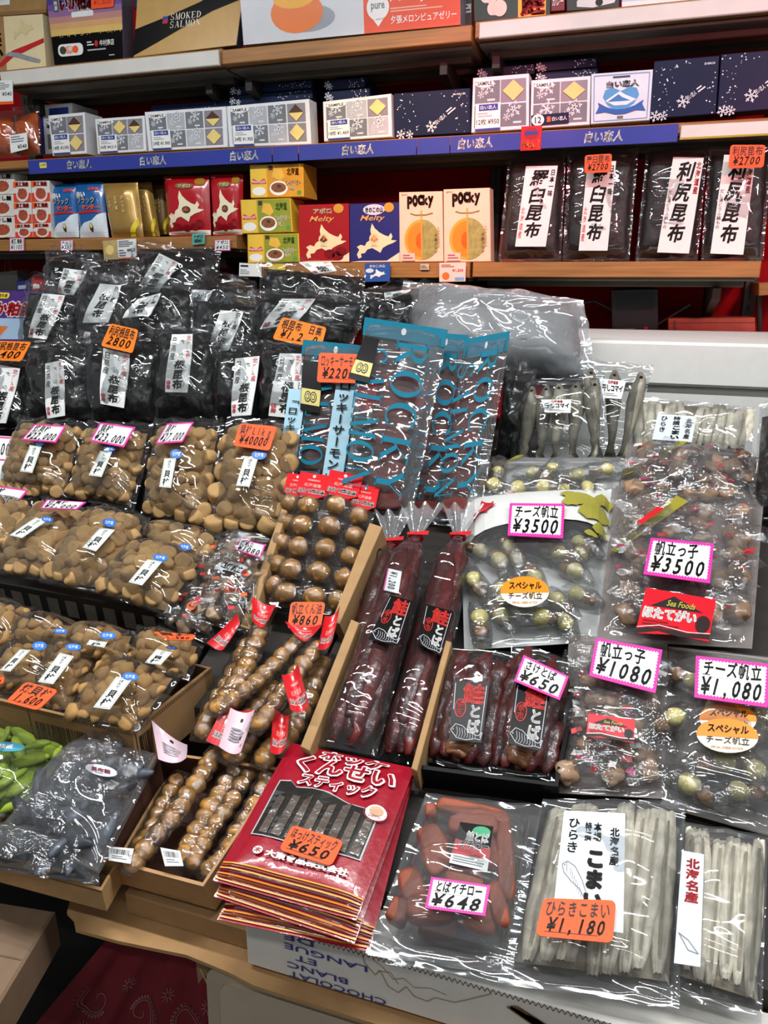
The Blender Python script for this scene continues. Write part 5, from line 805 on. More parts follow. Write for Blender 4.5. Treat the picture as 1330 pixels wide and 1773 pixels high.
scallops(Q((-0.8223,0.838,0.9641),(-0.7206,0.8423,0.9657),(-0.6928,0.72,0.9212),(-0.761,0.7193,0.9209)), Q((-0.7382,0.7647,0.9875),(-0.7132,0.7633,0.9869),(-0.7105,0.7159,0.9697),(-0.7348,0.7149,0.9693)), 'chip bag in the front middle with orange ¥1600 card', 25, .024, 80, oval=Q((-0.7419,0.7821,0.9938),(-0.7167,0.7858,0.9951),(-0.7092,0.7734,0.9906),(-0.734,0.7708,0.9897)), **CH)
scallops(Q((-0.6977,0.8895,0.9761),(-0.5741,0.8781,0.9719),(-0.5608,0.8125,0.948),(-0.6744,0.8193,0.9505)), Q((-0.6062,0.8077,0.9942),(-0.5807,0.8063,0.9937),(-0.5847,0.7831,0.9852),(-0.6095,0.7823,0.9849)), 'chip bag at the right rear under a flat orange card', 26, .024, 60, oval=Q((-0.5963,0.816,0.9972),(-0.5781,0.8173,0.9977),(-0.5755,0.8115,0.9956),(-0.5935,0.8101,0.9951)), **CH)
scallops(Q((-0.6997,0.8179,0.966),(-0.5644,0.8085,0.9625),(-0.5722,0.7088,0.9263),(-0.6946,0.7047,0.9248)), Q((-0.6246,0.7402,0.9834),(-0.6007,0.7401,0.9834),(-0.6013,0.6923,0.966),(-0.6252,0.6909,0.9655)), 'foremost chip bag at the front right corner of the open carton', 27, .025, 90, oval=Q((-0.6213,0.7486,0.9865),(-0.5966,0.7515,0.9876),(-0.5897,0.7385,0.9828),(-0.6138,0.7365,0.9821)), **CH)
orange_card(Q((-0.6201,0.8184,1.014),(-0.5504,0.8251,1.0165),(-0.5523,0.8141,1.0125),(-0.5903,0.809,1.0106)), '貝柱', '1,580', 'orange card lying nearly flat on the right rear chip bag')
orange_card(Q((-0.7422,0.7018,0.9752),(-0.6856,0.699,0.9742),(-0.6919,0.6659,0.9621),(-0.7464,0.6682,0.963)), '焼貝柱', '1,600', 'orange ¥1600 card on the front middle chip bag')
orange_card(Q((-0.817,0.7055,0.9712),(-0.7848,0.7089,0.9725),(-0.7762,0.696,0.9678),(-0.8095,0.6932,0.9668)), '貝柱', '1,500', 'orange card just entering at the left edge beside the chips')

# lowest row: green snacks and dark sweets on a corrugated tray
def tray(b, f, r, q, l): flute(b, f, 110)
openbox('corrugated_tray', Q((-0.9416,0.7623,0.8297),(-0.5708,0.7699,0.8305),(-0.5381,0.5685,0.8093),(-0.8589,0.5602,0.8085)), .034, .004, BOARD, BOARD2, 'flat corrugated tray under the green and dark snack bags', tray, 'tray')
GRN = K('#9db53a', .45, .25, 50, rnd=.18)
POD = [proto('green_snack', lump(30+i, .45, .3, 2, 1.2), GRN) for i in range(3)]
DSU = K('#3d434c', .5, .5, 40, .5, 60, coat=.3); DSW = K('#59616c', .45, .6, 60, coat=.4, rnd=.8); DARKS = [proto('dark_sweet', lump(40+i, .5, .35, 2, 1.3), DSW) for i in range(3)]
def sweets(q, protos, pname, size, n, label, seed, flat, cat='bag', grp=None, fm=None, H=.035, under=None):
    t = thing('snack_bag', q, label, cat, grp)
    if under: heap(t, q, H*.5, seed, under, 'packed_filling', .005, 50, .06, .05, .94, .92, 30, 30, 3)
    pts = spots(q, size*.55, (.08, .06, .92, .90), .45); R.shuffle(pts)
    for u, v in pts[:n]: put(t, R.choice(protos), pname, q.S(u, v, H*.5*dome(u, v, 0)+R.uniform(0, .006)), size*R.uniform(.8, 1.15), q, .35, flat)
    film(t, q, H+.004, seed, fm or FILM, .009, nu=36, nv=36, fr=22, wob=.015); inner_wrap(t, q, pts[:16], size*.7, H*.7, seed) if 'dark' in label else 0; return t
t = sweets(Q((-0.8981,0.7392,0.8681),(-0.7087,0.7517,0.872),(-0.6769,0.6205,0.8318),(-0.8201,0.5988,0.8252)), POD, 'green_snack', .05, 90, 'clear bag of green pod snacks at the left edge', 51, (.34, .5), under=K('#6f8a2a', .5, .4, 60)); blue = Q((-0.79,0.6691,0.8938),(-0.7341,0.6779,0.8965),(-0.7249,0.6651,0.8925),(-0.7809,0.6552,0.8895)); b = MB(); b.plate(blue, [(.5+.5*math.cos(k*.314), .5+.5*math.sin(k*.314)) for k in range(20)], .0008, K('#3aa0b8', .4, .1)); T(b, blue, '枝豆', (.3, .25, .7, .75), WHITE, h=.0014); b.obj('blue_oval_sticker', t)
sweets(Q((-0.7396,0.5863,0.8248),(-0.5793,0.6165,0.8329),(-0.5384,0.5666,0.8195),(-0.7171,0.5445,0.8136)), DARKS, 'dark_sweet', .04, 60, 'clear bag of dark sweets, lower of the two at the tray corner', 52, (.4, .6), grp='bags of dark kelp sweets', fm=FILMT, under=DSU)
t = sweets(Q((-0.6898,0.7238,0.8844),(-0.5566,0.7235,0.8843),(-0.5325,0.5628,0.8413),(-0.6923,0.5817,0.8464)), DARKS, 'dark_sweet', .042, 95, 'clear bag of dark frosted sweets with white oval sticker', 53, (.38, .6), grp='bags of dark kelp sweets', fm=FILMT, H=.04, under=DSU)
lq = Q((-0.613,0.6508,0.9125),(-0.5661,0.6531,0.9131),(-0.557,0.6381,0.9091),(-0.6026,0.6374,0.9089)); b = MB(); b.plate(lq, [(.5+.5*math.cos(k*.314), .5+.5*math.sin(k*.314)) for k in range(20)], .0008, K('#cfd2da', .4, .05)); T(b, lq, '昆布飴', (.2, .3, .8, .68), K('#a03a50', .4, 0), h=.0014, bold=.03); lines(b, lq, (.3, .14, .7, .26), 1, GREYC, .0013); b.obj('white_oval_sticker', t)
q = Q((-0.628,0.5682,0.851),(-0.5454,0.574,0.8526),(-0.5418,0.5619,0.8493),(-0.6198,0.5568,0.8479))

# ================================================================ scallop strings
BEADM = K('#bb8640', .3, .3, 40, .12, 60, coat=.3, rnd=.2)
BEAD = [proto('glazed_scallop', lump(60+i, .80, .15, 3, 1.3), BEADM) for i in range(4)]
REDH = K('#d01c24', .32, .05, coat=.3); SILV = K('#c9c8cc', .25, .1, coat=.4)
def header_art(b, q, flip=0, back=0):
    if back: b.ell(q, .5, .80, .06, .05, INK, .0008); lines(b, q, (.2, .25, .8, .6), 5, GREYC, .0008); return
    b.ell(q, .5, .86, .05, .06, PAPER, .0008); T(b, q, 'YAMASHO', (.3, .66, .72, .73), K('#f0b8b0', .4, 0), h=.001); T(b, q, '北海道産', (.22, .42, .78, .56), K('#e8a49a', .4, 0), h=.001); T(b, q, 'ほたて燻油漬', (.08, .16, .92, .34), WHITE, bold=.07, h=.001); T(b, q, 'ほたて燻油漬', (.08, .165, .92, .335), INK, bold=.015, h=.0015)
g = 'strips of single packed scallops with red headers'
def strip(q, label, seed, n=5, hd=.23):
    t = thing('scallop_strip', q, label, 'strip', g); b = MB(); h = q.sub(0, 1-hd, 1, 1, .004); b.plate(h, [(0, .28), (.5, 0), (1, .28), (1, 1), (0, 1)], .001, REDH); header_art(b, h.sub(0, .12, 1, 1, .001)); b.obj('red_header', t)
    L = 1-hd+.03
    for k in range(n):
        v = L*(k+.5)/n; o = put(t, BEAD[(k+seed) % 4], 'glazed_scallop', q.S(.5+R.uniform(-.06, .06), v, .012), min(q.w*.68, q.l*L/n*.78), q, .5)
        b = MB(); c = q.sub(.0, L*k/n+.004, 1, L*(k+1)/n-.004); b.grid(lambda u, w: c.S(u, w, .002+.027*dome(u, w, .06, 2.6)+.002*ridge(Vector((u*4+seed, w*5+k, seed)))), 12, 12, FILMS); b.grid(lambda u, w: c.S(u, w, 0), 1, 1, FILM); b.obj('clear_pocket', t, True)
    return t
strip(Q((-0.5823,1.2063,1.1526),(-0.5406,1.2054,1.1519),(-0.4852,0.987,1.0046),(-0.5387,0.9883,1.0055)), 'scallop strip mostly hidden at the left of the red header row', 0)
strip(Q((-0.557,1.2069,1.1578),(-0.4978,1.2028,1.155),(-0.4497,0.974,1.0007),(-0.5173,0.974,1.0007)), 'scallop strip second from left with red header', 1)
strip(Q((-0.5006,1.2101,1.1648),(-0.435,1.2022,1.1594),(-0.4093,0.9698,1.0027),(-0.4678,0.9708,1.0033)), 'scallop strip with red header standing highest in the middle', 2)
strip(Q((-0.4468,1.1927,1.1482),(-0.4003,1.1882,1.1451),(-0.3706,0.9723,0.9996),(-0.4214,0.9759,1.002)), 'scallop strip with red header at the right beside the cardboard wall', 3)
CBW = K('#a8855a', .8, .12, 30)
for (q, d, lb, art) in ((Q((-0.5531,1.1136,1.1186),(-0.5419,1.1105,1.1165),(-0.5189,0.9179,0.9866),(-0.5361,0.9207,0.9885)), .10, 'left cardboard wall of the scallop strip tray', 0), (Q((-0.3807,1.0773,1.1219),(-0.3577,1.0729,1.1189),(-0.3729,0.9216,1.0168),(-0.3861,0.9231,1.0179)), .10, 'printed right cardboard wall of the scallop strip tray', 1), (Q((-0.3522,0.9148,1.0305),(-0.3387,0.9115,1.0286),(-0.3434,0.74,0.9295),(-0.3574,0.743,0.9312)), .07, 'lower cardboard wall between scallop strings and salmon jerky', 0), (Q((-0.2141,0.921,1.0167),(-0.2054,0.9188,1.0156),(-0.2048,0.746,0.9276),(-0.2126,0.7479,0.9285)), .05, 'thin cardboard wall between long jerky and the black tray', 0)):
    b = MB(); b.box(q, d, CBW, .0008)
    if art: r = Q(q.S(1, 0), q.S(1, 1), q.S(1, 1, -d), q.S(1, 0, -d)); T(b, r, '北海道', (.3, .3, .6, .7), K('#3c4a8a', .6, 0)); b.rect(r, .0, .02, 1, .14, K('#4d6a3a', .7, .1)); b.ell(r, .82, .6, .07, .2, INK, .0006); b.ell(r, .82, .6, .055, .16, CBW, .0009)
    solo(b, 'cardboard_wall', q, lb, 'cardboard')
orange_card(Q((-0.4561,0.9358,1.0328),(-0.4028,0.9426,1.0374),(-0.3959,0.9048,1.0119),(-0.4455,0.8989,1.0079)), '帆立くん油', '¥860', 'orange ¥860 card on the scallop strips')
def smooth_path(P, n):
    P = [Vector(p) for p in P]; out = []
    for i in range(n):
        t = i/(n-1)*(len(P)-1); k = min(int(t), len(P)-2); f = t-k; p0, p1, p2, p3 = P[max(k-1, 0)], P[k], P[k+1], P[min(k+2, len(P)-1)]
        out.append(.5*((2*p1)+(p2-p0)*f+(2*p0-5*p1+4*p2-p3)*f*f+(3*p1-p0-3*p2+p3)*f**3))
    return out
def string(path, n, label, seed, size=None, hq=None, back=0, grp='vacuum packed strings of glazed scallops', bars_q=None):
    P = smooth_path(path, n); L = sum((a-b).length for a, b in zip(P, P[1:])); sz = size or L/(n-1)*1.42
    base = bpy.data.objects.new('scallop_string', None); COL.objects.link(base); base.location = P[-1]; base.empty_display_size = .02; tag(base, label, 'string', grp)
    qq = Q(P[0]+Vector((-.01, .01, 0)), P[0]+Vector((.01, .01, 0)), P[-1]+Vector((.01, -.01, 0)), P[-1]+Vector((-.01, -.01, 0)))
    for k, p in enumerate(P): put(base, BEAD[(k*3+seed) % 4], 'glazed_scallop', p+Vector((R.uniform(-1, 1), R.uniform(-1, 1), R.uniform(-.5, .5)))*sz*.06, sz*R.uniform(.92, 1.08), qq, .6)
    D = smooth_path(path, n*4-3); b = MB(); e0 = (D[0]-D[2]).normalized(); D = [D[0]+e0*sz*.7]+D+[D[-1]-(D[-3]-D[-1]).normalized()*sz*.7]
    rad = [(sz*.62, .0015)]+[(sz*(.60+.05*math.cos(i*1.571)), sz*(.44+.06*math.cos(i*1.571)+.03*noise.noise(Vector((i*.8, seed, 0))))) for i in range(len(D)-2)]+[(sz*.55, .0015)]
    b.tube(D, rad, FILMS, 14); b.obj('clear_sleeve', base, True)
    if hq:
        b = MB(); hq.bend = lambda u, v: .010*(2*u-1)**2+.006*v*v; F = K('#dcc3cc', .35, .08, coat=.3) if back else REDH
        b.grid(lambda u, v: hq.S(u, v, 0), 10, 10, F); b.grid(lambda u, v: hq.S(1-u, v, -.0008), 10, 10, REDH if back else K('#dcc3cc', .35, .08)); header_art(b, hq, 0, back); b.obj('header_card', base)
    if bars_q:
        b = MB(); b.plate(bars_q, [(0, 0), (1, 0), (1, 1), (0, 1)], .0008, PAPER); bars(b, bars_q, (.12, .5, .88, .85), 13, INK, .0012); lines(b, bars_q, (.15, .15, .85, .42), 2, GREYC, .0012); b.obj('barcode_sticker', base)
    return base
string([(-0.5166,0.9037,0.9648),(-0.5165,0.8551,0.9421),(-0.5189,0.8074,0.9199),(-0.5156,0.7737,0.9042)], 8, 'scallop string at the left under the others in the heap', 5, hq=Q((-0.5246,0.902,1.0084),(-0.5132,0.8837,0.9999),(-0.5189,0.8477,0.9831),(-0.5496,0.852,0.9851)))
string([(-0.45,0.8486,0.9391),(-0.4633,0.8021,0.9174),(-0.4744,0.7586,0.8971)], 7, 'scallop string buried in the middle of the heap', 6)
string([(-0.3909,0.8962,0.9613),(-0.3911,0.8327,0.9317),(-0.3959,0.7738,0.9042)], 8, 'scallop string along the right side of the heap', 8, hq=Q((-0.3882,0.9108,1.0213),(-0.3728,0.9313,1.0309),(-0.3646,0.8782,1.0061),(-0.3809,0.8624,0.9988)))
string([(-0.4923,0.8972,0.9929),(-0.4874,0.8572,0.9743),(-0.4878,0.8221,0.9579),(-0.4955,0.7823,0.9393)], 8, 'scallop string on the upper left of the heap with a curled red header', 1, hq=Q((-0.5177,0.9346,1.0236),(-0.4734,0.9269,1.02),(-0.4767,0.8938,1.0045),(-0.4995,0.898,1.0065)))
string([(-0.4291,0.896,0.9924),(-0.4452,0.8571,0.9742),(-0.4647,0.8191,0.9565),(-0.4922,0.7829,0.9396)], 9, 'scallop string slanting across the middle of the heap', 2, hq=Q((-0.4453,0.8986,1.009),(-0.3893,0.904,1.0115),(-0.4002,0.8828,1.0017),(-0.4236,0.8827,1.0016)))
string([(-0.3937,0.8836,0.9932),(-0.4045,0.8466,0.9759),(-0.4133,0.8081,0.958),(-0.425,0.7645,0.9376)], 9, 'scallop string on the right of the heap with a large end piece', 3, hq=Q((-0.4061,0.8025,0.9819),(-0.3912,0.8225,0.9912),(-0.3541,0.7708,0.9671),(-0.3762,0.7619,0.9629)))
string([(-0.4485,0.9054,0.9656),(-0.4665,0.864,0.9463),(-0.4888,0.82,0.9257)], 8, 'scallop string peeping out under the slanting one in the heap', 21)
string([(-0.4416,0.7977,0.9154),(-0.4499,0.7755,0.905),(-0.4579,0.7539,0.8949)], 5, 'scallop string end near the brown box at the foot of the heap', 22, size=.034)
string([(-0.3958,0.8583,0.9436),(-0.3987,0.8142,0.9231),(-0.4086,0.7794,0.9068),(-0.4139,0.7546,0.8953)], 7, 'scallop string low on the right of the heap by the cardboard wall', 23)
# box with the foremost strings
def sbox(b, f, r, q, l): b.poly(l, [(0, 0), (1, 0), (1, 1), (0, 1)], K('#8a1c26', .5, .1), .0006); T(b, l, '北海', (.4, .2, .62, .8), K('#cfd0c8', .5, 0), h=.0012); b.ell(l, .72, .5, .04, .25, K('#a8a43a', .5, 0), .0012); b.ell(l, .77, .65, .03, .2, K('#a8a43a', .5, 0), .0012); b.line(f, [(.5, .1), (.6, .12), (.8, .05)], .001, K('#8a6a44', .7, 0))
o = openbox('scallop_string_box', Q((-0.572,0.7399,0.879),(-0.3886,0.7533,0.8842),(-0.4184,0.598,0.8246),(-0.5701,0.5969,0.8242)), .058, .004, K('#b58a5c', .6, .08), K('#5a3a2c', .6, .1), 'brown open box with red inside holding scallop strings', sbox)
g2 = 'scallop strings in the brown box'
string([(-0.5306,0.7203,0.8544),(-0.5317,0.6894,0.8425),(-0.5288,0.6593,0.831),(-0.5309,0.6353,0.8218)], 7, 'scallop string at the left wall of the brown box', 11, grp=g2, hq=Q((-0.5814,0.7525,0.9074),(-0.5107,0.7287,0.8983),(-0.5058,0.7147,0.8929),(-0.542,0.7053,0.8893)), back=1)
string([(-0.4387,0.7501,0.8658),(-0.445,0.7007,0.8469),(-0.453,0.6616,0.8318),(-0.4536,0.6332,0.8209)], 9, 'scallop string third from left in the brown box', 12, grp=g2, hq=Q((-0.4746,0.7817,0.9294),(-0.4404,0.7869,0.9313),(-0.4328,0.7283,0.9089),(-0.4655,0.7297,0.9094)), back=1)
string([(-0.4122,0.7516,0.8664),(-0.411,0.7121,0.8512),(-0.416,0.6772,0.8378),(-0.42,0.6443,0.8252),(-0.4294,0.6285,0.8191)], 9, 'scallop string at the right wall of the brown box', 13, grp=g2, hq=Q((-0.4168,0.7953,0.9346),(-0.3905,0.7881,0.9318),(-0.3781,0.7481,0.9164),(-0.3954,0.7362,0.9119)))
string([(-0.5144,0.6854,0.841),(-0.5157,0.6548,0.8292),(-0.5184,0.6254,0.8179)], 5, 'scallop string lowest at the front left of the brown box', 16, grp=g2)
string([(-0.4042,0.7492,0.8655),(-0.4033,0.7215,0.8548),(-0.4081,0.69,0.8428),(-0.4178,0.6624,0.8321)], 8, 'scallop string pressed against the right rear wall of the brown box', 17, grp=g2)
string([(-0.4882,0.7443,0.8829),(-0.4924,0.7063,0.8683),(-0.4992,0.6585,0.8499),(-0.5155,0.6022,0.8283)], 10, 'scallop string on top in the middle of the brown box', 14, grp=g2, hq=Q((-0.4898,0.7896,0.927),(-0.4463,0.7911,0.9276),(-0.4393,0.7403,0.9081),(-0.4896,0.7382,0.9073)), bars_q=Q((-0.5505,0.6035,0.8395),(-0.5182,0.6081,0.8413),(-0.512,0.5918,0.835),(-0.541,0.5892,0.834)))
string([(-0.4583,0.7713,0.874),(-0.4633,0.7187,0.8538),(-0.4672,0.6806,0.8391),(-0.4665,0.6372,0.8225)], 9, 'scallop string right of the topmost one in the brown box', 15, grp=g2, bars_q=Q((-0.4865,0.6167,0.8446),(-0.4604,0.6185,0.8453),(-0.447,0.6041,0.8398),(-0.4689,0.599,0.8378)))

# ================================================================ teal salmon bags
TEAL = K('#056a82', .5, .06, spec=.12); SALC = K('#6e2a22', .42, .4, 50, .5, 70, coat=.4, rnd=.25); PALEB = K('#9cc4d4', .4, .06)
def chunk(seed):
    bm = lump(seed, .55, .22, 3, 1.2)
    for v in bm.verts: v.co = Vector([math.copysign(abs(c*2)**.55/2, c) for c in v.co])
    return bm
CHUNK = [proto('smoked_salmon_piece', chunk(70+i), SALC) for i in range(4)]
def rocky(q, label, seed, n, t1, t2, bq=None, hd=.10, jp=None, m=(.18, .04, .82, .74), cols=1, fm=None):
    t = thing('smoked_salmon_bag', q, label, 'bag', 'teal headed bags of smoked salmon')
    for c in range(cols):
        for k in range(n):
            v = m[1]+(m[3]-m[1])*(k+.5)/n; w = (m[2]-m[0])/cols; u = m[0]+w*(c+.5)
            o = put(t, R.choice(CHUNK), 'smoked_salmon_piece', q.S(u+R.uniform(-.03, .03), v, .016), 1, q, .12); o.rotation_euler = (q.frame() @ Matrix.Rotation(R.uniform(-.25, .25), 3, 'Z') @ Matrix.Rotation(.3, 3, 'X')).to_euler(); o.scale = (w*q.w*1.0, q.l*(m[3]-m[1])/n*1.15, .03)
    film(t, q, .034, seed, fm or FILMV, .006, nu=26, nv=44, fr=16, m=.03, p=4)
    b = MB(); h = q.sub(0, 1-hd, 1, 1, .004); b.plate(h, [(0, 0), (1, 0), (1, 1), (0, 1)], .002, TEAL); b.ell(h, .5, .5, .03, .008/h.l, PAPER, .0026, n=12); b.obj('teal_header', t)
    b = MB(); s = q.lift(.044)
    if jp: b.rect(s, .0, .02, .26, .62, PALEB, -.002); b.rect(s, .68, .02, .98, .80, PALEB, -.002); T(b, s, '「ロッキーサーモン」', (.72, .05, .92, .78), INK, vert=True, bold=.02); T(b, s, '「ロッキーサーモン」', (.03, .0, .2, .56), INK, vert=True, bold=.02)
    for st, r in ((t1, (.52, .04, .90, .86)), (t2, (.08, .06, .44, .80))) if not jp else ((t1, (.30, -.02, .64, .88)),): serif(b, s, st, r, TEAL, 90)
    b.obj('teal_lettering', t)
    if bq: c = MB(); c.plate(bq, [(0, 0), (1, 0), (1, 1), (0, 1)], .001, BLK); G = K('#cfc070', .3, .1, coat=.4); c.rect(bq, .02, .13, .98, .44, G, .0014); [(c.ell(bq, .36+.28*k, .285, .17, .11, INK, .0018), c.ell(bq, .36+.28*k, .285, .13, .085, G, .0022), c.ell(bq, .36+.28*k, .285, .09, .06, INK, .0026), c.ell(bq, .36+.28*k, .285, .06, .04, G, .003)) for k in (0, 1)]; c.obj('black_gold_label', t)
    return t
rocky(Q((-0.6629,1.4731,1.3693),(-0.5101,1.4676,1.3598),(-0.5059,1.3111,1.0887),(-0.6443,1.3108,1.0881)), 'teal headed smoked salmon bag behind the orange ¥2200 card', 1, 6, 'SALMON', '', bq=Q((-0.6352,1.403,1.3379),(-0.5892,1.4008,1.334),(-0.5791,1.3474,1.2416),(-0.6208,1.3498,1.2458)), jp=1, m=(.30, .02, .62, .70))
rocky(Q((-0.4078,1.5138,1.3864),(-0.3211,1.5111,1.383),(-0.2887,1.2629,1.0654),(-0.3857,1.265,1.068)), 'teal headed smoked salmon bag, middle of the three tall ones', 2, 11, 'ROCKY', 'SALMON', m=(.2, .02, .9, .76))
rocky(Q((-0.3181,1.4766,1.3778),(-0.2351,1.4894,1.3942),(-0.2349,1.2536,1.0924),(-0.3199,1.2413,1.0766)), 'teal headed smoked salmon bag, rightmost of the tall ones', 3, 11, 'ROCKY', 'SALMON', m=(.15, .02, .7, .76), hd=.12)
rocky(Q((-0.5143,1.4391,1.418),(-0.3429,1.4237,1.3984),(-0.3423,1.1845,1.0922),(-0.4739,1.1929,1.103)), 'teal headed smoked salmon bag, widest and foremost', 4, 9, 'ROCKYMON'[:5]+'', 'SALMON', bq=Q((-0.4856,1.3548,1.3914),(-0.4546,1.3507,1.3861),(-0.4575,1.2931,1.3124),(-0.4988,1.2986,1.3195)), m=(.3, .02, .82, .70), cols=1)
orange_card(Q((-0.5984,1.4002,1.353),(-0.5092,1.3998,1.3524),(-0.506,1.3698,1.3004),(-0.5916,1.3691,1.2991)), 'ロッキーサーモン', '¥2200', 'orange ¥2200 card on the teal salmon bag')

# ================================================================ salmon jerky
JERK = K('#5c1a18', .4, .4, 40, .5, 60, coat=.35, rnd=.3); JERK2 = K('#4a1a18', .4, .4, 40, .5, 60, coat=.35)
def jerky(t, q, u, v0, v1, w, h, seed, mat=JERK, z=.010, lean=0):
    b = MB(); rg = random.Random(seed); n = 22; L = abs(v1-v0)*q.l; pts = []; rad = []
    for i in range(n+1):
        f = i/n; pts.append(q.S(u+lean*f+.02*noise.noise(Vector((f*4, seed, 0))), v0+(v1-v0)*f, z+.004*noise.noise(Vector((f*5, seed, 3))))); k = .72+.35*noise.noise(Vector((f*3.5, seed, 8)))+.3*math.sin(f*3.14)**.5; k *= min(1, .35+f*8, .35+(1-f)*8); rad.append((w*k/2, h*k/2))
    b.tube(pts, rad, mat, 12); b.v = [p+Vector((1, .6, .8))*(.0068*noise.noise(p*48)+.0025*noise.noise(p*150)) for p in b.v]; return b.obj('jerky_strip', t, True)
def toba_label(t, q):
    b = MB(); b.plate(q, [(0, 0), (1, 0), (1, 1), (0, 1)], .001, BLK); b.line(q, [(.93, .08), (.93, .95)], .0008, GREYL, .0014); b.line(q, [(.06, .5), (.06, .95)], .0008, GREYL, .0014)
    RB = K('#e0281c', .4, .04); T(b, q, '鮭', (.30, .62, .90, .96), RB, bold=.03, h=.0016); T(b, q, 'とば', (.50, .12, .90, .62), WHITE, vert=True, bold=.05, h=.0016); T(b, q, '余市', (.14, .40, .36, .66), RB, vert=True, bold=.02, h=.0016); b.line(q, [(.25+.16*math.cos(a*.3927), .53+.15*math.sin(a*.3927)) for a in range(17)], .0007, RB, .0015)
    F = K('#b9bcc0', .4, .05); fish = [(.02, .16), (.16, .26), (.36, .24), (.62, .14), (.86, .10), (.98, .16), (.94, .04), (.80, .05), (.5, .02), (.22, .04), (.02, .16)]; b.line(q, fish, .0008, F, .0017); [b.line(q, [(.2+.08*k, .22-.012*k), (.24+.08*k, .12-.01*k), (.2+.08*k, .05)], .0005, F, .0017) for k in range(8)]; b.ell(q, .1, .17, .015, .012, F, .002)
    b.obj('black_label', t)
def long_jerky(q, lq, label, seed, lay=0):
    t = thing('jerky_bag', q, label, 'bag', 'long tied bags of salmon jerky')
    for k in range(3): jerky(t, q, .26+.24*k, .02, .95, .030, .018, seed*10+k, JERK if k != 1 else JERK2, .012+.004*(k == 1), .06*(k-1)*-1)
    jerky(t, q, .42, .10, .9, .028, .018, seed*10+7, JERK2, .024); jerky(t, q, .62, .0, .8, .026, .018, seed*10+8, JERK, .024)
    b = MB(); so = Vector((seed*3, seed, 0)); N = lambda u, v: min(1, max(.0, (1-v)*7)) if v > .857 else 1
    def fn(u, v):
        k = .12+.88*N(u, v)**.6; uu = .5+(u-.5)*k+.02*noise.noise(Vector((v*6, seed, 2))); d = dome(u, min(v, .9), .03, 3)
        return q.S(uu, v, .004+.036*(1-(2*u-1)**4)*(.25+.75*N(u, v))*min(1, v*12)+.005*(ridge(Vector((u*q.w*26, v*q.l*9, 0))+so)-.3)*d)
    b.grid(fn, 26, 60, FILM); b.grid(lambda u, v: q.S(.5+(u-.5)*(.12+.88*N(u, v)**.6), v, 0), 4, 24, FILM); b.obj('clear_film', t, True)
    nk = q.S(.5, 1, .008); x = (q.a[1]-q.a[0]).normalized(); y = q.n.cross(x); b = MB()
    b.tube([nk+x*(.011*math.cos(a*.5236))+q.n*(.009*math.sin(a*.5236)) for a in range(13)], .0032, RED, 6); b.poly(Q(nk-x*.012+q.n*.01, nk+x*.022+q.n*.01+y*.006, nk+x*.022+q.n*.01-y*.003, nk-x*.012+q.n*.01-y*.005), [(0, 0), (1, 0), (1, 1), (0, 1)], RED, .001); b.obj('red_tie', t)
    b = MB(); b.grid(lambda u, v: nk+x*((u-.5)*(.018+.055*v))+y*(.006+.055*v)+q.n*(.012*v+.007*math.sin(u*19+seed)*(.3+v)), 26, 8, FILMH); b.obj('bunched_top', t, True)
    if lq: toba_label(t, lq)
    return t
long_jerky(Q((-0.3819,1.1207,1.0663),(-0.3332,1.1271,1.0696),(-0.3042,0.8563,0.9257),(-0.3473,0.8569,0.926)), None, 'tied jerky bag lying lowest at the left', 1)
long_jerky(Q((-0.2776,1.1405,1.0836),(-0.2202,1.1432,1.085),(-0.2025,0.7935,0.8991),(-0.2732,0.7903,0.8974)), Q((-0.2559,0.9687,1.0444),(-0.213,0.962,1.0408),(-0.2146,0.8947,1.005),(-0.2509,0.9068,1.0114)), 'tied jerky bag at the right beside the cheese scallops', 2)
long_jerky(Q((-0.3369,1.0931,1.0929),(-0.2781,1.0962,1.0946),(-0.2635,0.7665,0.9193),(-0.3416,0.7664,0.9192)), Q((-0.3021,0.9424,1.0627),(-0.2681,0.938,1.0603),(-0.2671,0.8694,1.0238),(-0.311,0.8726,1.0255)), 'tied jerky bag on top with black label at the left', 3)
q = Q((-0.3236,0.9977,1.0807),(-0.3009,0.9947,1.0792),(-0.2949,0.9582,1.0597),(-0.3186,0.9606,1.061)); b = MB(); b.plate(q, [(0, 0), (1, 0), (1, 1), (0, 1)], .0006, PAPER); b.line(q, [(.02, 0), (.02, 1)], .002, PINKB, .001); T(b, q, '¥1,200', (.2, .1, .8, .9), INK, rot=90, jit=.05, h=.0012); solo(b, 'price_card', q, 'half hidden white price card above the black label of the long jerky', 'price card')
# black tray with short packs
openbox('black_tray', Q((-0.2112,0.9124,0.984),(-0.0324,0.9093,0.9826),(-0.04,0.7759,0.9232),(-0.2112,0.7638,0.9178)), .044, .005, BLK, BLK, 'black cardboard tray holding two short jerky packs', None, 'tray')
def short_jerky(q, lq, label, seed):
    t = thing('jerky_pack', q, label, 'pack', 'short jerky packs in the black tray')
    for k in range(5): jerky(t, q, .14+.18*k, .03, .88+.05*(k % 2), .026, .016, seed*10+k, JERK if k % 2 else JERK2, .010+.005*(k % 2), R.uniform(-.05, .05))
    jerky(t, q, .5, .03, .3, .03, .014, seed*10+7, K('#8a5a3a', .4, .4, 40, .4, 60, coat=.4), .022)
    film(t, q, .036, seed+60, FILM, .005, nu=26, nv=34, fr=20); toba_label(t, lq); return t
short_jerky(Q((-0.2181,0.9391,0.9963),(-0.124,0.9449,1),(-0.1236,0.7923,0.9046),(-0.2064,0.7959,0.9069)), Q((-0.1867,0.8561,0.9941),(-0.1401,0.8591,0.9959),(-0.1353,0.7901,0.9528),(-0.1752,0.7872,0.951)), 'short jerky pack at the left in the black tray', 4)
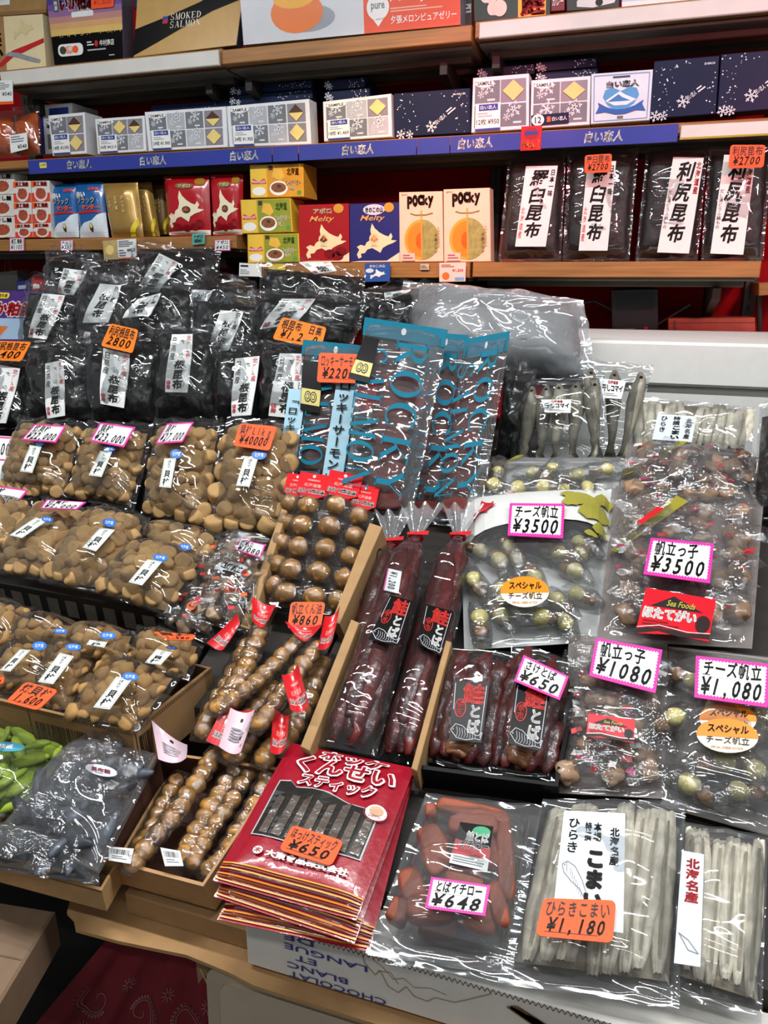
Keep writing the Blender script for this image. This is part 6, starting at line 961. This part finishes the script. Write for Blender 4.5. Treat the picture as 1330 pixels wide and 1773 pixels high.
short_jerky(Q((-0.1271,0.9725,1.0056),(-0.0445,0.9529,0.9952),(-0.0443,0.7978,0.9128),(-0.1322,0.7906,0.9089)), Q((-0.107,0.8658,0.9999),(-0.0632,0.8663,1.0002),(-0.0625,0.7875,0.9582),(-0.1029,0.7895,0.9593)), 'short jerky pack at the right under the ¥650 card', 5)
pink_card(Q((-0.1029,0.8941,1.0251),(-0.0428,0.8749,1.0149),(-0.0499,0.843,0.998),(-0.109,0.8576,1.0057)), 'さけとば', '¥650', 'pink edged ¥650 card on the right short jerky pack')

# ================================================================ cheese scallops, scallop snacks
CHEESE = K('#e2d488', .45, .08, 40, rnd=.1); NUT = K('#8a6238', .45, .3, 70, .3, 90, coat=.3, rnd=.2); GREYP = K('#c9cac6', .4, .05)
BALL = [proto('cheese_ball', lump(80+i, .92, .10, 3, 1), CHEESE) for i in range(2)]; HALF = [proto('scallop_piece', lump(84+i, .7, .35, 3, 1.5), NUT) for i in range(3)]
def cheese(q, label, seed, n, size, H, ovals, back=True, m=(.08, .05, .92, .62), grp='packs of cheese scallops', extra=None):
    t = thing('cheese_scallop_pack', q, label, 'pack', grp)
    if back: b = MB(); b.grid(lambda u, v: q.S(u, v, .001), 1, 1, GREYP); b.obj('pale_back_sheet', t)
    for u, v in sorted(spots(q, size*1.55, m, .32), key=lambda _: R.random())[:n]:
        h = size*.5+R.uniform(0, .012); a = R.uniform(0, 6.28); put(t, R.choice(BALL), 'cheese_ball', q.S(u, v, h), size*R.uniform(.9, 1.08), q, .5); put(t, R.choice(HALF), 'scallop_piece', q.S(u+.8*size*math.cos(a)/q.w, v+.8*size*math.sin(a)/q.l, h*.8), size*R.uniform(.8, 1), q, .5)
        b = MB(); b.tube([q.S(u-size*1.5*math.cos(a)/q.w, v-size*1.5*math.sin(a)/q.l, h*.7), q.S(u-size*.6*math.cos(a)/q.w, v-size*.6*math.sin(a)/q.l, h), q.S(u+size*1.2*math.cos(a)/q.w, v+size*1.2*math.sin(a)/q.l, h), q.S(u+size*2*math.cos(a)/q.w, v+size*2*math.sin(a)/q.l, h*.7)], [(size*.5, .001), size*.62, size*.62, (size*.5, .001)], FILMS, 8, False); b.obj('twist_wrapper', t, True)
    film(t, q, H, seed, FILMV, .006, nu=32, nv=36, fr=16, p=3)
    for oq in ovals:
        b = MB(); E = [(.5+.5*math.cos(k*.2618), .5+.5*math.sin(k*.2618)) for k in range(24)]; b.plate(oq, E, .001, K('#efe6d2', .4, .03)); up = [(.5+.5*math.cos(math.radians(a)), .5+.5*math.sin(math.radians(a))) for a in range(-4, 190, 8)]; b.poly(oq, up, K('#f08a1c', .4, .05), .0014)
        T(b, oq, 'スペシャル', (.18, .56, .84, .80), INK, bold=.03, h=.002); T(b, oq, 'チーズ帆立', (.16, .24, .86, .46), INK, bold=.01, h=.002); T(b, oq, 'SPECIAL CHEESE HOTATE', (.24, .10, .76, .17), K('#a56a2c', .5, 0), h=.0018); b.obj('orange_oval_sticker', t)
    if extra: b = MB(); qx = Q(*q.a); qx.bend = lambda u, v: .010+(H+.002)*dome(u, v, .04, 3); extra(b, qx); b.obj('film_print', t)
    return t
OLV = K('#97923a', .5, .15, 20)
def vprint(b, q):
    dpoly(b, q, [(.03, .60), (.97, .62), (.97, .975), (.03, .975)], K('#d2d3ce', .45, .04), -.003, 14); hokk(b, q, (.08, .70, .24, .85), K('#b01c2a', .4, 0))
    for (u, v, ru, rv) in ((.80, .78, .10, .06), (.88, .70, .09, .07), (.72, .74, .05, .03), (.93, .60, .05, .04), (.87, .54, .04, .02), (.72, .82, .06, .03), (.93, .82, .06, .05)): dpoly(b, q, [(min(.99, u+ru*math.cos(a*.7)*(1+.3*math.sin(a*5+u*9))), min(.985, v+rv*math.sin(a*.7)*(1+.3*math.cos(a*4)))) for a in range(9)], OLV, .001, 5)
    T(b, q, '北海道', (.40, .57, .54, .60), INK)
RIB = K('#958c2c', .45, .1)
def ribbon(q):
    def f(b, s): b.poly(s, [(.02, .50), (.06, .45), (.50, .74), (.42, .79)], RIB, .0004); t = Q(s.S(.06, .535), s.S(.38, .765), s.S(.42, .725), s.S(.09, .495)); T(b, t, 'Specialty Gourmet', (.06, .1, .96, .9), K('#e8e0c0', .4, 0), sh=.3, h=.001); b.poly(s, [(.17, .585), (.21, .565), (.35, .665), (.30, .68)], RED, .0008)
    return f
def red_label(t, q):
    b = MB(); b.plate(q, [(0, .0), (.5, .06), (1, 0), (1, 1), (0, 1)], .001, K('#c81826', .35, .04)); b.poly(q, [(.12, .62), (.42, .90), (.86, .62)], INK, .0014); T(b, q, 'Sea Foods', (.34, .66, .74, .80), K('#b5a840', .4, 0), sh=.25, h=.0018); T(b, q, 'ほたてがい', (.04, .36, .78, .60), WHITE, bold=.07, h=.0016); b.poly(q, [(0, 0), (.3, .1), (.6, .03), (1, .05), (1, .15), (.7, .12), (.3, .2), (0, .1)], INK, .0014); b.line(q, [(0, .13), (.3, .22), (.7, .14), (1, .17)], .001, WHITE, .0018)
    for k in range(7): a = math.radians(50+13*k); b.line(q, [(.88, .14), (.88+.14*math.cos(a), .14+.42*math.sin(a))], .0012, INK, .0018)
    b.ell(q, .88, .36, .10, .2, K('#3a1214', .4, .2), .0015); lines(b, q, (.06, .12, .6, .32), 3, K('#7a0c14', .4, 0), .0015); b.obj('red_label', t)
HOT = K('#a8876a', .4, .35, 60, rnd=.3, coat=.3)
HOTP = [proto('wrapped_scallop', lump(90+i, .6, .3, 3, 1.6), HOT) for i in range(3)]
def hotate(q, lq, label, seed, n, size, H, extra=None, m=(.07, .05, .93, .85), grp='packs of wrapped scallop snacks', dens=24):
    t = thing('scallop_snack_pack', q, label, 'pack', grp); b = MB(); b.grid(lambda u, v: q.S(u, v, .001), 1, 1, K('#8f827a', .5, .2, 30)); b.obj('back_sheet', t)
    for u, v in spots(q, size*1.05, m, .35)[:n]:
        p = q.S(u, v, size*.4+R.uniform(0, .008)); put(t, R.choice(HOTP), 'wrapped_scallop', p, size, q, .6)
    b = MB(); rg = random.Random(seed)
    for _ in range(dens):
        c = q.S(rg.uniform(m[0], m[2]), rg.uniform(m[1], m[3]), size*rg.uniform(.75, .95)); a = rg.uniform(-.5, .5); x = (q.a[1]-q.a[0]).normalized(); y = q.n.cross(x); dx = (x*math.cos(a)+y*math.sin(a)+q.n*rg.uniform(-.25, .25))*rg.uniform(.004, .009); dy = q.n.cross(dx).normalized()*rg.uniform(.0025, .005)
        b.add([c-dx-dy, c+dx-dy*.6, c+dx*.9+dy, c-dx*.8+dy*.8], [(0, 1, 2, 3)], rg.choice((RED, RED, K('#b8306a', .4, 0), K('#d9cfc8', .4, 0))))
    inner_wrap(t, q, spots(q, size*1.05, m, .4), size, size*.8, seed)
    b.obj('red_wrapper_print', t)['kind'] = 'stuff'; film(t, q, H, seed, FILMV, .006, nu=32, nv=36, fr=24, p=3)
    if extra: b = MB(); qx = Q(*q.a); qx.bend = lambda u, v: .010+(H+.002)*dome(u, v, .04, 3); extra(b, qx); b.obj('film_print', t)
    if lq: red_label(t, lq)
    return t
cheese(Q((-0.2615,1.3845,1.1597),(-0.0017,1.4148,1.1726),(-0.0105,1.3103,1.1282),(-0.2642,1.2616,1.1075)), 'big cheese scallop pack lying behind the ¥3500 one', 72, 10, .026, .03, [], True, extra=lambda b, s: b.poly(s, [(.05, .5), (.12, .46), (.32, .9), (.26, .92)], RIB, .0004))
hotate(Q((0.0014,1.4595,1.196),(0.2259,1.4475,1.1909),(0.2133,1.3141,1.1342),(-0.0086,1.3044,1.1301)), None, 'big scallop snack pack behind the pink ¥3500 one', 73, 30, .034, .035, lambda b, s: b.poly(s, [(.0, .35), (.06, .3), (.46, .88), (.38, .9)], RIB, .0004))
o1 = Q((-0.1607,1.0393,1.0715),(-0.0911,1.0503,1.0762),(-0.0833,0.9945,1.0525),(-0.1499,0.9834,1.0478))
cheese(Q((-0.2778,1.2785,1.1166),(-0.0107,1.3377,1.1417),(-0.0114,1.0097,1.0025),(-0.1961,0.9628,0.9826)), 'big cheese scallop pack with pink ¥3500 card', 74, 26, .026, .045, [o1], True, extra=vprint)
hotate(Q((-0.013,1.3375,1.1458),(0.2231,1.3327,1.1438),(0.187,1.0289,1.0148),(-0.0148,1.0085,1.0062)), Q((0.044,1.0423,1.0802),(0.1348,1.0355,1.0774),(0.1238,0.9639,1.0469),(0.0334,0.9618,1.0461)), 'big scallop snack pack with pink ¥3500 card and gold ribbon', 75, 60, .036, .045, ribbon(None), dens=40)
pink_card(Q((-0.1747,1.1885,1.1414),(-0.0875,1.1988,1.1457),(-0.0806,1.1215,1.1129),(-0.1649,1.1155,1.1104)), 'チーズ帆立', '¥3500', 'pink edged ¥3500 card on the big cheese scallop pack')
pink_card(Q((0.0463,1.1301,1.1251),(0.1334,1.1311,1.1255),(0.1262,1.0538,1.0927),(0.0388,1.0569,1.094)), '帆立っ子', '¥3500', 'pink edged ¥3500 card on the big scallop snack pack')
hotate(Q((-0.0534,1.0066,1.0101),(0.0788,1.0116,1.0126),(0.0806,0.8098,0.9098),(-0.0389,0.7928,0.9012)), Q((-0.0145,0.8511,0.9814),(0.0407,0.8531,0.9823),(0.0411,0.8244,0.9677),(-0.0141,0.8224,0.9667)), 'small scallop snack pack with pink ¥1080 card beside the jerky tray', 76, 60, .030, .035, dens=34)
cheese(Q((0.0803,1.0076,1.0114),(0.2201,1.0118,1.0135),(0.2024,0.7931,0.9021),(0.0781,0.8036,0.9074)), 'small cheese scallop pack with two orange ovals at the right edge', 77, 34, .026, .038, [Q((0.1147,0.8933,0.998),(0.1799,0.9004,1.0017),(0.1753,0.8616,0.9819),(0.1133,0.8529,0.9775)), Q((0.1106,0.8683,0.992),(0.1788,0.8743,0.9951),(0.1754,0.8345,0.9748),(0.1094,0.8274,0.9712))], False, m=(.06, .05, .94, .82))
b = MB(); q = Q((0.0791,1.0136,1.0099),(0.2226,1.0183,1.0123),(0.2044,0.7957,0.8989),(0.0772,0.8056,0.904)); b.box(q, .004, K('#948a80', .6, .1)); solo(b, 'grey_tray_liner', q, 'grey liner under the small cheese scallop pack', 'liner')
pink_card(Q((-0.0156,0.9498,1.0372),(0.0683,0.9457,1.0352),(0.0621,0.8856,1.0045),(-0.0188,0.8948,1.0092)), '帆立っ子', '¥1080', 'pink edged ¥1080 card on the small scallop snack pack')
pink_card(Q((0.1082,0.939,1.037),(0.1944,0.9415,1.0383),(0.1875,0.8847,1.0094),(0.1063,0.8833,1.0086)), 'チーズ帆立', '¥1,080', 'pink edged ¥1,080 card on the small cheese scallop pack')

# ================================================================ dried fish
FISHP = K('#e4dcc6', .6, .35, 45, .5, 80, rnd=.10); FISHD = K('#9a9077', .6, .4, 35, .5, 70)
def fillet(t, q, u, v0, v1, w, seed, mat=FISHP, z=.006, H=.008, lean=0):
    """split dried fish: long leaf narrowing to the tail, groove along the backbone"""
    b = MB(); s = lambda f: w*(.35+.65*min(1, (f*3.2)**.7))*(1-.25*max(0, f-.7)/.3)
    def fn(a, f): x = (a-.5)*2; ww = s(f)*(1+.12*noise.noise(Vector((f*6, seed, x)))); return q.S(u+lean*f+x*ww/2/q.w+.012*noise.noise(Vector((f*3, seed, 0))), v0+(v1-v0)*f, z+H*(1-x*x)**.5*(.6+.4*noise.noise(Vector((f*5, x*2, seed))))-.003*math.exp(-(x*6)**2)+.0018*noise.noise(Vector((f*40, x*9, seed))))
    b.grid(fn, 12, 30, mat); o = b.obj('dried_fish', t, True); c = MB(); c.line(q, [(u+lean*f+.012*noise.noise(Vector((f*3, seed, 0))), v0+(v1-v0)*f) for f in [k/12 for k in range(1, 12)]], .0028, FISHD, z+H*.92); c.obj('backbone_line', o); return o
def splitfish(q, label, seed, n, H=.04):
    t = thing('split_fish_bag', q, label, 'bag', 'bags of split dried fish')
    b = MB(); b.grid(lambda u, v: q.sub(.06, .1, .94, .92).S(u, v, .003), 1, 1, FISHD); b.obj('fish_pile', t)
    for k in range(n): fillet(t, q, .10+.80*(k+.5)/n+R.uniform(-.02, .02), .10+R.uniform(-.03, .03), .93+R.uniform(-.04, .02), q.w*.95/n*R.uniform(1.1, 1.6), seed*20+k, FISHP, .004+.005*(k % 2)+R.uniform(0, .004), .010, R.uniform(-.07, .07))
    film(t, q, H, seed+80, FILMV, .006, nu=36, nv=40, fr=18, p=3.4); return t
t = splitfish(Q((0.1006,0.7926,0.8958),(0.1918,0.7958,0.897),(0.1703,0.6109,0.8297),(0.0898,0.6158,0.8314)), 'bag of split dried fish with narrow label at the right', 2, 6)
lq = Q((0.0957,0.719,0.9169),(0.1174,0.7197,0.9172),(0.1118,0.6118,0.8779),(0.0883,0.6095,0.877)); b = MB(); b.plate(lq, [(0, 0), (1, 0), (1, 1), (0, 1)], .0008, K('#c9d4dc', .5, .04)); T(b, lq, '北海名産', (.2, .52, .85, .94), RED, vert=True, bold=.04); b.line(lq, [(.1, .25), (.5, .2), (.9, .1), (.5, .12), (.1, .25)], .0008, GREYC, .0014); b.obj('paper_label', t)
t = splitfish(Q((-0.0563,0.7771,0.9003),(0.1033,0.8098,0.9122),(0.0971,0.5984,0.8353),(-0.072,0.5785,0.8281)), 'bag of split dried fish with large label and orange card', 1, 9, .045)
lq = Q((-0.0284,0.723,0.9328),(0.036,0.7341,0.9369),(0.0406,0.6138,0.893),(-0.0265,0.6059,0.8902)); b = MB(); b.plate(lq, [(0, 0), (1, 0), (1, 1), (0, 1)], .0008, K('#d6dee4', .5, .04)); T(b, lq, 'こまい', (.40, .12, .72, .66), INK, vert=True, bold=.07, jit=.04); T(b, lq, 'ひらき', (.08, .60, .30, .94), INK, vert=True, bold=.02, jit=.05); T(b, lq, '本場', (.50, .72, .64, .90), INK, vert=True, bold=.03); T(b, lq, '特撰', (.36, .72, .48, .90), INK, vert=True, bold=.03); T(b, lq, '北海名産', (.76, .52, .92, .86), INK, vert=True, bold=.04, jit=.03)
F = GREYC; fp = [(.06, .50), (.14, .53), (.26, .49), (.38, .38), (.47, .25), (.44, .22), (.36, .30), (.22, .36), (.10, .43), (.06, .50)]; b.line(lq, fp, .0009, F, .0012); b.line(lq, [(.13, .52), (.14, .44)], .0007, F, .0012); b.ell(lq, .10, .495, .008, .006, INK, .0014); [b.line(lq, [(.2+.03*k, .47-.03*k), (.2+.03*k, .41-.03*k)], .0005, F, .0012) for k in range(7)]; b.obj('paper_label', t)
orange_card(Q((-0.0371,0.6217,0.9034),(0.032,0.636,0.9086),(0.0314,0.597,0.8944),(-0.0398,0.5862,0.8905)), 'ひらきこまい', '¥1,180', 'orange ¥1,180 card on the split dried fish')
def wholefish(q, lq, label, seed, n, H=.045):
    t = thing('dried_fish_bag', q, label, 'bag', 'bags of whole dried fish'); M_ = K('#8f8a78', .45, .35, 30, .4, 70, coat=.3, rnd=.3)
    for k in range(n):
        b = MB(); u = .14+.72*k/(n-1)+R.uniform(-.02, .02); P = [q.S(u+.10*(f-.5)*R.choice((1, -1))*.3+.03*noise.noise(Vector((f*2, k, seed))), .90-.84*f, .016+.006*noise.noise(Vector((f*2, k, 7)))) for f in [i/14 for i in range(15)]]; r = [.004, .010, .014, .0155, .016, .0155, .0145, .013, .0115, .010, .0085, .007, .006, (.008, .002), (.013, .001)]
        b.tube(P, [(x*1.0, x*.8) if not isinstance(x, tuple) else x for x in r], M_, 12); o = b.obj('dried_fish', t, True); c = MB(); m = P[4]; c.add([m+q.n*.012, P[6]+q.n*.018, P[7]+q.n*.011], [(0, 1, 2)], M_); c.ell(Q(P[1]+Vector((-.004, 0, .004))+q.n*.009, P[1]+Vector((.004, 0, .004))+q.n*.009, P[1]+Vector((.004, 0, -.004))+q.n*.009, P[1]+Vector((-.004, 0, -.004))+q.n*.009), .5, .5, .4, .4, INK, 0); c.obj('fin', o)
    film(t, q, H, seed+90, FILM, .009, nu=32, nv=36, fr=14, top=.88, wob=.02)
    b = MB(); b.plate(lq, [(0, 0), (1, 0), (1, 1), (0, 1)], .0008, PAPER); T(b, lq, '北海道産', (.32, .76, .72, .94), RED, bold=.04); T(b, lq, '干しコマイ', (.08, .36, .94, .70), INK, bold=.05); lines(b, lq, (.2, .1, .8, .28), 2, GREYC, .0012); b.obj('paper_label', t); return t
wholefish(Q((-0.1094,1.6083,1.3359),(0.0348,1.6045,1.3275),(-0.0012,1.522,1.142),(-0.0583,1.5202,1.1379)), Q((-0.0646,1.5408,1.3073),(-0.0144,1.5394,1.304),(-0.0196,1.5247,1.2711),(-0.0553,1.5249,1.2716)), 'rear bag of whole dried fish leaning on the white foam box', 2, 3)
wholefish(Q((-0.2161,1.5329,1.294),(-0.0547,1.5434,1.3175),(-0.0391,1.469,1.1503),(-0.2179,1.4634,1.1377)), Q((-0.1664,1.4681,1.2712),(-0.1102,1.4692,1.2738),(-0.1086,1.4587,1.2502),(-0.1561,1.4581,1.2488)), 'front bag of whole dried fish beside the teal salmon bags', 1, 5)
t = splitfish(Q((-0.0011,1.5831,1.2691),(0.2231,1.5771,1.2587),(0.2247,1.5275,1.1728),(-0.0087,1.5163,1.1533)), 'bag of split dried fish lying behind the scallop snack packs', 3, 8, .04)
lq = Q((0.0494,1.5172,1.2469),(0.1183,1.5169,1.2464),(0.1139,1.491,1.2016),(0.0432,1.4914,1.2023)); b = MB(); b.plate(lq, [(0, 0), (1, 0), (1, 1), (0, 1)], .0008, K('#d6dee4', .5, .04)); T(b, lq, 'こまい', (.42, .05, .68, .6), INK, vert=True, bold=.06); T(b, lq, 'ひらき', (.1, .3, .3, .95), INK, vert=True, bold=.03); T(b, lq, '特撰', (.42, .6, .62, .95), INK, vert=True, bold=.03); T(b, lq, '北海名産', (.75, .1, .92, .9), INK, vert=True, bold=.03); b.obj('paper_label', t)
kelp(Q((0.2091,1.4207,1.289),(0.2828,1.4279,1.3015),(0.2921,1.3204,1.1154),(0.2081,1.3186,1.1123)), None, 'dark bag with teal band cut by the right edge', 19, H=.04)

# ================================================================ toba pack and red smoked stick pouches
ROE = K('#9a4f34', .38, .35, 45, .3, 70, coat=.4, rnd=.2)
def toba(q, label, seed, n, grp='packs of soft salmon jerky'):
    t = thing('soft_jerky_pack', q, label, 'pack', grp)
    P = [(.45, .87, .62, .09, -.12), (.22, .64, .22, .16, .5), (.30, .52, .24, .14, -.9), (.80, .60, .14, .40, .1), (.18, .36, .20, .16, .4), (.36, .24, .34, .14, .1), (.70, .26, .28, .16, -.2), (.60, .62, .30, .2, .3), (.55, .40, .30, .16, .1), (.14, .22, .16, .12, -.3), (.82, .32, .14, .2, .3), (.5, .76, .4, .12, .1), (.12, .84, .10, .08, .2)]
    for i, (u, v, a, c, r) in enumerate(P[:n]): o = put(t, CHUNKR[i % 3], 'salmon_chunk', q.S(u, v, .012+.004*(i % 3)), 1, q, 0); o.rotation_euler = (q.frame() @ Matrix.Rotation(r, 3, 'Z')).to_euler(); o.scale = (a*q.w, c*q.l*1.2, .030)
    film(t, q, .036, seed, FILMV, .007, nu=36, nv=42, fr=20, p=3.4, m=.07); return t
CHUNKR = [proto('salmon_chunk', chunk(100+i), ROE) for i in range(3)]
toba(Q((-0.1745,0.7175,0.87),(-0.0611,0.7229,0.872),(-0.0625,0.5857,0.822),(-0.1878,0.5735,0.8176)), 'lower pack of soft salmon jerky poking out under the ¥648 pack', 5, 6)
t = toba(Q((-0.1919,0.7434,0.8986),(-0.0555,0.7577,0.9038),(-0.0579,0.58,0.8391),(-0.206,0.5642,0.8334)), 'clear pack of soft salmon jerky with pink ¥648 card', 6, 13)
lq = Q((-0.137,0.6842,0.9196),(-0.1001,0.6873,0.9207),(-0.0973,0.6396,0.9034),(-0.1382,0.6391,0.9032)); b = MB(); b.plate(lq, [(0, 0), (1, 0), (1, 1), (0, 1)], .0008, PAPER); b.rect(lq, 0, .42, 1, 1, BLK, .0012); b.poly(lq, [(0, .24), (1, .24), (1, .50), (.7, .44), (.4, .52), (0, .58)], RED, .0015); b.ell(lq, .68, .84, .26, .12, K('#2f9a6a', .4, .2), .0015); T(b, lq, '鮭とば', (.28, .58, .92, .80), WHITE, bold=.06, h=.0019); T(b, lq, 'イチロー', (.14, .40, .94, .58), WHITE, bold=.08, h=.0019); T(b, lq, 'イチロー', (.14, .40, .94, .58), INK, bold=.02, h=.0023); lines(b, lq, (.06, .04, .94, .2), 3, GREYC, .0014); b.obj('square_label', t)
pink_card(Q((-0.1516,0.6158,0.9011),(-0.0908,0.6214,0.9032),(-0.0901,0.5921,0.8925),(-0.15,0.5853,0.89)), 'とばイチロー', '¥648', 'pink edged ¥648 card on the soft salmon jerky')
MAR = K('#9c1226', .26, .10, 20, .25, 30, coat=.6); STK = K('#5d5249', .3, .5, 40, .5, 60, coat=.5); SILVF = K('#b9bbbd', .22, .2, 30, coat=.5)
def hokke(b, q, full=True):
    for k, (v, m) in enumerate(((.012, K('#d9a23a', .3, .05)), (.030, K('#8a4a2a', .3, .05)), (.044, K('#d98a2c', .3, .05)), (.062, K('#5a1c1c', .3, .05)), (.076, K('#d9b05a', .3, .05)), (.094, K('#8a4a2a', .3, .05)), (.108, K('#d9a23a', .3, .05)))): dpoly(b, q, [(.005, v), (.995, v), (.995, v+.008), (.005, v+.008)], m, .0006, 12)
    if not full: return
    win = [(.10, .30), (.90, .30), (.90, .58), (.80, .62), (.66, .63), (.5, .67), (.36, .68), (.24, .665), (.18, .70), (.10, .685)]
    dpoly(b, q, win, SILVF, .0008); inn = [(.5+(u-.5)*.97, .49+(v-.49)*.96) for u, v in win]; dpoly(b, q, inn, K('#26231f', .25, .3, 40, coat=.6), .0012)
    for k in range(8): u = .15+.095*k; dpoly(b, q, [(u, .32), (u+.066, .315), (u+.06+.01*(k % 2), .57+.03*(k % 3)), (u+.012, .58+.02*(k % 2))], STK, .0022, 5)
    def outl(st, r, b1, b2): T(b, q, st, r, WHITE, bold=b1, h=.0030); T(b, q, st, (r[0]+.006, r[1]+.004, r[2]-.006, r[3]-.004), MAR, bold=b2, h=.0036)
    outl('ホッケ', (.30, .885, .82, .975), .075, .02); outl('くんせい', (.16, .775, .92, .90), .075, .02); outl('スティック', (.24, .68, .82, .765), .075, .015)
    b.ell(q, .88, .60, .075, .050, WHITE, .0040); b.ell(q, .88, .61, .05, .03, K('#d9a07a', .4, .1), .0044); b.line(q, [(.88+.085*math.cos(a*.3), .60+.057*math.sin(a*.3)) for a in range(22)], .001, MAR, .0046); T(b, q, 'DAITO', (.84, .565, .92, .58), MAR, h=.0048)
    b.ell(q, .22, .205, .035, .024, WHITE, .0030); T(b, q, '木', (.195, .19, .245, .222), MAR, h=.0034, bold=.04); T(b, q, '大東食品株式会社', (.28, .185, .86, .225), WHITE, bold=.05, h=.0030)
g = 'stacked red pouches of smoked fish sticks'
for i, (q, lb, full) in enumerate(((Q((-0.3668,0.7669,0.8797),(-0.2252,0.772,0.8813),(-0.2166,0.5826,0.8198),(-0.3738,0.5758,0.8176)), 'red fish stick pouch, lowest of the stack', 0), (Q((-0.3726,0.7658,0.8898),(-0.2172,0.7753,0.8929),(-0.2054,0.5732,0.8272),(-0.3796,0.5626,0.8238)), 'red fish stick pouch, second from the bottom of the stack', 0), (Q((-0.3789,0.766,0.9025),(-0.2144,0.7704,0.9039),(-0.2201,0.5682,0.8382),(-0.39,0.5752,0.8405)), 'red fish stick pouch, second from the top of the stack', 0), (Q((-0.382,0.7668,0.9154),(-0.2134,0.7666,0.9153),(-0.2228,0.5811,0.855),(-0.3944,0.582,0.8553)), 'red fish stick pouch on top with orange ¥650 card', 1))):
    pouch('fish_stick_pouch', q, .008, MAR, lb, (lambda b, q, f=full: hokke(b, q, f)), 20+i, g, 'pouch', nu=30, nv=34, plateau=6, wr=.0022, back=.001)
orange_card(Q((-0.3257,0.649,0.8939),(-0.2605,0.6448,0.8926),(-0.2639,0.6148,0.8828),(-0.3289,0.6183,0.884)), 'ほっけスティック', '¥650', 'orange ¥650 card on the red fish stick pouch')
bpy.data.objects.remove(_to); bpy.data.curves.remove(_tc)
